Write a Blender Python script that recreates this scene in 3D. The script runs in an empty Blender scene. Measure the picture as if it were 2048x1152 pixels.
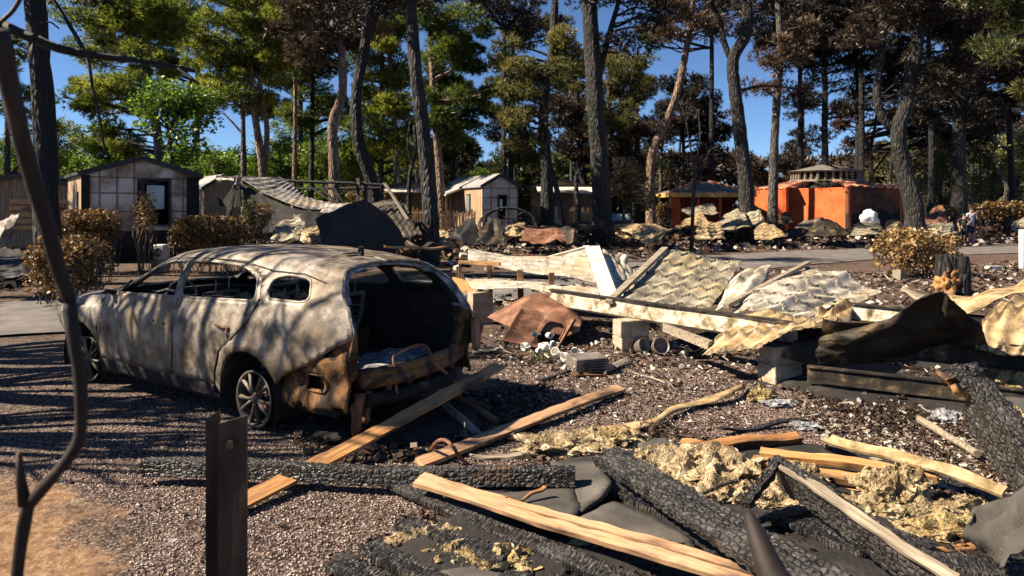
import bpy, bmesh, math, random
import numpy as np
from mathutils import Vector, Matrix, noise
random.seed(7); RNG = np.random.default_rng(7)
R = math.radians
sc = bpy.context.scene
col = sc.collection
# ---------------------------------------------------------------- camera, sky, sun, exposure
H, F, HY = 1.83, 1365.0, 412.0            # eye height, focal length and horizon line of the 2048 px wide photograph
cam = bpy.data.cameras.new("camera"); co = bpy.data.objects.new("camera", cam); col.objects.link(co)
co.location = (0, 0, H); co.rotation_euler = (R(90), 0, 0)
cam.sensor_width = 36; cam.lens = 36*F/2048; cam.shift_y = -(576-HY)/2048
cam.clip_start = .05; cam.clip_end = 3000
cam.dof.use_dof = True; cam.dof.focus_distance = 6.3; cam.dof.aperture_fstop = 3.2
sc.camera = co
SUNDIR = Vector((-.995, -.10, 0)).normalized(); ELEV = 41.0
sv = Vector((SUNDIR.x*math.cos(R(ELEV)), SUNDIR.y*math.cos(R(ELEV)), math.sin(R(ELEV))))
w = bpy.data.worlds.new("World"); sc.world = w; w.use_nodes = True
nt = w.node_tree; bg = nt.nodes["Background"]
sky = nt.nodes.new("ShaderNodeTexSky"); sky.sky_type = 'NISHITA'; sky.sun_disc = False
sky.sun_elevation = R(ELEV); sky.sun_rotation = math.atan2(sv.x, sv.y)
sky.air_density = .75; sky.dust_density = 0; sky.ozone_density = 7.0; sky.altitude = 1200
nt.links.new(sky.outputs[0], bg.inputs[0]); bg.inputs[1].default_value = .05
sl = bpy.data.lights.new("sun", 'SUN'); so = bpy.data.objects.new("sun", sl); col.objects.link(so)
sl.energy = 5.0; sl.angle = R(.5); sl.color = (1, .85, .66)
so.rotation_euler = sv.to_track_quat('Z', 'Y').to_euler(); so.location = (-20, 4, 25)
sc.view_settings.view_transform = 'Standard'; sc.view_settings.look = 'None'
sc.view_settings.exposure = 1.5; sc.view_settings.gamma = 1
sc.cycles.max_bounces = 5; sc.cycles.diffuse_bounces = 1; sc.cycles.glossy_bounces = 2
sc.cycles.transmission_bounces = 2; sc.cycles.transparent_max_bounces = 8
sc.cycles.use_denoising = True

# ---------------------------------------------------------------- placing helpers
def at(px, py, Y):
    return Vector(((px-1024)/F*Y, Y, H-(py-HY)/F*Y))
def gp(px, py, z=0.0):
    return at(px, py, F*(H-z)/(py-HY))
# ---------------------------------------------------------------- materials
def _n(nt, t, **kw):
    n = nt.nodes.new(t)
    for k, v in kw.items(): setattr(n, k, v)
    return n
def ramp(nt, fac, stops):
    r = _n(nt, "ShaderNodeValToRGB"); e = r.color_ramp.elements
    while len(e) < len(stops): e.new(.5)
    for i, (p, c) in enumerate(stops):
        e[i].position = p; e[i].color = (*c, 1) if len(c) == 3 else c
    nt.links.new(fac, r.inputs[0]); return r.outputs[0]
def newmat(name):
    m = bpy.data.materials.new(name); m.use_nodes = True
    return m, m.node_tree, m.node_tree.nodes["Principled BSDF"]
def coords(nt, scale=(1,1,1), kind='Object', warp=0):
    tc = _n(nt, "ShaderNodeTexCoord"); mp = _n(nt, "ShaderNodeMapping")
    mp.inputs['Scale'].default_value = scale; nt.links.new(tc.outputs[kind], mp.inputs[0])
    return mp.outputs[0]
def tex_noise(nt, v, s, d=4, r=.55, dist=0):
    n = _n(nt, "ShaderNodeTexNoise"); n.inputs['Scale'].default_value = s; n.inputs['Detail'].default_value = d
    n.inputs['Roughness'].default_value = r; n.inputs['Distortion'].default_value = dist
    nt.links.new(v, n.inputs['Vector']); return n.outputs['Fac']
def tex_vor(nt, v, s, feat='F1', out='Distance', rnd=1):
    n = _n(nt, "ShaderNodeTexVoronoi", feature=feat); n.inputs['Scale'].default_value = s
    n.inputs['Randomness'].default_value = rnd
    nt.links.new(v, n.inputs['Vector']); return n.outputs[out]
def mixc(nt, fac, a, b, mode='MIX'):
    n = _n(nt, "ShaderNodeMix", data_type='RGBA', blend_type=mode)
    for s, v in ((0, fac), (6, a), (7, b)):
        if hasattr(v, 'links') or hasattr(v, 'is_linked'): nt.links.new(v, n.inputs[s])
        else: n.inputs[s].default_value = v if s == 0 else (*v, 1)
    return n.outputs[2]
def mth(nt, op, a, b=0.0):
    n = _n(nt, "ShaderNodeMath", operation=op)
    for i, v in enumerate((a, b)):
        if hasattr(v, 'is_linked'): nt.links.new(v, n.inputs[i])
        else: n.inputs[i].default_value = v
    return n.outputs[0]
def bump(nt, b, h, dist=.01, strength=1, prev=None):
    n = _n(nt, "ShaderNodeBump"); n.inputs['Distance'].default_value = dist; n.inputs['Strength'].default_value = strength
    nt.links.new(h, n.inputs['Height'])
    if prev is not None: nt.links.new(prev, n.inputs['Normal'])
    nt.links.new(n.outputs[0], b.inputs['Normal']); return n.outputs[0]
def simple(name, stops, scale=3, rough=.8, stretch=(1,1,1), bd=.004, bs=None, detail=6, metal=0, dist=0, spec=.4, r=.6):
    m, nt, b = newmat(name); v = coords(nt, stretch)
    f = tex_noise(nt, v, scale, detail, r, dist)
    nt.links.new(ramp(nt, f, stops), b.inputs['Base Color'])
    b.inputs['Roughness'].default_value = rough; b.inputs['Metallic'].default_value = metal
    b.inputs['Specular IOR Level'].default_value = spec
    if bd: bump(nt, b, tex_noise(nt, v, bs or scale*5, 4), bd)
    return m
MAT = {}
def g(v): return (v, v, v)
# gravel / ash ground, one sheet
def mk_ground():
    m, nt, b = newmat("ground")
    v = coords(nt)
    wv = _n(nt, "ShaderNodeVectorMath", operation='ADD')
    n0 = _n(nt, "ShaderNodeTexNoise"); n0.inputs['Scale'].default_value = 30
    nt.links.new(v, n0.inputs['Vector'])
    sc_ = _n(nt, "ShaderNodeVectorMath", operation='SCALE'); sc_.inputs['Scale'].default_value = .012
    nt.links.new(n0.outputs['Color'], sc_.inputs[0]); nt.links.new(v, wv.inputs[0]); nt.links.new(sc_.outputs[0], wv.inputs[1])
    wv = wv.outputs[0]
    dist = tex_vor(nt, wv, 62); cc = tex_vor(nt, wv, 62, out='Color')
    sx = _n(nt, "ShaderNodeSeparateXYZ"); nt.links.new(cc, sx.inputs[0])
    grav = ramp(nt, sx.outputs[0], [(0, (.045,.03,.026)), (.3, (.12,.077,.062)), (.55, (.22,.145,.115)), (.8, (.34,.245,.20)), (1, (.50,.41,.35))])
    edge = ramp(nt, dist, [(.0, g(1)), (.45, g(.8)), (.75, g(.12))])
    grav = mixc(nt, 1.0, grav, edge, 'MULTIPLY')
    ashn = tex_noise(nt, v, 1.6, 8, .68)
    soil = ramp(nt, tex_noise(nt, v, 9, 10, .75), [(.3, (.035,.026,.02)), (.48, (.09,.06,.043)), (.6, (.20,.135,.095)), (.75, (.38,.29,.22))])
    orange = ramp(nt, tex_noise(nt, v, 14, 9, .7), [(.3, (.09,.045,.02)), (.5, (.25,.145,.075)), (.7, (.42,.29,.18))])
    # gravel bay near the camera, burnt soil elsewhere
    sp = _n(nt, "ShaderNodeSeparateXYZ"); nt.links.new(v, sp.inputs[0])
    wob = mth(nt, 'MULTIPLY', mth(nt, 'SUBTRACT', tex_noise(nt, v, .8, 5), .5), 4.0)
    yy = mth(nt, 'ADD', sp.outputs[1], wob)
    far = ramp(nt, mth(nt, 'DIVIDE', yy, 20.0), [(.40, g(0)), (.47, g(1))])
    c = mixc(nt, far, grav, soil)
    # sandy corner lower left
    dx = mth(nt, 'ADD', sp.outputs[0], 3.6); dy = mth(nt, 'SUBTRACT', sp.outputs[1], 2.9)
    rr = mth(nt, 'SQRT', mth(nt, 'ADD', mth(nt, 'MULTIPLY', dx, dx), mth(nt, 'MULTIPLY', dy, dy)))
    rr = mth(nt, 'ADD', rr, mth(nt, 'MULTIPLY', mth(nt, 'SUBTRACT', tex_noise(nt, v, 2.5, 6), .5), 1.6))
    sand = ramp(nt, mth(nt, 'DIVIDE', rr, 4.0), [(.36, g(1)), (.44, g(0))])
    c = mixc(nt, sand, c, orange)
    # soot and pale ash lying in patches
    c = mixc(nt, ramp(nt, ashn, [(.52, g(0)), (.66, g(.75))]), c, (.022,.019,.018))
    c = mixc(nt, ramp(nt, tex_noise(nt, v, 2.3, 10, .75), [(.60, g(0)), (.70, g(.6))]), c, (.5,.47,.44))
    nt.links.new(c, b.inputs['Base Color']); b.inputs['Roughness'].default_value = .85
    b.inputs['Specular IOR Level'].default_value = .25
    h1 = mth(nt, 'MULTIPLY', mth(nt, 'SUBTRACT', 1.0, dist), mth(nt, 'SUBTRACT', 1.0, sand))
    p = bump(nt, b, h1, .016)
    bump(nt, b, tex_noise(nt, v, 11, 10, .7), .05, 1, p)
    return m
MAT['ground'] = mk_ground()
MAT['asphalt'] = simple('asphalt', [(.3,(.07,.065,.06)),(.6,(.15,.135,.125)),(.75,(.22,.20,.18))], 2.2, .85, bd=.006, bs=160, detail=10)
def mk_char(name, scl):
    m, nt, b = newmat(name)
    v0 = coords(nt, scl); nn = _n(nt, "ShaderNodeTexNoise"); nn.inputs['Scale'].default_value = .7; nt.links.new(v0, nn.inputs['Vector'])
    ad = _n(nt, "ShaderNodeVectorMath", operation='MULTIPLY_ADD'); nt.links.new(nn.outputs['Color'], ad.inputs[0]); ad.inputs[1].default_value = (.9,.9,.9); nt.links.new(v0, ad.inputs[2]); v = ad.outputs[0]
    e = tex_vor(nt, v, 1, 'DISTANCE_TO_EDGE', rnd=.6); cell = tex_vor(nt, v, 1, 'F1', 'Color', rnd=.6)
    pil = ramp(nt, e, [(0, g(0)), (.07, g(.35)), (.22, g(.85)), (.45, g(1))])
    sx = _n(nt, "ShaderNodeSeparateXYZ"); nt.links.new(cell, sx.inputs[0])
    c = ramp(nt, sx.outputs[0], [(0, (.012,.011,.010)), (.6, (.030,.027,.025)), (1, (.065,.060,.056))])
    c = mixc(nt, ramp(nt, e, [(0, g(1)), (.07, g(0))]), c, (.002,.002,.002))
    pt = tex_noise(nt, coords(nt, (2.2, 6, 6)), 1.6, 5, .6, .4)
    c = mixc(nt, ramp(nt, pt, [(.52, g(0)), (.66, g(.55))]), c, (.085,.078,.072))
    c = mixc(nt, ramp(nt, tex_noise(nt, coords(nt, (1.5, 5, 5)), 1.1, 6, .6), [(.64, g(0)), (.72, g(.7))]), c, (.13,.065,.03))
    nt.links.new(c, b.inputs['Base Color']); nt.links.new(ramp(nt, pt, [(.4, g(.36)), (.62, g(.75))]), b.inputs['Roughness'])
    b.inputs['Specular IOR Level'].default_value = .45
    pil = mth(nt, 'MULTIPLY', pil, ramp(nt, pt, [(.34, g(.15)), (.5, g(1))]))
    p = bump(nt, b, pil, .016)
    bump(nt, b, tex_noise(nt, coords(nt, (8, 50, 50)), 2, 5), .004, 1, p)
    return m
MAT['char'] = mk_char('charred_wood', (27, 34, 34)); MAT['char_ripple'] = mk_char('rippled_char', (52, 13, 13))
def mk_wood(name, stops, charamt=.5, cs=1.0, rough=.65):
    m, nt, b = newmat(name); v = coords(nt, (1.2, 26, 26)); v2 = coords(nt, (1.6, 5, 5))
    grain = tex_noise(nt, v, 2.2, 8, .65, .6)
    c = ramp(nt, grain, stops)
    kn = tex_vor(nt, coords(nt, (2.2, 7, 7)), 1)
    c = mixc(nt, ramp(nt, kn, [(.0, g(.9)), (.06, g(.7)), (.13, g(0))]), c, (.09,.04,.015))
    ch = tex_noise(nt, v2, cs, 7, .62)
    c = mixc(nt, ramp(nt, ch, [(charamt-.04, g(0)), (charamt+.12, g(.95))]), c, (.035,.022,.015))
    nt.links.new(c, b.inputs['Base Color']); b.inputs['Roughness'].default_value = rough
    bump(nt, b, grain, .003); return m
MAT['wood_pale'] = mk_wood('pale_pine', [(.3,(.20,.095,.04)),(.45,(.37,.215,.11)),(.7,(.50,.325,.19))], .54)
MAT['wood_orange'] = mk_wood('scorched_pine', [(.3,(.20,.085,.025)),(.5,(.42,.21,.075)),(.7,(.58,.34,.14))], .56)
MAT['wood_scorch'] = mk_wood('half_burnt_pine', [(.3,(.14,.06,.02)),(.5,(.34,.16,.05)),(.7,(.50,.27,.10))], .47, .8)
MAT['wood_grey'] = simple('weathered_wood', [(.3,(.09,.075,.055)),(.5,(.22,.18,.13)),(.7,(.36,.31,.23))], 2.5, .85, (1.2,18,18), .003, 5)
MAT['felt'] = simple('roofing_felt', [(.3,(.03,.028,.025)),(.55,(.072,.066,.058)),(.72,(.13,.115,.10))], 3, .9, bd=.004, bs=70, detail=9)
MAT['rust'] = simple('rusty_steel', [(.28,(.035,.016,.01)),(.45,(.13,.055,.028)),(.6,(.24,.12,.07)),(.75,(.30,.22,.18))], 4, .75, bd=.004, detail=9, dist=.5)
MAT['rust_orange'] = simple('orange_rust', [(.3,(.010,.007,.005)),(.47,(.045,.025,.013)),(.58,(.20,.095,.028)),(.68,(.08,.045,.025)),(.8,(.20,.17,.14))], 6, .85, bd=.006, detail=10, dist=.6)
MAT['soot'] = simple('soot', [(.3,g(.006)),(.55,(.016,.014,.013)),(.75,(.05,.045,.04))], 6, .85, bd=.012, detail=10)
MAT['ashwhite'] = simple('white_ash', [(.3,(.04,.04,.042)),(.5,(.22,.22,.23)),(.65,(.5,.5,.5)),(.8,(.68,.66,.64))], 12, .9, bd=.012, detail=10)
MAT['rim'] = simple('scorched_alloy', [(.3,(.025,.02,.017)),(.5,(.085,.07,.058)),(.65,(.19,.165,.14)),(.8,(.30,.27,.24))], 7, .6, bd=.002, metal=.3, detail=9)
MAT['steelgrey'] = simple('scorched_steel', [(.3,(.10,.085,.07)),(.55,(.22,.195,.165)),(.75,(.36,.33,.29))], 5, .55, bd=.002, metal=.3, detail=8)
MAT['insul'] = simple('mineral_wool', [(.3,(.07,.045,.022)),(.45,(.26,.19,.10)),(.6,(.44,.355,.22)),(.75,(.58,.51,.38))], 9, 1, bd=.025, bs=60, detail=9)
MAT['insul_y'] = simple('yellow_mineral_wool', [(.3,(.07,.045,.015)),(.45,(.25,.18,.075)),(.6,(.42,.33,.165)),(.75,(.55,.47,.31))], 9, 1, bd=.02, bs=60, detail=9)
MAT['concrete'] = simple('concrete_block', [(.3,(.20,.15,.10)),(.55,(.38,.31,.22)),(.72,(.52,.44,.34))], 9, .95, bd=.008, bs=60, detail=8)
MAT['ceramic'] = simple('sooty_ceramic', [(.3,(.4,.37,.32)),(.5,(.72,.70,.64)),(.8,(.8,.78,.74))], 14, .35, bd=0)
def mk_tile(name, a, b_, dark):
    m, nt, b = newmat(name); v = coords(nt)
    c = ramp(nt, tex_noise(nt, v, 5, 8, .65), [(.32, dark), (.46, a), (.6, b_), (.75, tuple(min(1, x*1.2) for x in b_))])
    c = mixc(nt, ramp(nt, tex_noise(nt, v, 2.0, 6), [(.5, g(0)), (.62, g(.55))]), c, (.36,.265,.12))
    c = mixc(nt, ramp(nt, tex_noise(nt, v, 17, 8, .7), [(.57, g(0)), (.68, g(.7))]), c, dark)
    at_ = _n(nt, "ShaderNodeAttribute", attribute_name="joint_shade"); c = mixc(nt, mth(nt, 'MULTIPLY', at_.outputs['Fac'], .8), c, tuple(x*.45 for x in dark))  # overlap shadow put into the colour as dark lines at the joints
    nt.links.new(c, b.inputs['Base Color']); b.inputs['Roughness'].default_value = .6
    bump(nt, b, tex_noise(nt, v, 90, 4), .0025); return m
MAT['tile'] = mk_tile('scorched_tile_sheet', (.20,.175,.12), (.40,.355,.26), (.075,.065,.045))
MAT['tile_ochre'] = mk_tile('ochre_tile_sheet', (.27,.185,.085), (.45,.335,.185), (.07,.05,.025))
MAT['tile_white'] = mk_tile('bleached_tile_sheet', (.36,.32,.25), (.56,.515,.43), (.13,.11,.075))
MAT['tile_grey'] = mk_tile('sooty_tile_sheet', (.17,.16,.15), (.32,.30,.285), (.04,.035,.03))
MAT['tile_under'] = simple('sheet_underside', [(.40,(.006,.005,.004)),(.54,(.022,.015,.008)),(.64,(.10,.065,.028)),(.74,(.24,.17,.08))], 3.2, .7, bd=.012, detail=8, dist=.4)
MAT['black_sheet'] = simple('blackened_sheet', [(.3,g(.004)),(.5,(.010,.009,.009)),(.8,(.03,.026,.022))], 2.5, .7, bd=.004, detail=8)
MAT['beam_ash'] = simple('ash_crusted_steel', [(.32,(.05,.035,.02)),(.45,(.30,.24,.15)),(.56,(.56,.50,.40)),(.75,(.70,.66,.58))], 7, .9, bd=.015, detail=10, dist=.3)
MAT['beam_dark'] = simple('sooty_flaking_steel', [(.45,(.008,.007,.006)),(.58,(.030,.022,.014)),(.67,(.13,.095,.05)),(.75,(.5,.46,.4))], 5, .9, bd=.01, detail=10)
def mk_carpaint():
    m, nt, b = newmat("burnt_car_paint"); v = coords(nt)
    big = tex_noise(nt, v, 1.7, 5, .6, .5)
    c = ramp(nt, tex_noise(nt, v, 7, 9, .62), [(.34, (.022,.017,.013)), (.46, (.10,.078,.057)), (.55, (.20,.172,.135)), (.72, (.34,.305,.26))])
    c = mixc(nt, ramp(nt, big, [(.50, g(0)), (.70, g(.6))]), c, (.24,.155,.055))
    c = mixc(nt, ramp(nt, tex_noise(nt, v, 2.9, 8, .7), [(.56, g(0)), (.72, g(.5))]), c, (.38,.355,.32))
    c = mixc(nt, ramp(nt, tex_noise(nt, v, 60, 5, .7), [(.55, g(0)), (.66, g(.65))]), c, (.07,.045,.025))
    nt.links.new(c, b.inputs['Base Color'])
    nt.links.new(ramp(nt, big, [(.35, g(.42)), (.65, g(.62))]), b.inputs['Roughness'])
    b.inputs['Metallic'].default_value = .12
    p = bump(nt, b, tex_noise(nt, v, 2.6, 3), .008)
    bump(nt, b, tex_noise(nt, v, 110, 4), .0025, 1, p); return m
MAT['car'] = mk_carpaint()
def mk_bark(name, dark, mid, light, sv_=(9,9,2.4)):
    m, nt, b = newmat(name); v = coords(nt, sv_)
    e = tex_vor(nt, v, 1.0, 'DISTANCE_TO_EDGE')
    c = ramp(nt, tex_noise(nt, coords(nt,(1,1,.45)), 5, 9, .7), [(.3, dark), (.5, mid), (.72, light)])
    c = mixc(nt, ramp(nt, e, [(0, g(.9)), (.12, g(0))]), c, tuple(x*.35 for x in dark))
    nt.links.new(c, b.inputs['Base Color']); b.inputs['Roughness'].default_value = .8
    bump(nt, b, ramp(nt, e, [(0, g(0)), (.3, g(1))]), .05); return m
MAT['bark_char'] = mk_bark('charred_bark', (.005,.0045,.004), (.015,.0135,.012), (.068,.062,.057))
MAT['bark_black'] = mk_bark('black_bark', (.003,.003,.003), (.007,.0065,.006), (.024,.021,.019))
MAT['bark_ashy'] = mk_bark('ashy_bark', (.018,.016,.014), (.07,.06,.05), (.22,.19,.165))
MAT['bark_warm'] = mk_bark('warm_bark', (.06,.036,.022), (.22,.14,.09), (.42,.31,.23))
MAT['bark_fg'] = simple('burnt_sapling_bark', [(.35,(.006,.004,.003)),(.56,(.022,.013,.009)),(.72,(.11,.06,.035))], 5, .7, (1,1,.5), .004)
def mk_leaf(name, c0, c1, c2, trans=.3):
    m = bpy.data.materials.new(name); m.use_nodes = True; nt = m.node_tree; nt.nodes.clear()
    out = _n(nt, "ShaderNodeOutputMaterial")
    a = _n(nt, "ShaderNodeAttribute", attribute_name="tone")
    c = ramp(nt, a.outputs['Fac'], [(0, c0), (.5, c1), (1, c2)])
    d = _n(nt, "ShaderNodeBsdfDiffuse"); t = _n(nt, "ShaderNodeBsdfTranslucent"); gl = _n(nt, "ShaderNodeBsdfGlossy")
    gl.inputs['Roughness'].default_value = .45; gl.inputs['Color'].default_value = (.6,.6,.6,1)
    nt.links.new(c, d.inputs[0]); nt.links.new(c, t.inputs[0])
    mx = _n(nt, "ShaderNodeMixShader"); mx.inputs[0].default_value = trans
    nt.links.new(d.outputs[0], mx.inputs[1]); nt.links.new(t.outputs[0], mx.inputs[2])
    m2 = _n(nt, "ShaderNodeMixShader"); m2.inputs[0].default_value = .05
    nt.links.new(mx.outputs[0], m2.inputs[1]); nt.links.new(gl.outputs[0], m2.inputs[2])
    nt.links.new(m2.outputs[0], out.inputs[0]); return m
MAT['leaf_green'] = mk_leaf('green_needles', (.045,.08,.010), (.21,.25,.028), (.50,.47,.09), .55)
MAT['leaf_bright'] = mk_leaf('bright_leaves', (.045,.10,.010), (.16,.26,.022), (.42,.48,.10), .55)
MAT['leaf_mixed'] = mk_leaf('half_scorched_needles', (.035,.05,.014), (.15,.15,.04), (.40,.31,.11), .45)
MAT['leaf_brown'] = mk_leaf('scorched_needles', (.022,.015,.010), (.085,.055,.032), (.24,.165,.10), .25)
MAT['leaf_dark'] = mk_leaf('burnt_needles', (.006,.005,.004), (.022,.017,.013), (.075,.055,.04), .15)
MAT['leaf_gold'] = mk_leaf('dry_golden_leaves', (.12,.065,.02), (.36,.23,.09), (.70,.54,.32), .3)
MAT['leaf_olive'] = mk_leaf('pale_olive_leaves', (.06,.065,.02), (.20,.20,.065), (.42,.40,.18), .4)
MAT['fibre'] = mk_leaf('insulation_fibres', (.10,.065,.03), (.38,.30,.17), (.68,.61,.46), .2)
MAT['litter'] = mk_leaf('ash_and_litter', (.008,.007,.006), (.12,.075,.05), (.60,.54,.46), .0)

# ---------------------------------------------------------------- mesh helpers
def px_hash(s): return (sum(ord(c)*(i+1) for i, c in enumerate(s)) % 997)*.37
WL = {}                                    # world position of every object made here (parents are never rotated, the car excepted)
def tag(o, label=None, cat=None, group=None, kind=None):
    if label: o['label'] = label
    if cat: o['category'] = cat
    if group: o['group'] = group
    if kind or cat: o['kind'] = kind or 'thing'
    return o
def thing(name, label, cat, loc, group=None, rotz=0):
    o = bpy.data.objects.new(name, None); o.empty_display_size = .2; col.objects.link(o)
    o.location = loc; o.rotation_euler = (0, 0, rotz); WL[o.name] = Vector(loc)
    return tag(o, label, cat, group)
class MB:
    def __init__(s): s.v = []; s.f = []; s.m = []; s.mi = 0
    def add(s, vs, fs):
        o = len(s.v); s.v += [tuple(v) for v in vs]
        s.f += [tuple(o+i for i in f) for f in fs]; s.m += [s.mi]*len(fs); return s
    def box(s, c, d, M=None, jit=0):
        hx, hy, hz = d[0]/2, d[1]/2, d[2]/2
        vs = [Vector((x*hx, y*hy, z*hz)) for x in (-1,1) for y in (-1,1) for z in (-1,1)]
        if jit: vs = [v+Vector([random.uniform(-jit, jit) for _ in range(3)]) for v in vs]
        if M is not None: vs = [M @ v for v in vs]
        c = Vector(c); vs = [v+c for v in vs]
        return s.add(vs, [(0,1,3,2),(4,6,7,5),(0,4,5,1),(2,3,7,6),(0,2,6,4),(1,5,7,3)])
    def span(s, lo, hi): # axis aligned box from corner to corner
        return s.box([(a+b)/2 for a, b in zip(lo, hi)], [abs(b-a) for a, b in zip(lo, hi)])
    def bar(s, a, b, w, t, up=(0,0,1), jit=0):
        a, b = Vector(a), Vector(b); x = (b-a); L = x.length; x.normalize(); y = Vector(up).cross(x)
        if y.length < 1e-4: y = Vector((0,1,0)).cross(x)
        y.normalize(); z = x.cross(y)
        return s.box((a+b)/2, (L, w, t), Matrix((x,y,z)).transposed(), jit)
    def tube(s, pts, rad, n=8, jit=0, cap=True):
        pts = [Vector(p) for p in pts]; N = len(pts)
        if not hasattr(rad, '__len__'): rad = [rad]*N
        vs = []; prev = None
        for i, p in enumerate(pts):
            t = (pts[min(i+1, N-1)]-pts[max(i-1, 0)]).normalized()
            if prev is None:
                a = t.cross(Vector((0,0,1)));  a = a if a.length > .05 else t.cross(Vector((1,0,0)))
            else: a = prev - t*prev.dot(t)
            a.normalize(); prev = a; b = t.cross(a)
            for k in range(n):
                th = 2*math.pi*k/n; r = rad[i]*(1+random.uniform(-jit, jit))
                vs.append(p + a*math.cos(th)*r + b*math.sin(th)*r)
        fs = [(i*n+k, i*n+(k+1) % n, (i+1)*n+(k+1) % n, (i+1)*n+k) for i in range(N-1) for k in range(n)]
        if cap: fs += [tuple(range(n))[::-1], tuple((N-1)*n+k for k in range(n))]
        return s.add(vs, fs)
    def lathe(s, c, prof, n=20, axis='Z', M=None):
        vs = []; c = Vector(c)
        for r, z in prof:
            for k in range(n):
                th = 2*math.pi*k/n; v = Vector((r*math.cos(th), r*math.sin(th), z))
                if M is not None: v = M @ v
                vs.append(c+v)
        m = len(prof)
        return s.add(vs, [(i*n+k, i*n+(k+1) % n, (i+1)*n+(k+1) % n, (i+1)*n+k) for i in range(m-1) for k in range(n)])
    def prism(s, pts, off): # closed polygon extruded by vector
        n = len(pts); off = Vector(off); pts = [Vector(p) for p in pts]
        return s.add(pts+[p+off for p in pts], [tuple(range(n)), tuple(range(2*n-1, n-1, -1))]+[(i, n+i, n+(i+1) % n, (i+1) % n) for i in range(n)])
    def blob(s, c, r, sub=2, amp=.25, freq=2.0, seed=0):
        bm = bmesh.new(); bmesh.ops.create_icosphere(bm, subdivisions=sub, radius=1)
        r = Vector(r) if hasattr(r, '__len__') else Vector((r,r,r)); vs = []
        for v in bm.verts:
            k = 1+amp*noise.fractal(v.co*freq+Vector((seed*7.3, seed, 0)), 1, 2, 4)*1.6
            vs.append(Vector((v.co.x*r.x*k, v.co.y*r.y*k, v.co.z*r.z*k))+Vector(c))
        bm.verts.index_update(); s.add(vs, [tuple(v.index for v in f.verts) for f in bm.faces]); bm.free(); return s
def link(name, vs, fs, mats, parent=None, smooth=False, mi=None, origin=None, local=False, rot=None, auto=None):
    """vs in world coordinates unless local"""
    me = bpy.data.meshes.new(name); o = bpy.data.objects.new(name, me); col.objects.link(o)
    if local: off = Vector((0,0,0)); WL[o.name] = Vector((0,0,0))
    elif parent is not None: off = WL[parent.name]; WL[o.name] = off.copy()
    else:
        if origin is None:
            a = np.array([tuple(v) for v in vs]) if not isinstance(vs, np.ndarray) else vs
            origin = Vector((float((a[:,0].min()+a[:,0].max())/2), float((a[:,1].min()+a[:,1].max())/2), float(a[:,2].min())))
        off = Vector(origin); WL[o.name] = off.copy(); o.location = off
    if isinstance(vs, np.ndarray): vs2 = (vs-np.array(off)).tolist()
    else: vs2 = [(v[0]-off[0], v[1]-off[1], v[2]-off[2]) for v in vs]
    me.from_pydata(vs2, [], fs); me.validate()
    for m in (mats if isinstance(mats, (list, tuple)) else [mats]): me.materials.append(MAT[m] if isinstance(m, str) else m)
    if mi and len(mi) == len(me.polygons): me.polygons.foreach_set('material_index', mi)
    if parent is not None: o.parent = parent
    if auto is not None:
        me.polygons.foreach_set('use_smooth', [True]*len(me.polygons)); 
        bm = bmesh.new(); bm.from_mesh(me)
        for e in bm.edges:
            if len(e.link_faces) == 2 and e.calc_face_angle(0) > R(auto): e.smooth = False
        bm.to_mesh(me); bm.free()
    elif smooth: me.polygons.foreach_set('use_smooth', [True]*len(me.polygons))
    me.update(); return o
def obj(name, mb, mats, parent=None, **kw):
    return link(name, mb.v, mb.f, mats, parent, mi=mb.m if any(mb.m) else None, **kw)
def soup(name, V, nper, mats, parent=None, tone=None, origin=None):
    """V (k*nper,3) world positions; faces of nper verts; tone per face"""
    k = len(V)//nper; me = bpy.data.meshes.new(name); o = bpy.data.objects.new(name, me); col.objects.link(o)
    if parent is not None: off = WL[parent.name]; o.parent = parent
    else:
        off = Vector((float(V[:,0].mean()), float(V[:,1].mean()), float(V[:,2].min()))) if origin is None else Vector(origin); o.location = off
    WL[o.name] = Vector(off); V = (V-np.array(off)).astype(np.float32)
    me.vertices.add(len(V)); me.vertices.foreach_set('co', V.ravel())
    me.loops.add(len(V)); me.loops.foreach_set('vertex_index', np.arange(len(V), dtype=np.int32))
    me.polygons.add(k); me.polygons.foreach_set('loop_start', np.arange(0, len(V), nper, dtype=np.int32))
    me.polygons.foreach_set('loop_total', np.full(k, nper, dtype=np.int32))
    me.update(calc_edges=True)
    me.materials.append(MAT[mats] if isinstance(mats, str) else mats)
    if tone is not None:
        a = me.attributes.new('tone', 'FLOAT', 'FACE'); a.data.foreach_set('value', np.clip(tone, 0, 1).astype(np.float32))
    return o
def spline(pts, n):
    """Catmull-Rom through points"""
    P = [np.array(p, float) for p in pts]; P = [2*P[0]-P[1]]+P+[2*P[-1]-P[-2]]; out = []
    for i in range(1, len(P)-2):
        for k in range(n):
            t = k/n; a, b, c, d = P[i-1], P[i], P[i+1], P[i+2]
            out.append(.5*((2*b)+(-a+c)*t+(2*a-5*b+4*c-d)*t*t+(-a+3*b-3*c+d)*t**3))
    out.append(P[-2]); return [Vector(p) for p in out]

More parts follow.
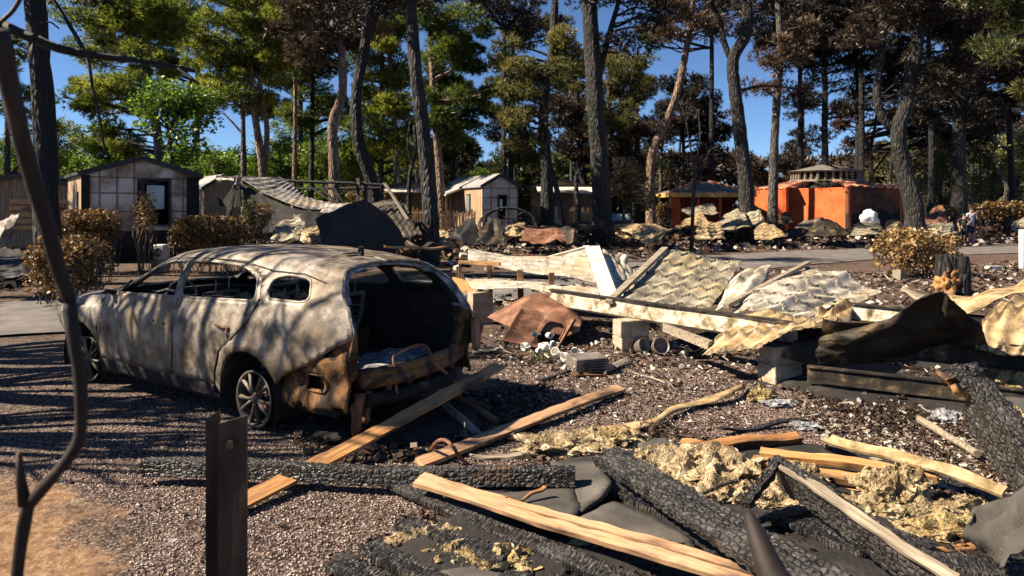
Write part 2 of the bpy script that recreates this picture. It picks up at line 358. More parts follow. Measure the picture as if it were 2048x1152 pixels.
def wig(a, b, n, amp, sag=0):
    a, b = Vector(a), Vector(b); L = (b-a).length; out = []
    o = Vector([random.uniform(0,99) for _ in range(3)])
    for i in range(n+1):
        t = i/n; w_ = math.sin(math.pi*t)
        out.append(a.lerp(b, t)+Vector([noise.noise(o+Vector((t*2.3, j*9, 0)))*amp*L*w_ for j in range(3)])+Vector((0,0,-sag*L*w_)))
    return out
def rvec(n): 
    v = RNG.normal(size=(n,3)); return v/np.linalg.norm(v, axis=1)[:,None]
def tufts(C, r, n, blades, L, W, tone, up=.35, flat=.55):
    """needle tufts through flattened clumps: C (m,3) centres, r (m,) radii, n tufts each -> triangles"""
    m = len(C); idx = np.repeat(np.arange(m), n); k = len(idx)
    d = rvec(k); rad = RNG.random(k)**.45
    P = C[idx]+d*(rad*r[idx])[:,None]*np.array([1,1,flat])
    P[:,2] += .05
    out = d*.8+np.array([0,0,up])+rvec(k)*.45
    out /= np.linalg.norm(out, axis=1)[:,None]
    P = np.repeat(P, blades, 0); D = np.repeat(out, blades, 0)+rvec(k*blades)*.75
    D /= np.linalg.norm(D, axis=1)[:,None]
    S = np.cross(D, rvec(len(D))); S /= (np.linalg.norm(S, axis=1)[:,None]+1e-6)
    l = (L*(.6+.8*RNG.random(len(D))))[:,None]; w_ = W*(.6+.8*RNG.random(len(D)))[:,None]
    V = np.stack([P-S*w_*.5, P+S*w_*.5, P+D*l], 1).reshape(-1,3)
    ct = RNG.random(m)*.55+tone; T = np.repeat(ct[idx]+RNG.normal(size=k)*.16, blades)
    return V, T
def leaves(C, r, n, L, W, tone, flat=.8, spread=.2):
    m = len(C); idx = np.repeat(np.arange(m), n); k = len(idx); d = rvec(k)
    P = C[idx]+d*(RNG.random(k)**.4*r[idx])[:,None]*np.array([1,1,flat])
    A = rvec(k); A[:,2] = A[:,2]*.6; A /= np.linalg.norm(A, axis=1)[:,None]
    B = np.cross(A, rvec(k)); B /= (np.linalg.norm(B, axis=1)[:,None]+1e-6)
    l = (L*(.6+.8*RNG.random(k)))[:,None]; w_ = W*(.6+.8*RNG.random(k))[:,None]
    V = np.stack([P-A*l*.5, P+B*w_*.5-A*l*.05, P+A*l*.5, P-B*w_*.5-A*l*.05], 1).reshape(-1,3)
    T = RNG.random(m)[idx]*.5+tone+RNG.normal(size=k)*.2
    return V, T
# ---------------------------------------------------------------- ground
def gz(x, y):
    return .035*noise.noise(Vector((x*.35, y*.35, 0)))+.012*noise.noise(Vector((x*2.1, y*2.1, 3)))
xs = np.concatenate([-np.geomspace(1500, 9, 26), np.linspace(-8.5, 8.5, 120), np.geomspace(9, 1500, 26)])
ys = np.concatenate([np.linspace(-30, 1.5, 10), np.linspace(2, 13, 90), np.geomspace(13.3, 2500, 60)])
vs = [(float(x), float(y), gz(x, y) if abs(x) < 12 and y < 25 else 0.0) for y in ys for x in xs]
nx = len(xs)
fs = [(j*nx+i, j*nx+i+1, (j+1)*nx+i+1, (j+1)*nx+i) for j in range(len(ys)-1) for i in range(nx-1)]
o = link('ground', vs, fs, 'ground', smooth=True, origin=(0,0,0)); tag(o, kind='structure')
# the lane: a ribbon of asphalt running behind the car
def ribbon(name, cl, wid, z, mat):
    P = spline(cl, 10); mb = MB(); vs = []
    for i, p in enumerate(P):
        t = (P[min(i+1, len(P)-1)]-P[max(i-1, 0)]).normalized(); nrm = Vector((-t.y, t.x, 0))
        for k in range(5):
            s_ = (k/2-1)*wid/2*(1+.06*noise.noise(p*1.1+Vector((k,0,0)))); q = p+nrm*s_
            vs.append((q.x, q.y, z+(0 if 0 < k < 4 else -.03)))
    fs = [(i*5+k, i*5+k+1, (i+1)*5+k+1, (i+1)*5+k) for i in range(len(P)-1) for k in range(4)]
    o = link(name, vs, fs, mat, origin=(0,0,0)); return tag(o, kind='structure')
ribbon('road', [(-30,5,0),(-16,8.6,0),(-8.5,11.2,0),(-1,15.0,0),(7.5,22.5,0),(18,28,0),(34,31,0),(60,33,0)], 4.2, .055, 'asphalt')
# ---------------------------------------------------------------- the burnt-out car (local x forward, y left, z up)
car = thing('burnt_car', 'burnt-out estate car with its tailgate and windows gone, resting on bare rims on the gravel', 'car', (-2.801, 6.998, .01), rotz=2.565); car.scale = (1.0, 1.0, 1.035)
def ip(x, xs, ys): return float(np.interp(x, xs, ys))
def smooth_ip(x, xs, ys):
    return sum(ip(x+d, xs, ys)*w_ for d, w_ in ((-.09,.15),(-.045,.2),(0,.3),(.045,.2),(.09,.15)))
zb_ = lambda x: smooth_ip(x, [-2.45,-1.6,-.5,.6,1.0,1.5,2.0,2.24],[1.0,.985,.945,.905,.89,.84,.76,.66])
zt_ = lambda x: smooth_ip(x, [-2.45,-2.0,-1.5,-.9,-.3,.1,.35,1.02,1.15,1.7,2.1,2.24],[1.30,1.345,1.375,1.395,1.39,1.365,1.30,.965,.945,.885,.80,.70])
zr_ = lambda x: smooth_ip(x, [-2.45,-2.0,-1.5,-.9,-.3,.1,.35,.95,1.15,1.7,2.1,2.24],[1.21,1.25,1.29,1.315,1.305,1.27,1.21,.935,.905,.86,.78,.68])
yr_ = lambda x: smooth_ip(x, [-2.45,-2.0,-1.2,-.3,.3,.95,1.3,2.0,2.24],[.55,.585,.605,.615,.61,.66,.70,.62,.52])
W_  = lambda x: smooth_ip(x, [-2.45,-2.25,-1.9,-1.3,-.6,.8,1.5,1.9,2.15,2.24],[.74,.82,.875,.90,.895,.895,.89,.86,.76,.66])
NS, NT = 200, 46
X0, X1 = -2.42, 2.24
def xrear(z): return ip(z, [.2,.45,.78,.84,1.0,1.15,1.3,1.4],[-2.30,-2.38,-2.44,-2.42,-2.33,-2.20,-2.04,-2.0])
def section(x):
    W, zb, zr, zt, yr = W_(x), zb_(x), zr_(x), zt_(x), yr_(x)
    arch = max(0, 1-abs(abs(x)-1.36)/.55)
    P = [(W*.93,.17),(W*.97,.30),(W*.99+.015*arch,.47),(W*1.0+.02*arch,.62),(W*.985+.004,.76),(W*.955,zb-.07),(W*.925,zb),
         (W*.86*.5+.5*(yr+.085)+.04,zb*.6+zr*.4),(yr+.055,zb*.2+zr*.8),(yr,zr),(yr*.86,zr+(zt-zr)*.55),(yr*.55,zr+(zt-zr)*.88),(0,zt)]
    return P
def dense(P):
    out = []; segs = [3,3,4,3,3,2,5,6,3,4,5,5]
    for i, n in enumerate(segs):
        a, b = P[i], P[i+1]; p0 = P[i-1] if i else a; p3 = P[i+2] if i+2 < len(P) else (-P[i][0], P[i][1])
        for k in range(n):
            t = k/n
            c = [.5*((2*a[j])+(-p0[j]+b[j])*t+(2*p0[j]-5*a[j]+4*b[j]-p3[j])*t*t+(-p0[j]+3*a[j]-3*b[j]+p3[j])*t**3) for j in (0,1)]
            out.append(c)
    out.append(list(P[-1])); return out
grid = []
for i in range(NS+1):
    x = X0+(X1-X0)*i/NS; row = []
    for (y, z) in dense(section(x)):
        s = max(0, (-1.2-x)/(1.22)); xa = x if s <= 0 else -1.2+s*(xrear(z)+1.2)
        # heat-buckled sheet metal
        d = .012*noise.noise(Vector((xa*1.6, z*2.2, 4)))+.004*noise.noise(Vector((xa*6, z*6+y*5, 1)))
        row.append(Vector((xa, y+(d if y > .3 else 0), z+(d*1.6 if y < .55 else 0)-(.02*max(0, 1-abs(xa+.6)/1.0)*max(0, 1-y/.5) if z > 1.2 else 0))))
    grid.append(row)
NTT = len(grid[0])
def inpoly(p, poly):
    x, y = p; c = False; n = len(poly)
    for i in range(n):
        (x1,y1),(x2,y2) = poly[i], poly[i-1]
        if (y1 > y) != (y2 > y) and x < (x2-x1)*(y-y1)/(y2-y1)+x1: c = not c
    return c
def rnd_poly(P, r=.06, n=4):
    out = []; N = len(P)
    for i in range(N):
        p = np.array(P[i]); a = np.array(P[i-1])-p; b = np.array(P[(i+1) % N])-p
        ra = min(r, np.linalg.norm(a)*.45); rb = min(r, np.linalg.norm(b)*.45)
        a = p+a/np.linalg.norm(a)*ra; b = p+b/np.linalg.norm(b)*rb
        for k in range(n+1):
            t = k/n; out.append(tuple((1-t)**2*a+2*t*(1-t)*p+t*t*b))
    return out
WIN = [rnd_poly([(.93,.925),(.70,1.035),(.40,1.185),(.13,1.245),(-.12,1.262),(-.245,.965)],.05),
       rnd_poly([(-.33,.965),(-.20,1.262),(-.55,1.272),(-1.02,1.255),(-1.30,1.165),(-1.37,1.01)],.07),
       rnd_poly([(-1.50,1.035),(-1.44,1.18),(-1.60,1.215),(-1.86,1.19),(-1.97,1.06),(-1.90,1.03)],.06)]
ARCH = [[(cx+.365*math.cos(a), .265+.365*math.sin(a)) for a in np.linspace(-math.pi*.25, math.pi*1.25, 40)] for cx in (-1.36, 1.36)]
LOW = [(-1.62,.10),(-1.70,.40),(-1.76,.475),(-2.06,.60),(-2.28,.735),(-2.47,.825),(-2.7,.80),(-2.7,.1)]
LOWF = [(1.62,.1),(1.68,.46),(1.9,.60),(2.4,.64),(2.4,.1)]
DOOR_F = [(.98,.16),(1.0,.60),(.93,.925),(.40,1.2),(.13,1.275),(-.15,1.29),(-.285,.95),(-.30,.5),(-.22,.16)]
DOOR_R = [(-.22,.16),(-.30,.5),(-.285,.95),(-.17,1.29),(-.55,1.30),(-1.05,1.28),(-1.34,1.18),(-1.44,1.0),(-1.30,.78),(-1.05,.62),(-.93,.42),(-.90,.16)]
def classify(c, left):
    x, y, z = c; p = (x, z)
    if y > .45 or z < .9:
        if any(inpoly(p, a) for a in ARCH): return None
        if inpoly(p, LOW) or inpoly(p, LOWF): return None
    if y > yr_(x)-.01 or y > .64:
        if any(inpoly(p, a) for a in WIN): return None
        if z > .3 and inpoly(p, DOOR_F): return 'door_f'
        if z > .3 and inpoly(p, DOOR_R): return 'door_r'
    if .34 < x < 1.03 and y < yr_(x)-.05 : return None       # windscreen gone
    if z < .30 and abs(x) < .95: return 'sill'
    return 'body'
def nearest_poly(p, poly):
    best = None; P = np.array(p)
    for i in range(len(poly)):
        a, b = np.array(poly[i-1]), np.array(poly[i]); ab = b-a
        t = np.clip(np.dot(P-a, ab)/max(1e-9, np.dot(ab, ab)), 0, 1); q = a+t*ab; d = np.linalg.norm(P-q)
        if best is None or d < best[0]: best = (d, q)
    return best
for side in (1, -1):
    groups = {}
    V = [[p.copy() for p in r] for r in grid]; cls = {}
    for i in range(NS):
        for j in range(NTT-1):
            c = (grid[i][j]+grid[i+1][j]+grid[i][j+1]+grid[i+1][j+1])/4
            cls[i, j] = classify(c, side > 0)
    # snap the ragged borders of openings onto their outlines
    for i in range(NS+1):
        for j in range(NTT):
            k = [cls.get((a, b)) for a in (i-1, i) for b in (j-1, j)]
            kk = [q for q in k if q is not None]
            if kk and len(kk) < 4 or len(set(kk)) > 1:
                p = grid[i][j]
                if p.y < .45: continue
                polys = (WIN+ARCH+[LOW, LOWF]) if len(kk) < 4 else [DOOR_F, DOOR_R]
                d, q = min((nearest_poly((p.x, p.z), a) for a in polys), key=lambda t: t[0])
                if d < .045: V[i][j] = Vector((float(q[0]), p.y, float(q[1])))
    for (i, j), k in cls.items():
        if k is None: continue
        if side < 0 and k in ('door_f', 'door_r'): k = k
        groups.setdefault(k, []).append((i, j))
    for k, L in groups.items():
        idx = {}; vs = []; fs = []
        def vi(i, j):
            if (i, j) not in idx:
                idx[i, j] = len(vs); p = V[i][j]; vs.append((p.x, p.y*side, p.z))
            return idx[i, j]
        for (i, j) in L:
            q = [vi(i, j), vi(i+1, j), vi(i+1, j+1), vi(i, j+1)]
            fs.append(q[::-1] if side > 0 else q)
        nm = {'door_f':'door','door_r':'door','body':'body_shell','sill':'sill'}[k]
        o = link(nm, vs, fs, ['car' if k != 'sill' else 'soot','soot'], car, smooth=True, local=True)
        sm = o.modifiers.new('thick', 'SOLIDIFY'); sm.thickness = .022; sm.offset = -1; sm.material_offset = 1; sm.material_offset_rim = 0
        if k == 'door_r' and side > 0: rear_door = o
        if k == 'door_f' and side > 0: front_door = o
def surf_y(x, z):
    """outer side y at actual x, z"""
    best = min((abs(p.x-x)+abs(p.z-z), p.y) for r in grid for p in r if p.y > .4)
    return best[1]
def on_side(poly, off=.004, side=1, closed=False):
    pts = []
    for x, z in poly: pts.append(Vector((x, (surf_y(x, z)+off)*side, z)))
    return pts
for side in (1, -1):                                     # window frames: scorched rubber and metal lips
    for wpoly in WIN:
        wp = wpoly+[wpoly[0]]; mb = MB(); mb.tube(on_side(wp, -.008, side), .013, 6, .15); obj('window_frame', mb, 'steelgrey', car, local=True, smooth=True)
    mb = MB()
    mb.tube(on_side([(1.02,.91),(.72,1.055),(.42,1.21),(.13,1.272),(-.2,1.29),(-.6,1.30),(-1.05,1.28),(-1.4,1.235),(-1.75,1.225),(-2.02,1.17)], .0, side), .008, 5)
    obj('roof_trim', mb, 'soot', car, local=True)
mb = MB(); dl = [(-.17,1.27),(-.285,.95),(-.305,.7),(-.30,.5),(-.25,.31)]; mb.tube(on_side(dl, 0), .009, 5); obj('door_gap', mb, 'black_sheet', car, local=True); mb = MB()
mb.tube(on_side([(-1.42,1.03),(-1.36,.86),(-1.2,.72),(-1.02,.60),(-.93,.42),(-.91,.31)], 0), .009, 5); obj('door_gap', mb, 'black_sheet', car, local=True); mb = MB()
mb.tube(on_side([(1.0,.86),(1.01,.6),(.99,.31)], 0), .009, 5); obj('door_gap', mb, 'black_sheet', car, local=True)
# handle of the rear door, hanging crooked
mb = MB(); hy = surf_y(-1.07, .80)
mb.tube([(-.95,hy+.012,.795),(-.98,hy+.03,.80),(-1.10,hy+.033,.79),(-1.13,hy+.015,.785)], [.010,.009,.009,.012], 6)
mb.tube([(-1.12,hy+.015,.785),(-1.125,hy+.03,.75),(-1.13,hy+.02,.69)], [.012,.01,.006], 6)
obj('handle', mb, 'rust', rear_door, local=True)
mb = MB(); hy = surf_y(.02, .74)
mb.tube([(.0,hy-.004,.745),(.0,hy+.010,.745)], .012, 6); obj('handle_mount', mb, 'soot', front_door, local=True); mb = MB(); mb.tube([(-.16,hy-.004,.735),(-.16,hy+.010,.735)], .016, 6); obj('handle_mount', mb, 'soot', front_door, local=True)
# mirror stump
mb = MB(); mb.tube([(.86,.80,.93),(.84,.88,.95),(.80,.93,.94)], [.03,.024,.018], 7, .3); mb.tube([(.80,.80,.91),(.66,.735,1.05)], .012, 6); obj('mirror_stump', mb, 'soot', car, local=True)
# --- rear frame between body edge and the empty tailgate opening
outer = []
last = [Vector(p) for p in V[0]] if False else [grid[0][j] for j in range(NTT)]
outer = [p for p in last if p.z > .80]
lo = [Vector((-2.30,.76,.24)), Vector((-2.36,.775,.45)), Vector((-2.40,.765,.66)), Vector((-2.425,.75,.79))]
outL = [Vector((xrear(p.z), p.y, p.z)) for p in outer]
inn = [(.60,.50),(.645,.56),(.665,.70),(.66,.86),(.635,.98),(.585,1.09),(.53,1.17),(.44,1.225),(.22,1.262),(0,1.272)]
def resample(P, n):
    P = [Vector(p) for p in P]; d = [0]
    for a, b in zip(P, P[1:]): d.append(d[-1]+(b-a).length)
    return [Vector([float(np.interp(d[-1]*k/(n-1), d, [p[j] for p in P])) for j in range(3)]) for k in range(n)]
O = resample([Vector((-2.34,.70,.40))]+[lo[2], lo[3]]+outL, 46)
I = resample([Vector((xrear(z)+.05, y, z)) for y, z in inn], 46)
for side in (1, -1):
    vs = []; fs = []; mi = []
    rings = []
    for k in range(46):
        o_, i_ = O[k], I[k]
        for t, push in ((0,0),(.22,.035),(.45,.055),(.72,.04),(1,.0),(1.0,.09)):
            p = o_.lerp(i_, t)+Vector((push, 0, 0)); p += Vector((1,0,0))*.012*noise.noise(p*14)
            vs.append((p.x, p.y*side, p.z))
    for k in range(45):
        for q in range(5):
            f = [k*6+q, k*6+q+1, (k+1)*6+q+1, (k+1)*6+q]; fs.append(f if side < 0 else f[::-1]); 
            z = O[k].z; mi.append(0 if z < .82 else (1 if (noise.noise(O[k]*3.1+Vector((q*.4,0,0))) > -.12 or z > 1.18) else 2))
    o = link('tailgate_frame', vs, fs, ['rust_orange','ashwhite','soot'], car, smooth=True, local=True, mi=mi)
    sm = o.modifiers.new('thick','SOLIDIFY'); sm.thickness = .012
    # exposed inner wing behind the missing bumper skin, with its square vent hole
    vs = []; fs = []; nxx, nzz = 26, 22
    for a in range(nxx+1):
        for b in range(nzz+1):
            x = -1.66-.72*a/nxx; z = .22+.60*b/nzz
            y = .80+.012*noise.noise(Vector((x*9, z*9, 2)))-.06*max(0, (-2.15-x)/.23)+.02*math.sin(b*.55)
            vs.append((x, y*side, z))
    for a in range(nxx):
        for b in range(nzz):
            x = -1.66-.72*(a+.5)/nxx; z = .22+.60*(b+.5)/nzz
            if -2.16 < x < -2.0 and .40 < z < .52: continue
            if (x+2.20)**2+(z-.70)**2 < .0011: continue
            if (x+1.36)**2+(z-.265)**2 < .345**2: continue
            if z < .27+.06*noise.noise(Vector((x*8,0,0))): continue
            f = [a*(nzz+1)+b, (a+1)*(nzz+1)+b, (a+1)*(nzz+1)+b+1, a*(nzz+1)+b+1]; fs.append(f[::-1] if side > 0 else f)
    o = link('inner_wing', vs, fs, 'rust_orange', car, smooth=True, local=True)
    sm = o.modifiers.new('thick','SOLIDIFY'); sm.thickness = .012
    mb = MB(); mb.tube([(-2.0,.815*side,.40),(-2.0,.815*side,.52),(-2.16,.812*side,.52),(-2.16,.81*side,.40),(-2.0,.815*side,.40)], .008, 6); obj('vent_rim', mb, 'rust_orange', car, local=True)
    # wheel housing liner
    for cx in (-1.36, 1.36):
        vs = []
        for k in range(25):
            a = -.35+(math.pi+.7)*k/24
            for y in (.885, .50): vs.append((cx+.36*math.cos(a), y*side, .265+.36*math.sin(a)))
        link('wheel_housing', vs, [(2*k, 2*k+1, 2*k+3, 2*k+2) for k in range(24)], 'soot', car, smooth=True, local=True)
# rear sill, crash bar and hanging remains
mb = MB(); sp = spline([(-2.33,.60,.505),(-2.40,.35,.50),(-2.425,0,.495),(-2.40,-.35,.50),(-2.33,-.60,.505)], 6)
for dz, dx, r in ((0,0,.045),(-.06,-.012,.05)): mb.tube([p+Vector((dx,0,dz)) for p in sp], r, 10, .08)
obj('rear_sill', mb, 'rust_orange', car, local=True, smooth=True)
mb = MB(); mb.tube([p+Vector((-.03,0,-.19)) for p in sp], .048, 10, .15); obj('crash_bar', mb, 'beam_dark' if 'beam_dark' in MAT else 'soot', car, local=True, smooth=True)
for y, l, r in ((.62,.30,.05),(.52,.24,.035),(.30,.12,.03),(-.50,.26,.045),(.05,.14,.03),(-.2,.1,.025)):
    mb = MB(); mb.tube(wig((-2.36,y,.38),(-2.38+.05*random.random(),y+.04,.38-l), 5, .12), [r,r*.9,r*1.1,r*.8,r,r*.5], 7, .25); obj('bumper_remains', mb, 'rust', car, local=True, smooth=True)
mb = MB(); mb.blob((-2.02,0,.45),(.35,.58,.035),3,.5,4,3); obj('boot_ash', mb, 'ashwhite', car, local=True)
# floor, bulkhead, dark inner walls, wheels arches inside
mb = MB(); mb.box((-.2,0,.24),(4.1,1.5,.05)); mb.box((-1.9,0,.42),(.9,1.18,.04)); mb.box((1.12,0,.60),(.05,1.45,.6)); mb.box((1.7,0,.42),(.9,1.3,.3))
obj('floor_pan', mb, 'soot', car, local=True)
for side in (1, -1):
    vs = []; fs = []
    for a in range(15):
        x = -1.25-1.05*a/14
        for b in range(8): z = .42+.55*b/7; vs.append((x, side*(.70+.03*noise.noise(Vector((x*3, z*3, side)))-.14*max(0, 1-((x+1.36)**2+(z-.3)**2)/.16)), z))
    fs = [(a*8+b, (a+1)*8+b, (a+1)*8+b+1, a*8+b+1) for a in range(14) for b in range(7)]
    link('boot_lining', vs, fs, 'soot', car, smooth=True, local=True)
mb = MB()
for y in (.36,-.36): mb.box((.62,y,.74),(.30,.56,.10),None,.02)
mb.tube([(.74,.66,.86),(.72,.3,.90),(.74,-.3,.88),(.74,-.66,.85)], .035, 7, .25); obj('dashboard', mb, 'soot', car, local=True)
mb = MB(); ring = [(.42+.06*math.cos(a)*.3, .36+.17*math.sin(a), .86+.17*math.cos(a)) for a in np.linspace(0, 2*math.pi, 20)]
mb.tube(ring, .011, 6); mb.tube([(.42,.36,.86),(.66,.36,.74)], .022, 6); mb.tube([(.42,.2,.87),(.42,.52,.87)], .01, 5); obj('steering_wheel', mb, 'steelgrey', car, local=True)
def seat(x, y, wd, zt, n):
    mb = MB(); mb.box((x+.25,y,.40),(.45,wd,.05),None,.02)
    fr = [(x,y-wd/2,.42),(x-.12,y-wd/2+.01,.75),(x-.2,y-wd/2+.06,zt),(x-.2,y+wd/2-.06,zt),(x-.12,y+wd/2-.01,.75),(x,y+wd/2,.42)]
    mb.tube(fr, .020, 6, .15)
    for k in range(n):
        z = .5+k*(zt-.55)/n; mb.tube(wig((x-.04*k,y-wd/2+.02,z),(x-.04*k,y+wd/2-.02,z+.02),6,.10), .007, 4)
    for yy in (-.07,.07): mb.tube([(x-.2,y+yy,zt-.02),(x-.21,y+yy,zt+.12)], .009, 5)
    obj('seat_frame', mb, 'steelgrey', car, local=True)
seat(-.05,.36,.48,.96,6); seat(-.05,-.36,.48,.97,6); seat(-1.0,.32,.55,.94,6); seat(-1.02,-.36,.5,.93,6)
mb = MB(); mb.tube(wig((-.1,.7,1.0),(.62,.55,.93),6,.05), .010, 5); obj('cabin_remains', mb, 'steelgrey', car, local=True); mb = MB(); mb.tube(wig((-.45,-.70,1.0),(-1.35,-.68,1.02),5,.03), .016, 5)
obj('cabin_remains', mb, 'steelgrey', car, local=True); mb = MB(); mb.tube(wig((-.6,.45,.9),(-1.05,.1,1.0),6,.2), .014, 6, .3); obj('cabin_remains', mb, 'steelgrey', car, local=True); mb = MB(); mb.tube(wig((-.9,.5,.85),(-1.15,.3,.98),5,.3), .016, 6, .4); obj('cabin_remains', mb, 'steelgrey', car, local=True); mb = MB(); mb.blob((-.62,.35,.93),.05,1,.8,3,1); obj('cabin_remains', mb, 'steelgrey', car, local=True); mb = MB(); mb.blob((-1.0,.3,.96),(.05,.06,.07),1,.8,3,2)
obj('cabin_remains', mb, 'steelgrey', car, local=True); mb = MB(); mb.tube(wig((.62,.74,.93),(-.05,.55,.88),5,.05), .011, 5)
obj('cabin_remains', mb, 'steelgrey', car, local=True)
mb = MB(); mb.span((-.50,.05,1.385),(-.56,-.05,1.44)) if False else mb.tube([(-1.78,.05,1.355),(-1.80,.05,1.415)], [.035,.022], 6, .3); mb.box((-1.74,.12,1.362),(.05,.12,.012)); obj('antenna_stub', mb, 'soot', car, local=True)
# bent tube frame leaning out of the boot
# wheels: bare rims
def wheel(cx, side, turn=0, tilt=0):
    Mx = Matrix.Rotation(turn, 3, 'Z') @ Matrix.Rotation(R(90)*side*-1, 3, 'X')
    c = Vector((cx, .79*side, .235)); mb = MB()
    prof = [(.205,-.17),(.222,-.165),(.208,-.13),(.195,-.05),(.195,.015),(.208,.03),(.226,.035),(.226,.022),(.214,.012)]
    mb.lathe(c, prof, 36, M=Mx)
    o = obj('rim', mb, 'rim', car, local=True, smooth=True)
    sp_ = MB()
    for k in range(10):
        a = 2*math.pi*(k//2)/5+(.16 if k % 2 else -.16)+.3; a2 = 2*math.pi*(k//2)/5+(.27 if k % 2 else -.27)+.3
        p0 = Mx @ Vector((.04*math.cos(a), .04*math.sin(a), .012)); p1 = Mx @ Vector((.12*math.cos((a+a2)/2), .12*math.sin((a+a2)/2), .018)); p2 = Mx @ Vector((.208*math.cos(a2), .208*math.sin(a2), .008))
        sp_.tube([c+p0, c+p1, c+p2], [.018,.015,.021], 6)
    sp_.lathe(c, [(0,.03),(.03,.03),(.05,.02),(.055,-.01)], 16, M=Mx)
    obj('spokes', sp_, 'rim', o, local=True, smooth=True)
    dk = MB(); dk.lathe(c, [(0,-.07),(.13,-.07),(.14,-.08),(0,-.09)], 20, M=Mx); obj('brake_disc', dk, 'rust', o, local=True)
    ty = MB(); ring = []
    for k in range(26):
        a = math.pi*(.98+1.04*k/25); ring.append(c+Mx @ Vector((.222*math.cos(a), 0, -.08)) + Vector((0,0,0)))
    pts = [Vector((cx+.225*math.cos(a), (.72)*side, .235+.225*math.sin(a))) for a in np.linspace(math.pi*1.15, math.pi*1.85, 16)]
    ty.tube(pts, [.02+.045*abs(noise.noise(Vector((k*.7, cx, side)))) for k in range(16)], 7, .4); obj('burnt_tyre', ty, 'soot', o, local=True)
for cx in (-1.36, 1.36):
    for s_ in (1, -1): wheel(cx, s_, .12 if cx > 0 else 0)
mb = MB(); mb.tube([(-1.36,.6,.235),(-1.36,-.6,.235)], .045, 8); mb.tube([(1.36,.6,.235),(1.36,-.6,.235)], .04, 8); mb.box((0,0,.17),(2.6,.25,.08)); obj('axle', mb, 'soot', car, local=True)
# front end: scorched headlight cavity and bonnet edge
mb = MB(); mb.box((2.02,0,.52),(.12,1.3,.34),None,.02); obj('front_panel', mb, 'rust', car, local=True)
# sheet hanging under the right rear corner where the tail lamp was
mb = MB(); mb.box((-2.42,-.80,.62),(.05,.16,.28),Matrix.Rotation(.3,3,'Z'),.02); obj('lamp_housing', mb, 'rust', car, local=True)
# ---------------------------------------------------------------- cabins and buildings
def mk_siding(name, c0, c1, scale, axis_scale=(1,1,0)):
    m, nt, b = newmat(name); tc = _n(nt, "ShaderNodeTexCoord"); sx = _n(nt, "ShaderNodeSeparateXYZ"); nt.links.new(tc.outputs['Object'], sx.inputs[0])
    u = mth(nt, 'ADD', mth(nt, 'MULTIPLY', sx.outputs[0], axis_scale[0]), mth(nt, 'MULTIPLY', sx.outputs[1], axis_scale[1]))
    u = mth(nt, 'ADD', u, mth(nt, 'MULTIPLY', sx.outputs[2], axis_scale[2]))
    fr = mth(nt, 'FRACT', mth(nt, 'MULTIPLY', u, scale))
    gr = ramp(nt, fr, [(0, g(0)), (.05, g(0)), (.09, g(1)), (1, g(1))])
    ns = tex_noise(nt, coords(nt, (3,3,.5)), 3, 6)
    c = ramp(nt, ns, [(.35, c0), (.65, c1)]); c = mixc(nt, gr, tuple(x*.25 for x in c0), c)
    nt.links.new(c, b.inputs['Base Color']); b.inputs['Roughness'].default_value = .8
    bump(nt, b, gr, .015); return m
MAT['siding_brown'] = mk_siding('brown_plank_siding', (.16,.10,.055), (.30,.20,.12), 7)
MAT['siding_tan'] = mk_siding('tan_plank_siding', (.24,.155,.085), (.38,.27,.165), 6)
MAT['roof_grey'] = mk_siding('grey_ribbed_roof', (.18,.175,.17), (.34,.33,.32), 4, (0,1,0))
MAT['panel_white'] = simple('stripped_wall_panel', [(.33,(.09,.05,.03)),(.46,(.34,.26,.19)),(.56,(.60,.53,.45)),(.8,(.70,.66,.60))], .9, .8, bd=.004, detail=9, dist=.3)
MAT['panel_pink'] = simple('scorched_wall_panel', [(.3,(.25,.14,.08)),(.45,(.50,.38,.29)),(.7,(.66,.56,.47))], 1.2, .8, bd=.004, detail=8)
MAT['batten'] = simple('scorched_batten', [(.3,(.10,.05,.025)),(.6,(.26,.16,.09))], 4, .85)
MAT['glass'] = simple('dusty_glass', [(.3,(.10,.14,.17)),(.7,(.22,.28,.32))], 2, .12, bd=0, spec=.8)
MAT['awning'] = simple('cream_awning', [(.3,(.50,.42,.32)),(.7,(.70,.62,.50))], 2, .8)
MAT['frame_dark'] = simple('dark_metal_frame', [(.3,g(.01)),(.7,g(.035))], 6, .6)
MAT['picket'] = simple('picket_wood', [(.3,(.22,.115,.05)),(.55,(.38,.22,.11)),(.75,(.50,.33,.18))], 6, .8)
MAT['orange_wall'] = simple('orange_render', [(.3,(.38,.065,.018)),(.55,(.58,.115,.032)),(.75,(.64,.16,.055))], 1.3, .9, bd=.004, detail=9)
MAT['orange_shade'] = simple('shaded_orange_render', [(.35,(.035,.018,.012)),(.5,(.12,.04,.02)),(.7,(.30,.08,.03))], .9, .9, detail=8)  # darker copy of the orange render for walls in shade
MAT['ochre_wood'] = simple('ochre_timber', [(.3,(.40,.20,.05)),(.7,(.62,.36,.10))], 3, .7)
MAT['clay_tile'] = simple('clay_roof_tile', [(.3,(.18,.05,.03)),(.5,(.42,.16,.09)),(.7,(.62,.38,.26))], 5, .85, bd=.02, bs=12, detail=8)
MAT['grey_tile'] = mk_siding('sooty_roof_tile', (.09,.08,.07), (.18,.16,.14), 3, (1,0,0))
MAT['white_paint'] = simple('soiled_white', [(.3,(.45,.44,.42)),(.7,(.66,.65,.63))], 5, .5)
def quad(pts, th=.04):
    """closed slab from 4+ coplanar points"""
    P = [Vector(p) for p in pts]; n = (P[1]-P[0]).cross(P[2]-P[0]).normalized()
    mb = MB(); mb.prism(P, n*th); return mb
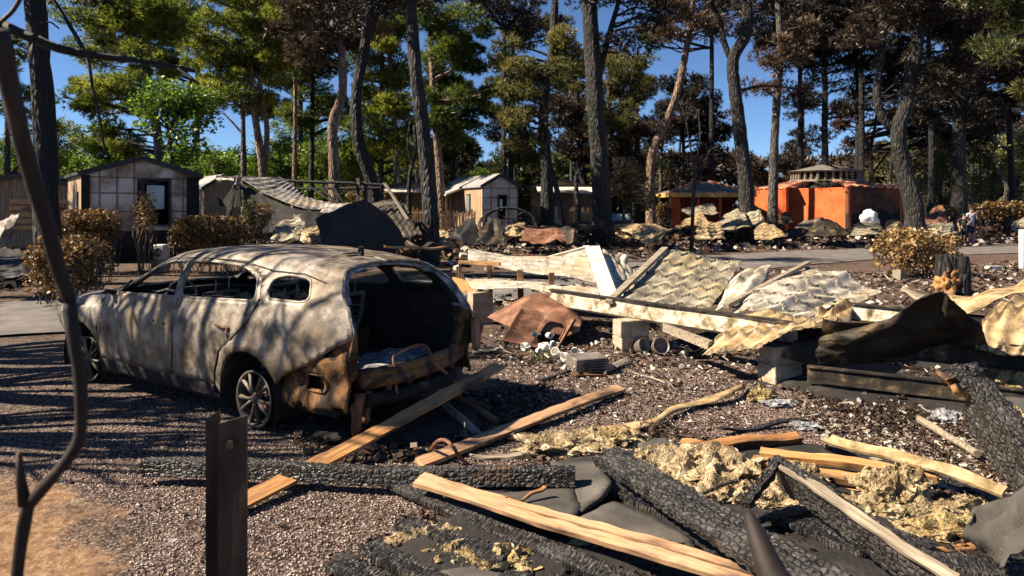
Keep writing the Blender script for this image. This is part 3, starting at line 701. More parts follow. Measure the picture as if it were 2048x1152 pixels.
def house_frame(root, O, yaw):
    """returns f(x,y,z) -> world; local x right along gable, y back along ridge"""
    c, s = math.cos(yaw), math.sin(yaw)
    return lambda x, y, z: Vector((O[0]+c*x-s*y, O[1]+s*x+c*y, z))
def lbox(mb, f, a, b):
    """box between local corners a,b through frame f"""
    vs = [f(x,y,z) for x in (a[0],b[0]) for y in (a[1],b[1]) for z in (a[2],b[2])]
    return mb.add(vs, [(0,1,3,2),(4,6,7,5),(0,4,5,1),(2,3,7,6),(0,2,6,4),(1,5,7,3)])
def cabin(name, label, O, yaw, wd, ln, eave, peak, walls, gable, roofm, over=.18, base=.45, gable_win=None, side_win=(), grid_=True, group='holiday cabins'):
    f = house_frame(None, O, yaw); root = thing(name, label, 'cabin', (O[0], O[1], 0), group)
    h = wd/2
    mb = MB(); lbox(mb, f, (-h,.05,base), (-h+.08,ln,eave)); lbox(mb, f, (h-.08,.05,base), (h,ln,eave)); lbox(mb, f, (-h,ln-.08,base),(h,ln,eave)); obj('wall', mb, walls, root)
    # gable wall with a real opening
    gb = MB(); pr = lambda pts, y0, y1: gb.add([f(x,y0,z) for x,z in pts]+[f(x,y1,z) for x,z in pts], [tuple(range(len(pts))), tuple(range(2*len(pts)-1, len(pts)-1, -1))]+[(i, len(pts)+i, len(pts)+(i+1) % len(pts), (i+1) % len(pts)) for i in range(len(pts))])
    zt = lambda x: peak-(peak-eave)*abs(x)/h
    if gable_win:
        a, b_, z0, z1 = gable_win
        pr([(-h,base),(a,base),(a,zt(a)),(-h,eave)] if a < 0 else [(-h,base),(a,base),(a,zt(a)),(0,peak),(-h,eave)], 0, .07)
        pr([(b_,base),(h,base),(h,eave),(b_,zt(b_))] if b_ > 0 else [(b_,base),(h,base),(h,eave),(0,peak),(b_,zt(b_))], 0, .07)
        up = [(a,z1),(b_,z1),(b_,zt(b_))]+([(0,peak)] if a < 0 < b_ else [])+[(a,zt(a))]
        pr(up, 0, .07)
        if z0 > base+.02: pr([(a,base),(b_,base),(b_,z0),(a,z0)], 0, .07)
    else: pr([(-h,base),(h,base),(h,eave),(0,peak),(-h,eave)], 0, .07)
    obj('gable_wall', gb, gable, root)
    if gable_win:
        fr = MB()
        for A, B in (((a-.05,z0-.05),(a+.03,z1+.05)),((b_-.03,z0-.05),(b_+.05,z1+.05)),((a+.03,z1-.02),(b_-.03,z1+.05)),((a+.03,z0-.05),(b_-.03,z0+.02))):
            lbox(fr, f, (A[0],-.03,A[1]), (B[0],.09,B[1]))
        w_ = obj('window', fr, 'frame_dark', root)
        gl = MB(); lbox(gl, f, (a+.12,.10,z0+(z1-z0)*.35), (b_-.15,.11,z1-.18)); obj('pane', gl, 'glass', w_)
    if grid_:
        gr = MB(); n = max(3, round(wd/.52))
        for k in range(n+1):
            x = -h+wd*k/n
            if gable_win and gable_win[0]-.05 < x < gable_win[1]+.05: continue
            x = min(max(x, -h+.03), h-.03); lbox(gr, f, (x-.018,-.022,base), (x+.018,0,zt(x)-.05))
        for z in (1.0, 1.65, 2.25, eave-.08):
            if gable_win and gable_win[2] < z < gable_win[3]:
                lbox(gr, f, (-h,-.018,z-.02),(gable_win[0]-.06,0,z+.02)); lbox(gr, f, (gable_win[1]+.06,-.018,z-.02),(h,0,z+.02))
            else: lbox(gr, f, (-h,-.018,z-.02),(h,0,z+.02))
        obj('battens', gr, 'batten', root)
    rf = MB(); t = .09
    for sgn in (-1, 1):
        a, b_ = f(0,-over,peak+.02), f(sgn*(h+over),-over,eave-(peak-eave)*over/h+.02); c, d = f(sgn*(h+over),ln+over,eave-(peak-eave)*over/h+.02), f(0,ln+over,peak+.02)
        rf.prism([a,b_,c,d], (0,0,t))
    ro = obj('roof', rf, roofm, root)
    tr = MB()
    for sgn in (-1, 1): tr.bar(f(0,-over-.02,peak+.04), f(sgn*(h+over),-over-.02,eave-(peak-eave)*over/h+.04), .05, .16)
    obj('barge_board', tr, 'frame_dark', ro)
    for (y0, y1, z0, z1) in side_win:
        mb = MB(); lbox(mb, f, (-h-.04,y0,z0), (-h+.02,y1,z1)); w_ = obj('window', mb, 'frame_dark', root)
        mb = MB(); lbox(mb, f, (-h-.055,y0+.07,z0+.07), (-h-.042,y1-.07,z1-.07)); obj('pane', mb, 'glass', w_)
    sk = MB(); lbox(sk, f, (-h+.05,.06,0), (h-.05,ln-.06,base)); obj('skirt', sk, 'soot', root)
    return root, f
# A: stripped cabin, gable to the camera
_yaw = R(38); _W = 3.45; _p = at(163,0,21.6); cx = _p.x+math.cos(_yaw)*_W/2; Y = 21.6+math.sin(_yaw)*_W/2
A, fA = cabin('cabin','fire-stripped cabin with a pale gridded gable wall at left',(cx, Y), _yaw, _W, 8.5, 2.84, 3.38, 'siding_tan', 'panel_white', 'frame_dark', .12, .5, (.02,.82,1.2,2.7), [(.8,1.3,1.1,2.3)])
mb = MB(); lbox(mb, fA, (-1.74,-.05,.4), (-1.5,-.005,2.82)); lbox(mb, fA, (1.35,-.05,.4), (1.74,-.005,2.82)); lbox(mb, fA, (-1.5,-.04,.4), (1.35,-.005,1.0)); lbox(mb, fA, (-.16,-.05,1.0),(-.03,-.012,2.72)); obj('burnt_cladding', mb, 'soot', A)
# dark shed and fence beyond, far left
B0, fB = cabin('shed','dark wooden shed with orange boards behind the black left trunk',(at(40,0,25).x, 25), R(5), 4.6, 5, 2.5, 2.9, 'siding_brown', 'siding_brown', 'frame_dark', .15, .3, None, (), False)
mb = MB(); 
for k in range(5): lbox(mb, fB, (-.4+.02*k,-.06,.95+k*.24), (2.2,-.01,1.12+k*.24))
obj('board', mb, 'wood_orange', B0)
# small plank cabin
Y = 34; C0, fC = cabin('cabin','small plank-clad cabin between the stripped cabin and the ruin',(at(428,0,Y).x, Y+1), R(38), 1.8, 3, 2.75, 3.35, 'siding_tan', 'siding_tan', 'roof_grey', .15, .4, None, [(.9,1.5,1.0,2.4)], False)
# D: long cabin with porch
Y = 34; gx0, gx1 = at(967,0,Y).x, at(1034,0,Y).x
D, fD = cabin('cabin','cabin with a pale pink gridded gable and one dark burnt window',((gx0+gx1)/2, Y), R(24), 1.95, 6.2, 2.8, 3.35, 'siding_tan', 'panel_pink', 'roof_grey', .12, .5, (-.1,.32,1.2,2.35), [(1.6,2.1,1.35,2.45)])
def porch(root, f, x, y0, y1, z, depth, posts, rails=True):
    mb = MB(); mb.prism([f(x-depth,y0,z-.25), f(x,y0,z+.12), f(x,y1,z+.12), f(x-depth,y1,z-.25)], (0,0,.08)); obj('awning', mb, 'awning', root)
    for p in posts: mb = MB(); lbox(mb, f, (x-depth+.05,p,0), (x-depth+.15,p+.1,z-.22)); obj('post', mb, 'picket', root)
def picket_fence(label, p0, p1, h0, h, gap=.16, group='picket fences round the porches'):
    p0, p1 = Vector(p0), Vector(p1); root = thing('picket_fence', label, 'fence', p0.lerp(p1,.5), group); L = (p1-p0).length; n = int(L/gap); d = (p1-p0)/n
    mb = MB()
    for k in range(n+1):
        q = p0+d*k; hh = h*random.uniform(.86,1.05); mb.bar(q+Vector((0,0,h0)), q+Vector((random.uniform(-.03,.03),0,h0+hh)), .085, .022, up=(0,1,0))
    obj('pickets', mb, 'picket', root)
    mb = MB()
    for z in (h0+.15, h0+h*.75): mb.bar(p0+Vector((0,.04,z)), p1+Vector((0,.04,z)), .03, .07)
    obj('rail', mb, 'picket', root); return root
porch(D, fD, -.98, 2.6, 6.2, 2.62, 1.0, [2.8, 4.4, 6.0])
D2, fD2 = cabin('cabin','low cabin with a cream awning behind the charred slanting trunk',(at(835,0,37).x, 38.5), R(4), 6.0, 4.2, 2.75, 3.2, 'siding_brown', 'siding_brown', 'roof_grey', .15, .5, None, (), False)
mb = MB(); mb.prism([fD2(-3,-1.4,2.55), fD2(2.4,-1.4,2.55), fD2(2.4,0,2.8), fD2(-3,0,2.8)], (0,0,.07)); obj('awning', mb, 'awning', D2)
for x in (-2.9, -.6, 1.6): mb = MB(); lbox(mb, fD2, (x,-1.35,0),(x+.1,-1.25,2.5)); obj('post', mb, 'picket', D2)
for x in (-1.7, .6): mb = MB(); lbox(mb, fD2, (x,-.03,1.3),(x+.7,.0,2.2)); obj('window', mb, 'frame_dark', D2)
picket_fence('weathered picket fence before the low cabin with a cream awning', at(800,0,35.5)*Vector((1,1,0)) if False else (at(800,0,35.5).x,35.5,0), (at(862,0,34.5).x,34.5,0), .7, 1.05)
picket_fence('reddish picket fence with a gate between the charred trunk and the pale pink gable', (at(872,0,33).x,33,0), (at(950,0,32.2).x,32.2,0), .65, 1.0)
mb = MB(); st = thing('porch_steps','low wooden steps up to the picket gate','steps',(at(908,0,32).x,31.8,0))
for k in range(3): mb.box((at(908,0,32).x,31.7+k*.2,.15+k*.2),(1.1,.26,.06))
obj('tread', mb, 'wood_grey', st)
mb = MB(); mb.box((at(908,0,32).x-.5,31.95,.25),(.05,.6,.5)); obj('side_board', mb, 'picket', st)
# E: second middle cabin with awning
E_, fE = cabin('cabin','brown cabin with a cream awning and grey roof right of the leaning dark trunk',(at(1122,0,39).x, 39.5), R(3), 3.9, 5, 2.8, 3.3, 'siding_brown', 'siding_brown', 'roof_grey', .15, .5, None, (), False)
mb = MB(); mb.prism([fE(-1.4,-1.3,2.6), fE(2.1,-1.3,2.5), fE(2.1,0,2.9), fE(-1.4,0,2.9)], (0,0,.08)); obj('awning', mb, 'awning', E_)
for x in (.55, 2.0): mb = MB(); lbox(mb, fE, (x,-1.25,0),(x+.1,-1.15,2.5)); obj('post', mb, 'picket', E_)
mb = MB(); lbox(mb, fE, (-.9,-.03,1.5),(-.3,0,2.3)); obj('window', mb, 'frame_dark', E_)
picket_fence('picket fence before the brown cabin with a cream awning', (at(1140,0,37).x,37,0), (at(1200,0,37.4).x,37.4,0), .6, 1.15, .14)
sl_ = thing('slatted_screen','pale slatted screen beside the leaning dark trunk','screen',(at(1105,0,36.5).x,36.5,0)); mb = MB()
for k in range(9): mb.box((at(1104,0,36.5).x,36.5,.7+k*.13),(.62,.03,.08))
obj('slats', mb, 'awning', sl_)
for dx in (-.3,.3): mb = MB(); mb.box((at(1104,0,36.5).x+dx,36.54,.95),(.06,.05,1.9)); obj('post', mb, 'picket', sl_)
# covered parked car by the picket fence
pc = thing('parked_car','dark parked car with a blue-white glinting windscreen left of the dry golden tree','car',(at(1236,0,38).x,38,0)); cx = at(1236,0,38).x
mb = MB(); pr = [(-.0,.35),(-.02,.8),(.5,.95),(.9,1.4),(2.1,1.45),(2.9,1.0),(3.2,.9),(3.2,.35)]
mb.add([(cx-.75,37.2+x,z) for x,z in pr]+[(cx+.75,37.2+x,z) for x,z in pr], [tuple(range(8))[::-1], tuple(range(8,16))]+[(i,(i+1)%8,8+(i+1)%8,8+i) for i in range(8)])
o = obj('body', mb, 'frame_dark', pc); bv = o.modifiers.new('b','BEVEL'); bv.width = .08; bv.segments = 2
mb = MB(); mb.prism([(cx-.6,37.74,.99),(cx+.6,37.74,.99),(cx+.52,38.06,1.35),(cx-.52,38.06,1.35)], (0,-.03,.03)); obj('windscreen', mb, 'glass', pc)
for dx in (-.68,.68):
    for dy in (.55,2.6): mb = MB(); mb.tube([(cx+dx-.1,37.2+dy,.32),(cx+dx+.1,37.2+dy,.32)], .32, 14); obj('wheel', mb, 'black_sheet', pc)
# F: orange pavilion with hip roof
Y = 41; x0, x1 = at(1343,0,Y).x, at(1500,0,Y).x; cx = (x0+x1)/2; wd = x1-x0
Fv = thing('pavilion','open orange pavilion with an ochre fascia and dark hipped tile roof','pavilion',(cx,Y+1.5,0))
mb = MB(); ez, pz = 2.62, 3.15; ov = .25; c4 = [(x0-ov,Y-ov),(x1+ov,Y-ov),(x1+ov,Y+3.4),(x0-ov,Y+3.4)]
ri = [(cx-.3,Y+1.5),(cx+.3,Y+1.5)]
vs = [(x,y,ez) for x,y in c4]+[(x,y,pz+.18) for x,y in ri]
mb.add(vs, [(0,1,5,4),(2,3,4,5),(1,2,5),(3,0,4),(3,2,1,0)]); obj('roof', mb, 'grey_tile', Fv)
mb = MB(); mb.box((cx,Y-ov-.02,ez-.13),(wd+2*ov,.06,.26)); mb.box((x0-ov-.02,Y+1.5,ez-.13),(.06,3.9,.26)); obj('fascia', mb, 'ochre_wood', Fv)
mb = MB(); mb.tube([(x0-ov,Y-ov,ez+.03),(cx-.3,Y+1.5,pz+.22)], .08, 6); mb.tube([(x1+ov,Y-ov,ez+.03),(cx+.3,Y+1.5,pz+.22)], .08, 6); obj('ridge_tile', mb, 'clay_tile', Fv)
mb = MB(); mb.box((x0+.28,Y+.1,1.2),(.5,.25,2.4)); obj('pillar', mb, 'orange_wall', Fv)
mb = MB(); mb.box((x0-.05,Y+.05,1.2),(.14,.14,2.4)); obj('post', mb, 'ochre_wood', Fv)
for k in range(1,4): mb = MB(); mb.box((x0+wd*k/3.6+.35,Y+.2,1.25),(.16,.16,2.5)); obj('post', mb, 'orange_wall', Fv)
mb = MB(); mb.box((cx,Y+3.2,1.2),(wd,.1,2.5)); obj('back_wall', mb, 'orange_shade', Fv); mb = MB(); mb.box((cx+.3,Y+.35,.45),(wd-.9,.1,.9)); obj('parapet', mb, 'orange_wall', Fv)  # back wall coloured dark for the shade inside the pavilion
# G: the orange polygonal building with its cupola
def at2(px, Y, z): return Vector(((px-1024)/F*Y, Y, z))
G = thing('orange_building','orange-rendered many-sided building with clay tiles sliding off and a grey-roofed cupola','building',(at(1650,0,44).x,44,0))
pl = [(1505,43.5),(1572,41.0),(1573,42.0),(1592,41.6),(1697,38.6),(1800,41.5),(1830,47)]
zt = 3.0
for i in range(len(pl)-1):
    (a, Ya), (b, Yb) = pl[i], pl[i+1]; mb = MB(); A_, B_ = at2(a,Ya,0), at2(b,Yb,0); n = (B_-A_).cross(Vector((0,0,1))).normalized()*-.2
    z1 = 2.9 if i != 4 else 1.42
    mb.prism([A_, B_, B_+Vector((0,0,z1)), A_+Vector((0,0,z1))], n); obj('wall', mb, 'orange_wall' if i != 4 else 'soot', G)  # right-hand face turned from the sun, its shade put into dark colours
    if i == 4:
        mb = MB(); mb.prism([A_+Vector((0,0,1.42)), B_+Vector((0,0,1.42)), B_+Vector((0,0,2.9)), A_+Vector((0,0,2.9))], n); obj('wall', mb, 'orange_shade', G)
        mid = A_.lerp(B_,.62)+Vector((0,-.12,.95)); rg = MB(); rg.tube([mid+Vector((.62*math.cos(t)*.85,-.6*math.cos(t)*0,.62*math.sin(t))) for t in np.linspace(0,2*math.pi,24)], .07, 6); obj('round_vent', rg, 'frame_dark', G)
# roof: low cone with missing sector, tiles as real bumps
C_ = at2(1645,45,0); zc = 3.75; ring = [at2(x,y,2.95) for x,y in [(1500,43.6),(1572,40.9),(1592,41.4),(1697,38.3),(1806,41.4),(1838,47)]]
for i in range(len(ring)-1):
    if i == 2 : continue
    a, b = ring[i], ring[i+1]; mb = MB(); vs = []; nu, nv = 14, 9
    for u in range(nu+1):
        for v in range(nv+1):
            e = a.lerp(b, u/nu); t = v/nv*.62; p = e.lerp(Vector((C_.x, C_.y, zc)), t)
            ww = .07*abs(math.sin(u*math.pi*.5))*1 + .05*noise.noise(p*2.5); vs.append(p+Vector((0,0,ww-.05*(v%2)*.6)))
    mb.add(vs, [(u*(nv+1)+v, (u+1)*(nv+1)+v, (u+1)*(nv+1)+v+1, u*(nv+1)+v+1) for u in range(nu) for v in range(nv)])
    o = obj('roof', mb, 'clay_tile', G)
    s_ = o.modifiers.new('t','SOLIDIFY'); s_.thickness = .09
mb = MB(); a, b = ring[2]+Vector((0,.5,-.5)), ring[3]+Vector((0,.6,-.5)); mb.prism([a,b,Vector((C_.x+1,C_.y-1,3.4)),Vector((C_.x-1,C_.y-1,3.4))],(0,0,.05)); obj('roof_void', mb, 'soot', G)
mb = MB()
for k in range(8): mb.bar(Vector((C_.x-1.6+k*.42,40.4,2.85+.1*random.random())), Vector((C_.x-1.5+k*.4,43.5,3.5)), .08, .12)
obj('rafters', mb, 'char', G)
cu = MB(); n8 = 10; rc = 2.1; cc_ = Vector((C_.x-.1, 44.2, 0))
def ngon(r, z, k, yo=0): t = 2*math.pi*(k+.5)/n8; return Vector((cc_.x+r*math.cos(t), cc_.y+r*math.sin(t)*.9, z))
for z0, z1, r in ((3.38,3.50,2.3),(3.98,4.06,2.3)):
    cu.add([ngon(r,z0,k) for k in range(n8)]+[ngon(r,z1,k) for k in range(n8)], [tuple(range(n8))[::-1], tuple(range(n8,2*n8))]+[(k,(k+1)%n8,n8+(k+1)%n8,n8+k) for k in range(n8)])
cup = obj('cupola', cu, 'wood_grey', G)
for k in range(n8):
    a, b = ngon(2.12,0,k), ngon(2.12,0,k+1)
    for t in (0,.33,.66): pw = MB(); pw.box(a.lerp(b,t)+Vector((0,0,3.74)),(.12,.12,.50)); obj('cupola_post', pw, 'wood_grey', cup)
gw = MB(); gw.add([ngon(2.0,3.5,k) for k in range(n8)]+[ngon(2.0,3.82,k) for k in range(n8)], [(k,(k+1)%n8,n8+(k+1)%n8,n8+k) for k in range(n8)]); obj('cupola_wall', gw, 'tile_under', cup)
cr = MB(); cr.add([ngon(2.42,4.06,k) for k in range(n8)]+[Vector((cc_.x+.3,cc_.y,4.52)),Vector((cc_.x-.3,cc_.y,4.52))], [(k,(k+1)%n8,n8 if math.cos(2*math.pi*(k+1)/n8) > 0 else n8+1) for k in range(n8)]+[tuple(range(n8))[::-1]]); obj('cupola_roof', cr, 'steelgrey', G)
mb = MB(); 
for x_ in (1505,1575): pass
ye = thing('yellow_gate','yellow gate posts at the right end of the orange building','gate',(at(1812,0,41).x,41,0))
for dx in (0,.3): mb = MB(); mb.box((at(1808,0,41).x+dx,41,.9),(.1,.1,1.8)); obj('post', mb, 'ochre_wood', ye)
mb = MB(); mb.box((at(1808,0,41).x+.15,41,1.5),(.2,.05,.08)); obj('rail', mb, 'ochre_wood', ye)
# air conditioner by the stripped cabin
ac = thing('outdoor_unit','soiled white outdoor unit standing before the stripped cabin','air conditioner',(at(322,0,19).x,19,0)); cx = at(322,0,19).x
mb = MB(); mb.box((cx,19,.55),(.30,.3,.42)); o = obj('casing', mb, 'white_paint', ac); bv = o.modifiers.new('b','BEVEL'); bv.width = .03; bv.segments = 2
mb = MB(); mb.lathe((cx-.02,18.845,.55),[(.02,0),(.12,.01),(.13,0),(.125,-.01)],18,M=Matrix.Rotation(R(90),3,'X')); obj('fan_grille', mb, 'frame_dark', ac)
mb = MB(); mb.box((cx,19,.17),(.34,.34,.34)); obj('plinth', mb, 'concrete', ac)
# ---------------------------------------------------------------- people
def person(label, px, Y, hgt, P, skin_r, cloth, yaw=0):
    root = thing('person', label, 'person', (at(px,0,Y).x, Y, 0), 'people standing together on the lane'); L = root.location; k = hgt/1.75
    def skin(name, verts, edges, rad, mat, par, lv=2):
        me = bpy.data.meshes.new(name); o = bpy.data.objects.new(name, me); col.objects.link(o); o.parent = par; WL[o.name] = WL[root.name]
        cz, sz = math.cos(yaw), math.sin(yaw)
        me.from_pydata([((x*cz-y*sz)*k, (x*sz+y*cz)*k, z*k) for x,y,z in verts], edges, []); me.materials.append(MAT[mat])
        m = o.modifiers.new('skin','SKIN'); m.use_smooth_shade = True
        for i, v in enumerate(me.skin_vertices[0].data): r = rad[i]; v.radius = (r[0]*k, r[1]*k) if isinstance(r, tuple) else (r*k, r*k)
        me.skin_vertices[0].data[0].use_root = True
        s = o.modifiers.new('sub','SUBSURF'); s.levels = lv; s.render_levels = lv; return o
    return root, skin
MAT['skin'] = simple('skin', [(.3,(.30,.17,.11)),(.7,(.42,.26,.18))], 6, .6, bd=0)
MAT['shirt_blue'] = simple('light_blue_shirt', [(.3,(.20,.25,.36)),(.7,(.32,.38,.5))], 5, .9)
MAT['navy'] = simple('navy_cloth', [(.3,(.012,.018,.035)),(.7,(.03,.045,.08))], 5, .9)
MAT['black_cloth'] = simple('black_cloth', [(.3,g(.008)),(.7,g(.02))], 5, .9)
MAT['hair'] = simple('dark_hair', [(.3,g(.006)),(.7,(.03,.02,.014))], 30, .6, (1,1,.3))
def build_person(label, px, Y, hgt, arms, legs, shirt, shorts, shoes, yaw, lean=0):
    root, skin = person(label, px, Y, hgt, None, None, None, yaw)
    hd = (lean*1.2, -.02, 1.58)
    V = [(0,0,.95),(lean*.3,0,1.12),(lean*.7,0,1.32),(lean*.9,0,1.44),(hd[0],-.01,1.51),hd,(hd[0],-.015,1.67)]
    Rd = [(.15,.11),(.135,.095),(.16,.10),(.09,.07),.052,(.085,.10),(.07,.085)]; Ed = [(0,1),(1,2),(2,3),(3,4),(4,5),(5,6)]
    for sgn, (hip, kn, an, toe) in legs.items():
        b = len(V); V += [hip, kn, an, toe]; Rd += [.088,.058,.040,.035]; Ed += [(0,b),(b,b+1),(b+1,b+2),(b+2,b+3)]
    for sgn, (sh, el, wr, hand, fdir) in arms.items():
        b = len(V); V += [sh, el, wr, hand]; Rd += [.055,.042,.027,(.035,.02)]; Ed += [(3,b),(b,b+1),(b+1,b+2),(b+2,b+3)]
        for q, l in enumerate((.065,.075,.08,.068)):
            c = len(V); o_ = Vector(hand)+Vector((.018*(q-1.5),0,.012*q-.02)); d = Vector(fdir).normalized()
            V += [tuple(o_+d*l*.6), tuple(o_+d*l+Vector((0,0,-.02)))]; Rd += [.010,.008]; Ed += [(b+3,c),(c,c+1)]
        c = len(V); V += [tuple(Vector(hand)+Vector((.035,-.02,.03)))]; Rd += [.010]; Ed += [(b+3,c)]
    skin('body', V, Ed, Rd, 'skin', root)
    # shirt
    V = [(0,0,.93),(lean*.3,0,1.12),(lean*.7,0,1.32),(lean*.88,0,1.43)]; Rd = [(.175,.13),(.155,.112),(.178,.118),(.10,.085)]; Ed = [(0,1),(1,2),(2,3)]
    for sgn, (sh, el, *_ ) in arms.items():
        b = len(V); V += [sh, tuple(Vector(sh).lerp(Vector(el), .75))]; Rd += [.075,.068]; Ed += [(3,b),(b,b+1)]
    skin('shirt', V, Ed, Rd, shirt, root)
    V = [(0,0,.96)]; Rd = [(.165,.125)]; Ed = []
    for sgn, (hip, kn, an, toe) in legs.items():
        b = len(V); V += [hip, tuple(Vector(hip).lerp(Vector(kn), .85))]; Rd += [.105,.10]; Ed += [(0,b),(b,b+1)]
    skin('shorts', V, Ed, Rd, shorts, root)
    for sgn, (hip, kn, an, toe) in legs.items():
        t = Vector(toe); skin('shoe', [tuple(Vector(an)+Vector((0,.03,-.045))), (t.x, t.y+.02, .045), (t.x, t.y-.07, .04)], [(0,1),(1,2)], [.045,.048,.038], shoes, root)
    hx = Vector(hd); 
    mb = MB(); mb.blob((0,0,0),(.097,.108,.10),3,.06,3,5); o = obj('hair', mb, 'hair', root, local=True, smooth=True)
    k = hgt/1.75; o.location = (hx.x*k, (hx.y+.03)*k, (hx.z+.075)*k); o.scale = (k,k,k)
    for dx, dz, r_, m_ in ((-.035,.01,.012,'black_cloth'),(.035,.01,.012,'black_cloth')):
        e = MB(); e.blob((0,0,0), r_, 1, 0, 1, 1); q = obj('eye', e, m_, root, local=True); q.location = ((hx.x+dx)*k, (hx.y-.10)*k, (hx.z+dz)*k)
    e = MB(); e.tube([(0,0,.03),(0,-.028,-.012),(0,0,-.02)], [.008,.016,.008], 6); q = obj('nose', e, 'skin', root, local=True); q.location = (hx.x*k, (hx.y-.095)*k, (hx.z-.01)*k)
    return root
build_person('person in light blue shirt and navy shorts with hands raised to the face', 1942, 32, 1.78,
    {1:((.19,0,1.40),(.27,-.06,1.15),(.14,-.22,1.38),(.06,-.24,1.47),(-.5,.1,.6)), -1:((-.19,0,1.40),(-.26,-.08,1.17),(-.12,-.24,1.36),(-.04,-.25,1.45),(.4,.1,.7))},
    {1:((.09,0,.86),(.11,-.02,.48),(.12,.02,.09),(.13,-.13,.04)), -1:((-.09,0,.86),(-.11,-.02,.48),(-.12,.02,.09),(-.14,-.13,.04))}, 'shirt_blue','navy','white_paint',0)
build_person('shorter person in dark clothes leaning on the one in the light blue shirt', 1924, 31.85, 1.48,
    {1:((.18,0,1.40),(.30,-.08,1.22),(.40,-.14,1.32),(.46,-.14,1.38),(.8,0,.3)), -1:((-.18,0,1.40),(-.24,-.04,1.14),(-.20,-.10,.92),(-.19,-.12,.84),(0,-.2,-1))},
    {1:((.08,0,.86),(.10,-.02,.48),(.11,.02,.09),(.12,-.12,.04)), -1:((-.10,0,.86),(-.26,.02,.50),(-.46,.06,.10),(-.52,-.06,.04))}, 'black_cloth','black_cloth','black_cloth',0,.10)
# ---------------------------------------------------------------- sheets, beams, planks and rubble
def patch(ctrl, nu, nv, lin=False):
    """ctrl: rows of points; bilinear/Catmull-Rom surface sampled nu x nv"""
    rows = []
    for r in ctrl:
        P = [Vector(p) for p in r]; n = len(P)
        if n == 2 or lin: rows.append([lerp_list(P, i/nu) for i in range(nu+1)])
        else:
            s = spline(P, 12); rows.append([s[min(len(s)-1, int(round(i/nu*(len(s)-1))))].lerp(s[min(len(s)-1, int(round(i/nu*(len(s)-1)))+0)], 0) if False else lerp_list(s, i/nu) for i in range(nu+1)])
    out = []
    for i in range(nu+1):
        c = [rows[k][i] for k in range(len(rows))]
        if len(c) > 2 and not lin: c = spline(c, 12)
        out.append([lerp_list(c, j/nv) for j in range(nv+1)])
    return out
def lerp_list(s, t):
    x = t*(len(s)-1); i = min(int(x), len(s)-2); return s[i].lerp(s[i+1], x-i)
def sheet(name, label, cat, ctrl, mat='tile', nu=60, nv=48, cols=5, rows=5, A=.035, step=.02, crump=.03, th=.006, group=None, under='tile_under', ribs=False, ragged=0, flip=1, parent=None, wavy=.25, lin=False):
    if A and not ribs and nv*1.0/rows < 12: nv = int(rows*12)
    G_ = patch(ctrl, nu, nv, lin); vs = []; fs = []; JT = []
    sd = px_hash(label or name); KU, KV = 4, 3; rs = random.Random(int(sd*1000)+3); lat = [[rs.uniform(-1,1) for _ in range(KV+2)] for _ in range(KU+2)]
    def fold(x, y):      # piecewise flat facets: metal creases along straight lines
        i0, j0 = min(int(x), KU-1), min(int(y), KV-1); a, b = x-i0, y-j0
        if a > b: return lat[i0][j0]*(1-a)+lat[i0+1][j0]*(a-b)+lat[i0+1][j0+1]*b
        return lat[i0][j0]*(1-b)+lat[i0][j0+1]*(b-a)+lat[i0+1][j0+1]*a
    for i in range(nu+1):
        for j in range(nv+1):
            p = G_[i][j]; du = G_[min(i+1, nu)][j]-G_[max(i-1, 0)][j]; dv = G_[i][min(j+1, nv)]-G_[i][max(j-1, 0)]
            n = du.cross(dv); n = n.normalized()*flip if n.length > 1e-9 else Vector((0,0,1)); u, v = i/nu, j/nv
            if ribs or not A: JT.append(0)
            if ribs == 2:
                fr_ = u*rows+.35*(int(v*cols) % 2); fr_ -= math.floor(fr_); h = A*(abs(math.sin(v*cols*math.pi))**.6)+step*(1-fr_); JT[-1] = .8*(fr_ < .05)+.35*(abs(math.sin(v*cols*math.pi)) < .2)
            elif ribs: h = A*(abs(math.sin(u*cols*math.pi))**.7)
            elif not A: h = 0
            else:
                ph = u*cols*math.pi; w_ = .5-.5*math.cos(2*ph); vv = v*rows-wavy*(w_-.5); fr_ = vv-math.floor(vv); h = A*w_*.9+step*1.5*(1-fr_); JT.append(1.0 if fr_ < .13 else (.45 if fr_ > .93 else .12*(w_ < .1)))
            h = h*.62+crump*fold(u*KU, v*KV)+crump*.22*noise.noise(Vector((u*6, v*6, sd)))
            if ragged:
                if j == 0: p = p+dv.normalized()*ragged*noise.noise(Vector((u*7, sd, 1)))
                if j == nv: p = p+dv.normalized()*ragged*noise.noise(Vector((u*7, sd, 4)))
                if i == 0: p = p+du.normalized()*ragged*noise.noise(Vector((v*7, sd, 7)))
                if i == nu: p = p+du.normalized()*ragged*noise.noise(Vector((v*7, sd, 9)))
            vs.append(p+n*h)
    fs = [(i*(nv+1)+j, (i+1)*(nv+1)+j, (i+1)*(nv+1)+j+1, i*(nv+1)+j+1) for i in range(nu) for j in range(nv)]
    if flip < 0: fs = [f[::-1] for f in fs]
    o = link(name, vs, fs, [mat, under], parent, smooth=True, auto=38)
    if len(JT) == len(vs): a_ = o.data.attributes.new('joint_shade','FLOAT','POINT'); a_.data.foreach_set('value', np.clip(np.array(JT, dtype=np.float32), 0, 1))
    s = o.modifiers.new('thick','SOLIDIFY'); s.thickness = th; s.offset = -1; s.material_offset = 1
    if parent is None: tag(o, label, cat, group)
    return o
def T(pts): return [at(*p) for p in pts]
TS = 'fallen roof sheets'
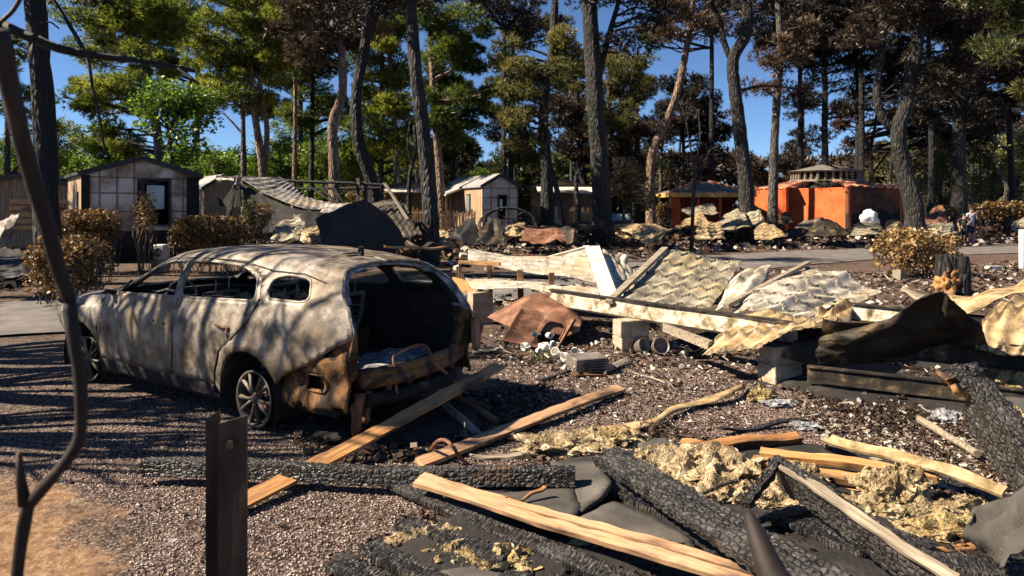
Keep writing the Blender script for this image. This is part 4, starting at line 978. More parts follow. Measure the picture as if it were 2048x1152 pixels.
# --- main heap right of the car
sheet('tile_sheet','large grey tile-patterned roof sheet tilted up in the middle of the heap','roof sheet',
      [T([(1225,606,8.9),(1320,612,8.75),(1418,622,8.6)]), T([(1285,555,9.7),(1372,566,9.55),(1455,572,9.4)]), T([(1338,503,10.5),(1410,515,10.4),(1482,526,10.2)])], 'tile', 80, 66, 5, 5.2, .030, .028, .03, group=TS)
mb = MB(); mb.bar(at(1218,604,8.85), at(1330,497,10.5), .10, .05); tag(obj('edge_trim', mb, 'wood_grey'), 'dark edge strip along the left side of the large tilted roof sheet','roof trim')
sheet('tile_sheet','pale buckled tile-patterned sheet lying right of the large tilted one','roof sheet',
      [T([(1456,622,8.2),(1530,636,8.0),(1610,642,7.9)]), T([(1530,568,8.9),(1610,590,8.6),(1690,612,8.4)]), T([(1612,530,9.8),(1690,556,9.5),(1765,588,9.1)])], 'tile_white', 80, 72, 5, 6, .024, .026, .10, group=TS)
mb = MB(); mb.bar(at(1452,612,8.25), at(1616,526,9.8), .07, .05); tag(obj('edge_trim', mb, 'wood_grey'), 'dark edge strip between the large tilted sheet and the pale buckled one','roof trim')
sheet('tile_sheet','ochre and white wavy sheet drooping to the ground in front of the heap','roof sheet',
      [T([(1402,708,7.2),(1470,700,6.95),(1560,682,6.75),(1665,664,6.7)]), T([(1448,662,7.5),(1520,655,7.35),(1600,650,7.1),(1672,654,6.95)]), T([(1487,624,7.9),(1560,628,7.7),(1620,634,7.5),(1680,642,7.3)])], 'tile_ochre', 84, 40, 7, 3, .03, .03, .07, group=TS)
sheet('tile_sheet','white painted sheet fragment wedged between the two tile-patterned sheets','roof sheet',
      [T([(1425,625,8.5),(1500,600,8.6)]), T([(1455,575,9.2),(1535,548,9.4)]), T([(1478,545,9.8),(1545,530,10)])], 'tile_white', 20, 20, 2, 2, .03, .01, .05, group=TS, ragged=.08)
sheet('bent_plate','blackened plate buckled up into a sharp peak at the right of the heap','metal plate',
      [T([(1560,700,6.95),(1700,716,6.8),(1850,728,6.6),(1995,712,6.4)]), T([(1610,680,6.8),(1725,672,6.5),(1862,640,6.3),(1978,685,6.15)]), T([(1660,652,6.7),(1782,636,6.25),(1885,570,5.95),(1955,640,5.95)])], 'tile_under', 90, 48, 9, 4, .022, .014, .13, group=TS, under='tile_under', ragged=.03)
sheet('bent_plate','tan twisted plate lying behind the sharp black peak','metal plate',
      [T([(1918,628,7.4),(1985,610,7.1),(2075,575,6.9)]), T([(1900,600,7.9),(1985,590,7.7),(2080,560,7.5)]), T([(1895,592,8.2),(1980,582,8.2),(2080,545,8.0)])], 'tile_ochre', 30, 20, 1, 1, 0, 0, .07, group=TS)
sheet('tile_sheet','upright tile-patterned piece with dark joints at the right edge','roof sheet',
      [T([(1950,705,6.2),(2000,712,6.1),(2080,712,6.0)]), T([(1962,655,6.4),(2010,640,6.35),(2080,620,6.3)]), T([(1990,615,6.7),(2035,602,6.7),(2090,590,6.7)])], 'tile_ochre', 40, 30, 3, 1.5, .05, .03, .03, group=TS)
sheet('bent_plate','folded tan trim wedged under the pale buckled sheet','metal plate',
      [T([(1600,655,7.4),(1700,660,7.2)]), T([(1640,612,7.9),(1712,605,7.8)])], 'tile_ochre', 20, 14, 1, 1, .02, 0, .10, group=TS)
# pale ribbed roof with ridge
WR = 'bleached ribbed roof sheets'
sheet('ribbed_sheet','long bleached ribbed sheet with its tip jutting left above the timber frame','roof sheet',
      [T([(936,522,11.6),(1065,545,11.2),(1192,566,10.8)]), T([(936,508,12.0),(1070,520,12.0),(1196,530,11.6)]), T([(936,500,12.4),(1060,514,12.7),(1182,496,12.6)])], 'tile_white', 90, 49, 7, 5, .022, .014, .03, group=WR, ribs=2)
sheet('ribbed_sheet','right-hand bleached slope falling from the ridge cap','roof sheet',
      [T([(1205,497,12.5),(1215,540,11.4),(1232,592,10.2)]), T([(1240,520,12.4),(1250,555,11.5),(1262,590,10.6)]), T([(1276,546,12.2),(1285,566,11.6),(1290,590,11)])], 'tile_white', 50, 42, 6, 4, .022, .014, .04, group=WR, ribs=2)
sheet('ribbed_sheet','lower bleached ribbed sheet with a curling left edge over the brick pile','roof sheet',
      [T([(945,576,10.6),(1060,580,10.3),(1205,602,9.9)]), T([(930,556,11.0),(1060,562,10.9),(1195,572,10.5)])], 'tile_white', 90, 28, 4, 5, .020, .012, .04, group=WR, ribs=2)
mb = MB(); a = [at(1171,497,12.2), at(1199,496,12.2), at(1236,596,9.9), at(1204,600,9.9)]; mb.prism(a, (0,.02,.04)); mb.prism([a[1], a[1]+Vector((.12,.1,-.16)), a[2]+Vector((.12,.1,-.16)), a[2]], (0,.01,.02))
o = obj('ridge_cap', mb, 'awning'); tag(o, 'broad cream ridge cap running down between the bleached roof slopes', 'ridge cap')
mb = MB(); mb.bar(at(1075,522,12.4), at(1178,494,12.6), .10, .06); tag(obj('cream_batten', mb, 'awning'), 'cream batten along the far upper edge of the long bleached sheet', 'batten')
fr = thing('timber_frame','yellowed timber frame propping the bleached ribbed sheets','frame',gp(960,620))
for (p, q, w_) in [((922,600,11.6),(920,523,11.6),.05),((982,606,11.2),(979,530,11.2),.07),((1042,605,11),(1040,540,11),.09),((1104,605,10.6),(1103,545,10.6),.09)]:
    mb = MB(); mb.bar(at(*p), at(*q), w_, w_, up=(0,1,0), jit=.006); obj('post', mb, 'wood_scorch', fr)
mb = MB(); mb.bar(at(918,524,11.6), at(1000,528,11.3), .07, .06); obj('rail', mb, 'wood_orange', fr)
mb = MB(); mb.bar(at(907,566,11.5), at(962,582,10.9), .05, .20); obj('board', mb, 'wood_orange', fr)
mb = MB(); mb.bar(at(912,550,11.7), at(1110,556,11.2), .05, .05); obj('rail', mb, 'char', fr)
for k, (px, py, lab) in enumerate([(962,652,'bottom'),(961,628,'middle'),(960,606,'top')]):
    mb = MB(); mb.box(at(px,py-11,10.6),(.33,.22,.185),Matrix.Rotation(.25+.1*k,3,'Z'),.008); o = obj('block', mb, 'concrete'); tag(o, lab+' block of the pile under the bleached ribbed sheet', 'concrete block', 'concrete blocks')
# rusty curved panel, drainer, blocks, I-beams
sheet('rusty_panel','rusty brown curved metal panel arching beside the car','metal panel',
      [T([(975,640,9.6),(1050,660,9.1),(1120,668,8.9),(1158,662,9.0)]), T([(1000,618,10.0),(1062,595,9.8),(1125,605,9.6),(1165,640,9.4)]), T([(1030,600,10.4),(1080,590,10.5),(1130,600,10.3),(1160,632,10.0)])], 'rust', 40, 30, 1, 1, 0, 0, .05, under='rust')
dr = thing('sink_drainer','rusty sink top with a ribbed draining board and an empty bowl hole','sink',at(1075,690,8.9))
def bil(a, b, c, d, u, v): return a.lerp(b, u).lerp(d.lerp(c, u), v)
q = [at(1003,682,8.7), at(1112,705,8.5), at(1150,640,9.1), at(1042,616,9.2)]
mb = MB(); vs = []; fs = []; nu, nv = 44, 26
n_ = (q[1]-q[0]).cross(q[3]-q[0]).normalized()
for i in range(nu+1):
    for j in range(nv+1):
        u, v = i/nu, j/nv; p = bil(*q, u, v); h = 0
        if .07 < u < .48 and .1 < v < .9: h = -.012+.010*math.sin(v*11*math.pi*1.6)
        if u < .04 or u > .97 or v < .05 or v > .96: h = .018
        vs.append(p+n_*h)
for i in range(nu):
    for j in range(nv):
        u, v = (i+.5)/nu, (j+.5)/nv
        if (abs((u-.74)/.19))**3.5+(abs((v-.46)/.36))**3.5 < 1: continue
        fs.append((i*(nv+1)+j, (i+1)*(nv+1)+j, (i+1)*(nv+1)+j+1, i*(nv+1)+j+1))
o = link('drainer_top', vs, fs, 'rust', dr, smooth=True, auto=50); s = o.modifiers.new('t','SOLIDIFY'); s.thickness = .01
mb = MB(); rr = []
for k in range(25):
    t = 2*math.pi*k/24; c_, s__ = math.cos(t), math.sin(t); rr.append(bil(*q, .74+.19*abs(c_)**.57*(1 if c_ > 0 else -1), .46+.36*abs(s__)**.57*(1 if s__ > 0 else -1)))
mb.tube(rr, .010, 6); obj('bowl_rim', mb, 'rust', dr)
mb = MB(); mb.tube([q[1]+n_*.0, q[1].lerp(q[2],.5), q[2]], .016, 6, .1); obj('front_lip', mb, 'soot', dr)
def cblock(label, px, py, Y, rot, dz=0, dims=(.42,.2,.2), mat='concrete'):
    p = at(px, py, Y); M = Matrix.Rotation(rot, 3, 'Z'); mb = MB()
    mb.box(p+Vector((0,0,dims[2]/2)), dims, M, .006); o = obj('block', mb, mat); bv = o.modifiers.new('b','BEVEL'); bv.width = .008; tag(o, label, 'concrete block', 'concrete blocks'); return o
cblock('lower concrete block carrying the scorched floor beam in the sunlight',1262,702,8.55,.42)
cblock('upper concrete block between the sunlit lower block and the floor beam',1262,670,8.55,.40)
cblock('tan block in shadow under the second floor beam support',1560,762,7.05,.5,mat='concrete',dims=(.40,.22,.19))
cblock('upper tan block in shadow under the black buckled plate',1560,724,7.05,.47,dims=(.38,.21,.18))
def ibeam(label, a, b, h=.22, wd=.09, web='beam_ash', fl='beam_dark', group='steel floor beams'):
    a, b = Vector(a), Vector(b); root = thing('floor_beam', label, 'steel beam', a.lerp(b,.5), group)
    d = (b-a).normalized(); side = Vector((0,0,1)).cross(d).normalized()
    N = 24; mb = MB()
    vs = []; 
    for i in range(N+1):
        p = a.lerp(b, i/N)+side*.012*noise.noise(Vector((i*.5,a.x,0)))
        for s_, z in ((-.006,0),(.006,0),(.006,h),(-.006,h)): vs.append(p+side*s_*2+Vector((0,0,z)))
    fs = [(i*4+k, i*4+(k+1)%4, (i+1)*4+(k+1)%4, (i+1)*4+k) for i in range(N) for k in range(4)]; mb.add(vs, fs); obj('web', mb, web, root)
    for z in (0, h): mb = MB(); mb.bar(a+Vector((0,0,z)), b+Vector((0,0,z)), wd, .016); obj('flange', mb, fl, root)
    return root
B1a, B1b = Vector((.55,9.75,.42)), Vector((2.95,7.05,.40))
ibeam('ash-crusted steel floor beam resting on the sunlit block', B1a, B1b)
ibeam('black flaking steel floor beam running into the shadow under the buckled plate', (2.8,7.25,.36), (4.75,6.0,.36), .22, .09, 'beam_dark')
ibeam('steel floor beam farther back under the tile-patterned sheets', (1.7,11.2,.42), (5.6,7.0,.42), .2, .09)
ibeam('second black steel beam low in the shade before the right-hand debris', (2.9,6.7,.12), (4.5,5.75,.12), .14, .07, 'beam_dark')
mb = MB(); mb.bar(at(1330,655,8.0), at(1420,690,7.3), .07, .09, jit=.01); tag(obj('scorched_joist', mb, 'wood_grey'), 'short tan joist slanting beneath the ash-crusted beam','joist')
sheet('broken_board','jagged board end propped above the pinkish gravel left of the black peak','board',[T([(1800,578,8.6),(1858,612,7.9)]), T([(1808,572,8.7),(1870,600,8.1)])],'wood_grey',8,4,1,1,0,0,.02,th=.03,ragged=.03)
# vent pipe
vp = thing('vent_pipe','cream ribbed vent pipe with a rounded cap standing behind the tilted sheet','vent pipe',gp(1249,545)); p0 = at(1249,543,13.2); L0 = p0.z-.0
mb = MB(); prof = [(.055,-p0.z),(.055,0)]
for k in range(7): prof += [(.055,.03*k),(.07,.03*k+.012),(.055,.03*k+.024)]
mb.lathe(p0, prof, 16); obj('pipe', mb, 'awning', vp, smooth=True)
mb = MB(); z0 = .215; mb.lathe(p0+Vector((0,0,z0)), [(.075,-.02),(.08,.02),(.072,.07),(.05,.105),(.0,.12)], 16); obj('cap', mb, 'awning', vp, smooth=True)
mb = MB(); mb.tube(spline([p0+Vector((.1,0,.05)),p0+Vector((.3,0,.1)),p0+Vector((.42,.02,.02)),p0+Vector((.5,0,-.15))],5), .022, 8); tag(obj('bent_pipe', mb, 'wood_grey'), 'thin bent pipe beside the cream vent pipe','pipe')
# crockery heap
def cup(label, px, py, Y, r, hh, tilt, az, cat='cup', dz=0, name='cup'):
    p = at(px, py, Y); p.z = max(p.z, .03)+dz; root = thing(name, label, cat, p, 'crockery spilled below the drainer'); M = Matrix.Rotation(az,3,'Z') @ Matrix.Rotation(tilt,3,'X')
    mb = MB(); mb.lathe(p, [(0,0),(r*.7,0),(r*.92,hh*.3),(r,hh),(r*.92,hh),(r*.84,hh*.3),(r*.6,.01),(0,.01)], 18, M=M); obj('bowl', mb, 'ceramic', root, smooth=True)
    if name == 'cup':
        mb = MB(); mb.tube([p+M @ Vector((r*.95+.035*math.sin(t),0,hh*(.55-.32*math.cos(t)))) for t in np.linspace(0,math.pi,8)], .007, 6); obj('handle', mb, 'ceramic', root, smooth=True)
cl = ['white cup lying mouth-forward at the left of the spilled crockery','white cup tipped on its side at the top of the heap','white cup upside down in the middle of the heap','grey-mouthed cup lying at the front of the spilled crockery','second grey-mouthed cup at the right front of the crockery',
      'small white cup wedged behind the two front cups','white cup leaning against the drainer','white cup half hidden under the drainer','pale cup lying rightmost of the crockery','white cup standing on the ash beside the drainer foot','tiny white cup near the green wisps','white cup topmost below the sink bowl hole']
for k, (px, py, s_) in enumerate([(1057,694,1),(1070,676,.9),(1083,690,1),(1117,712,1.05),(1138,716,1.05),(1150,703,.9),(1094,678,.9),(1104,694,.8),(1160,712,.7),(1090,704,1),(1074,704,.7),(1062,664,.9)]):
    az = random.uniform(-1,1); cup(cl[k], px, py, F*(H-.05)/(py-HY+12), .047*s_, .085*s_, R(75+random.uniform(-25,30)) if k not in (2,9) else R(175 if k == 2 else 5), az, dz=.03*(k in (1,6,7,11))+.02)
for k, (px, py, r, lab) in enumerate([(1277,704,.085,'dull pan rim leaning at the foot of the sunlit block'),(1318,706,.10,'blackened pot lying on its side right of the sunlit block'),(1385,712,.09,'dark pot with a pale inside under the drooping sheet')]):
    p = gp(px, py+4); root = thing('cooking_pot', lab, 'pot', p, 'pots under the floor beam'); M = Matrix.Rotation(.6-.5*k,3,'Z') @ Matrix.Rotation(R([70,65,12][k]),3,'X')
    mb = MB(); mb.lathe(p+Vector((0,0,[.09,.09,.02][k])), [(0,-.0),(r,0),(r,.10),(r*1.06,.105),(r*.95,.105),(r*.95,.01),(0,.01)], 22, M=M); obj('pot_body', mb, 'steelgrey' if k != 2 else 'soot', root, smooth=True)
    mb = MB(); mb.tube([p+Vector((0,0,[.09,.09,.02][k]))+M @ Vector((r+.03*math.sin(t),.03*math.cos(t),.08)) for t in np.linspace(0,math.pi,7)], .006, 5); obj('handle', mb, 'soot', root)
# small burnt oven
ov = thing('burnt_appliance','small burnt grey appliance lying on its back on the gravel','appliance',gp(1175,752)); p = gp(1176,748); M = Matrix.Rotation(.35,3,'Z')
mb = MB(); mb.box(p+Vector((0,.05,.11)), (.40,.26,.17), M, .012); o = obj('casing', mb, 'steelgrey', ov); o.modifiers.new('b','BEVEL').width = .01
mb = MB()
for k in range(5): mb.box(p+M @ Vector((.03,-.09,.06+.028*k)), (.26,.012,.010), M)
obj('grille', mb, 'soot', ov)
mb = MB(); mb.box(p+M @ Vector((.0,-.12,.02)), (.46,.10,.02), M @ Matrix.Rotation(.1,3,'Y'), .01); obj('front_panel', mb, 'rust', ov)
mb = MB(); mb.tube([p+M @ Vector((-.16,-.11,.03)), p+M @ Vector((-.16,-.16,.05))], .03, 10); mb.tube([p+M @ Vector((.16,-.11,.03)), p+M @ Vector((.16,-.16,.03))], .03, 10); obj('knob', mb, 'soot', ov)
mb = MB(); mb.prism([gp(1195,742,.03), gp(1252,716,.06), gp(1258,724,.04), gp(1212,748,.03)], (0,0,.012)); tag(obj('metal_shard', mb, 'steelgrey'), 'pointed metal shard right of the burnt appliance','metal shard')
mb = MB(); mb.bar(gp(1078,762,.02), gp(1140,742,.04), .035, .02); tag(obj('metal_strip', mb, 'soot'), 'short dark strip left of the burnt appliance','metal strip')
mb = MB(); mb.bar(gp(945,704,.02), gp(992,700,.03), .16, .02); mb.bar(gp(945,698,.03), gp(990,694,.04), .03, .02); tag(obj('grey_tray', mb, 'wood_grey'), 'flat grey tray on the gravel right of the car tail','tray')
sheet('boot_panel','dark rusty panel standing against the right rear corner of the car','metal panel',[T([(935,690,6.5),(968,682,6.7)]), T([(940,640,6.5),(962,632,6.7)])],'rust',10,12,1,1,0,0,.05,th=.01,under='rust',ragged=.02)
# ---------------------------------------------------------------- planks and charred beams in the foreground
def plank(name, label, cat, a, b, wd, th, mat, roll=0, n=60, warp=.01, edge=.004, ends=(.3,.3), group=None, char=False, taper=(1,1), grit=0):
    """board as its own rotated object: local x along its length"""
    a, b = Vector(a), Vector(b); x = b-a; Ln = x.length; x.normalize(); y = Vector((0,0,1)).cross(x).normalized(); z = x.cross(y)
    M = Matrix((x,y,z)).transposed() @ Matrix.Rotation(roll, 3, 'X'); sd = px_hash(label)
    m = 16 if grit else 6; sec = []
    nb = 7 if grit else 3
    for k in range(nb): sec.append((-.5+k/(nb-1), .5))
    if grit: sec += [(.5,.17),(.5,-.17)]
    for k in range(nb): sec.append((.5-k/(nb-1), -.5))
    if grit: sec += [(-.5,-.17),(-.5,.17)]
    m = len(sec); vs = []
    for i in range(n+1):
        t = i/n; w_ = wd*(taper[0]*(1-t)+taper[1]*t); X = -Ln/2+Ln*t; bend = warp*noise.noise(Vector((t*2.2, sd, 0)))
        for k, (u, v) in enumerate(sec):
            xx = X
            if i == 0: xx += ends[0]*wd*noise.noise(Vector((u*4, v*2, sd)))
            if i == n: xx += ends[1]*wd*noise.noise(Vector((u*4, v*2, sd+9)))
            q = Vector((xx, u*w_, v*th+bend*3))
            e = edge*(noise.noise(Vector((X*9, u*3, sd+v)))); q += Vector((0, e*(1 if abs(u) > .4 else 0)*2*(1 if u > 0 else -1), e))
            if grit:
                # alligatored char: rounded cells standing proud of the cracks
                c1 = abs(math.sin((X/.034+1.3*noise.noise(Vector((X*5, u*4, sd))))*math.pi*.5+1.57*(round(u*6) % 2))); q += Vector((0,0,1 if v > 0 else -1))*grit*(c1-.5)*(1 if abs(v) > .4 else 0)+Vector((0,(1 if u > 0 else -1)*grit*.7*(c1-.5)*(1 if abs(u) > .45 else 0),0))
                q += Vector((0,0,1))*grit*1.2*noise.noise(Vector((X*22, u*7, sd+v)))
            vs.append(q)
    fs = [(i*m+k, (i+1)*m+k, (i+1)*m+(k+1)%m, i*m+(k+1)%m) for i in range(n) for k in range(m)]+[tuple(range(m)), tuple(n*m+k for k in range(m))[::-1]]
    o = link(name, vs, fs, mat, None, local=True, smooth=bool(grit), auto=48 if grit else 30)
    o.matrix_world = Matrix.Translation((a+b)/2) @ M.to_4x4(); WL[o.name] = (a+b)/2
    return tag(o, label, cat, group)
PK = 'fallen timbers in the foreground'
plank('plank','orange-brown plank propped against the car tail, its lower end behind the post','plank',gp(455,1022,.05),gp(1000,730,.34),.112,.028,'wood_orange',roll=R(18),group=PK,n=60)
plank('plank','pale plank lying on the gravel with burnt far end, right of the car','plank',gp(838,926,.06),gp(1243,776,.06),.11,.03,'wood_pale',group=PK,roll=R(10))
plank('charred_beam','long black beam with a rounded end lying across the picture','charred beam',gp(290,935,.10),gp(1150,958,.17),.085,.10,'char',group=PK,n=150,warp=.012,grit=.004,ends=(.8,.1))
plank('plank','bright pale plank with a split along it running to the bottom edge','plank',gp(832,964,.17),gp(1530,1172,.22),.060,.026,'wood_pale',roll=R(16),group=PK,n=60)
plank('plank','second pale strip butted along the bright split plank','plank',gp(832,964,.17)+Vector((.034,.043,.011)),gp(1530,1172,.22)+Vector((.034,.043,.011)),.046,.026,'wood_pale',roll=R(16),group=PK,n=50)
plank('charred_beam','grey alligatored plank running parallel below the bright split plank','charred beam',gp(780,966,.07),gp(1290,1185,.10),.105,.04,'char_ripple',group=PK,n=130,grit=.005,taper=(.75,1.1),roll=R(10))
plank('charred_beam','short alligatored plank piece with silvery cracks at lower centre','charred beam',gp(800,1045,.07),gp(1012,1120,.08),.15,.04,'char_ripple',group=PK,n=60,grit=.006,taper=(.8,1))
plank('charred_beam','charred plank piece left of the short silvery one','charred beam',gp(735,1093,.07),gp(905,1180,.06),.12,.04,'char_ripple',group=PK,n=60,grit=.005)
plank('charred_beam','charred plank end at the bottom edge nearest the gravel','charred beam',gp(668,1122,.05),gp(790,1190,.05),.14,.035,'char_ripple',group=PK,n=40,grit=.006)
plank('charred_beam','thick blistered black beam slanting from the centre to the bottom edge','charred beam',gp(1212,912,.26),gp(1668,1190,.40),.165,.055,'char',group=PK,n=150,grit=.008,roll=R(20),taper=(1.0,1.15))
plank('charred_beam','thin alligatored wedge beneath the thick blistered beam','charred beam',gp(1212,975,.10),gp(1345,1035,.10),.13,.04,'char_ripple',group=PK,n=50,grit=.006,taper=(1,.25))
plank('charred_beam','black beam standing on edge with a thin pale rim at lower right','charred beam',gp(1560,945,.32),gp(1905,1185,.30),.05,.20,'char',group=PK,n=90,grit=.006,roll=R(18))
plank('plank','thin scorched rim board along the top of the standing black beam','plank',gp(1556,925,.40),gp(1912,1160,.40),.05,.018,'wood_grey',group=PK,roll=R(20))
plank('charred_beam','short jagged black stick propped against the standing beam','charred beam',gp(1490,1010,.24),gp(1552,925,.40),.055,.04,'char',group=PK,n=30,grit=.01)
plank('charred_beam','silvery alligatored board lying behind the standing beam','charred beam',gp(1560,1030,.10),gp(1740,1110,.10),.24,.03,'char_ripple',group=PK,n=60,grit=.006,taper=(1,.25))
plank('charred_beam','charred board lying under the pale insulation at the bottom right','charred beam',gp(1700,1105,.05),gp(2090,1155,.08),.16,.05,'char_ripple',group=PK,n=80,grit=.006)
plank('plank','half-burnt orange board tipped across the others at centre right','plank',gp(1372,898,.10),gp(1600,866,.14),.075,.05,'wood_scorch',group=PK,roll=R(20),warp=.02)
plank('plank','short orange board end poking from under the half-burnt board','plank',gp(1362,884,.08),gp(1470,900,.08),.10,.03,'wood_orange',group=PK)
plank('plank','long orange board, upper of the pair, with a blackened right end','plank',gp(1520,905,.12),gp(1872,950,.15),.07,.045,'wood_orange',group=PK,roll=R(16))
plank('plank','lower orange board of the pair, darkened towards the right','plank',gp(1505,922,.10),gp(1770,972,.12),.08,.04,'wood_scorch',group=PK,roll=R(18))
plank('plank','orange board face half buried beside the round insulation clump','plank',gp(1600,945,.05),gp(1745,990,.06),.14,.03,'wood_orange',group=PK,roll=R(29))
plank('channel','bent tan metal channel crossing the debris at right','metal channel',gp(1650,868,.22),gp(2010,975,.20),.085,.02,'tile_ochre',group=PK,roll=R(24),warp=.03)
plank('channel','short vertical foot under the left end of the tan channel','metal channel',gp(1652,895,.04),gp(1654,868,.22),.02,.09,'wood_grey')
plank('plank','grey-brown board lying flat below the tan channel','plank',gp(1835,962,.04),gp(2010,1016,.05),.10,.02,'wood_grey',group=PK)
plank('plank','grey lath below the left end of the tan channel','plank',gp(1650,890,.05),gp(1770,925,.05),.06,.02,'wood_grey',group=PK)
mb = MB(); mb.tube(wig(gp(1838,838,.06),gp(1955,908,.06),6,.03), .028, 8, .08); tag(obj('pole', mb, 'wood_grey'), 'round brown pole lying right of the tan channel','pole')
mb = MB(); mb.tube(wig(gp(892,812,.10),gp(962,874,.05),6,.02), [.035]*7, 10, .06); tag(obj('pipe', mb, 'steelgrey'), 'ashy grey pipe on the ground below the propped plank','pipe')
mb = MB(); mb.tube(wig(gp(905,790,.10),gp(992,842,.04),6,.03), .028, 8, .1); tag(obj('pipe', mb, 'rust'), 'thinner rusty pipe just behind the ashy grey pipe','pipe')
mb = MB(); mb.tube(spline([gp(858,905,.03),gp(872,885,.18),gp(888,880,.24),gp(905,892,.22),gp(920,915,.12),gp(938,930,.02)],5), .013, 7, .1); tag(obj('bent_rod', mb, 'rust'), 'rusty rod bent into an arch over the pale plank','rod')
mb = MB(); P_ = [car_w for car_w in []]
Mc = Matrix.Translation((-2.801,6.998,.01)) @ Matrix.Rotation(2.565,4,'Z')
mb.tube(spline([Mc @ Vector(p) for p in [(-2.47,.32,.30),(-2.42,.30,.55),(-2.38,.24,.62),(-2.40,.02,.66),(-2.41,-.10,.63),(-2.46,-.14,.50),(-2.56,-.20,.40)]],5), .013, 8, .1); tag(obj('tube_hoop', mb, 'rust'), 'rusty U-shaped tube frame leaning on the sill of the car boot','tube frame')
# bent bronze strip
pts = [(1212,862,.02),(1260,860,.03),(1310,846,.05),(1345,826,.05),(1385,812,.04),(1430,802,.06),(1465,785,.10),(1492,776,.05)]
mb = MB(); vs = []
for k, (x, y, z) in enumerate(pts):
    p = gp(x, y, z); vs += [p, p+Vector((.02,.13,.02*(k%2)))]
s1 = spline(vs[0::2], 5); s2 = spline(vs[1::2], 5); vs = [q for ab in zip(s1, s2) for q in ab]; fs = [(2*i, 2*i+2, 2*i+3, 2*i+1) for i in range(len(s1)-1)]
o = link('metal_strip', vs, fs, 'tile_ochre', smooth=True); o.modifiers.new('t','SOLIDIFY').thickness = .008; tag(o, 'long wavy tan strip lying on the reddish gravel', 'metal strip')
# the metal post pair in front
po = thing('fence_post','pair of upright dark steel flats bolted together in the left foreground','post',(at(450,0,2.6).x,2.6,0))
for (x0, x1, yt, Y, nm) in ((411,432,838,2.66,'steel_flat'),(436,487,848,2.58,'steel_flat')):
    a, b = at(x0, yt, Y), at(x1, yt-12, Y); mb = MB()
    mb.prism([(a.x,Y,-.1),(b.x,Y+.03,-.1),(b.x,Y+.03,b.z),(a.x,Y,a.z)], (0,.012,0)); o = obj(nm, mb, 'post_steel' if 'post_steel' in MAT else 'rust', po)
MAT['post_steel'] = simple('brown_flat_steel', [(.35,(.016,.011,.008)),(.52,(.055,.037,.025)),(.68,(.17,.11,.065))], 3, .5, (3,3,.6), .002, metal=.2)
for ch in po.children: ch.data.materials[0] = MAT['post_steel']
mb = MB(); q = at(462,888,2.58); mb.tube([q, q+Vector((0,-.012,0))], .016, 6); obj('bolt', mb, 'post_steel', po)
# burnt sapling right before the lens, bent stem with a stub
sp_ = thing('burnt_sapling','blurred burnt sapling stem with a kink and a stub at the left edge','sapling',(at(30,0,1.3).x,1.3,0))
P = spline([at(22,1300,1.34), at(34,1152,1.34), at(52,1030,1.34), at(75,990,1.33), at(130,925,1.32), at(160,870,1.32), at(161,760,1.31), at(150,690,1.30), at(140,600,1.30)], 5)
mb = MB(); mb.tube(P, [.0115+.0008*math.sin(i*.9) for i in range(len(P))], 12, .05); obj('trunk', mb, 'bark_fg', sp_, smooth=True)
P = spline([at(140,600,1.30), at(118,540,1.28), at(88,430,1.24), at(58,330,1.20), at(30,220,1.15), at(-4,60,1.1)], 5)
mb = MB(); mb.tube(P, [.0125+.003*i/len(P) for i in range(len(P))], 12, .05); obj('branch', mb, 'bark_fg', sp_, smooth=True)
mb = MB(); mb.tube([at(50,1010,1.33), at(42,960,1.33), at(38,905,1.32)], [.012,.009,.005], 10); obj('stub', mb, 'bark_fg', sp_, smooth=True)
ob = thing('bare_branch','blurred dark branch reaching in across the sky at upper left','branch',at(0,50,2.2))
P = spline([at(-40,30,2.2), at(60,75,2.2), at(130,100,2.25), at(200,112,2.3), at(300,125,2.4), at(390,142,2.5)], 5); mb = MB(); mb.tube(P, [.016*(1-.75*i/len(P))+.003 for i in range(len(P))], 9, .12); obj('stem', mb, 'bark_black', ob, smooth=True)
mb = MB(); mb.tube(spline([at(355,137,2.45), at(375,152,2.45), at(398,168,2.45)],4), .005, 6); obj('twig', mb, 'bark_black', ob)
mb = MB(); mb.tube(spline([at(0,45,1.9), at(25,22,1.9), at(45,-10,1.9)],4), .006, 6); mb2 = mb; obj('twig', mb, 'bark_fg', ob)
tb = thing('thin_branch','long thin dark branch hanging down the sky right of the left trunk','branch',at(160,150,6))
P = spline([at(100,-8,6), at(142,55,6), at(175,118,6), at(186,180,6), at(200,240,6), at(210,312,6)], 5); mb = MB(); mb.tube(P, [.02*(1-.6*i/len(P)) for i in range(len(P))], 7, .15); obj('stem', mb, 'bark_black', tb, smooth=True)
mb = MB(); mb.tube(spline([at(60,52,6), at(98,44,6), at(118,57,6)],4), .008, 5); obj('twig', mb, 'bark_black', tb)
# blurred charred stake close to the lens at bottom right
P = [at(1496,1022,1.35), at(1520,1090,1.3), at(1560,1180,1.25), at(1600,1260,1.2)]; mb = MB(); mb.tube(spline(P,4), [.008,.012,.015,.018,.021,.024,.026,.028,.030,.032,.034,.036,.038][:13], 10, .06); tag(obj('charred_stake', mb, 'bark_fg', smooth=True), 'blurred dark stake close to the lens at the bottom edge','stake')
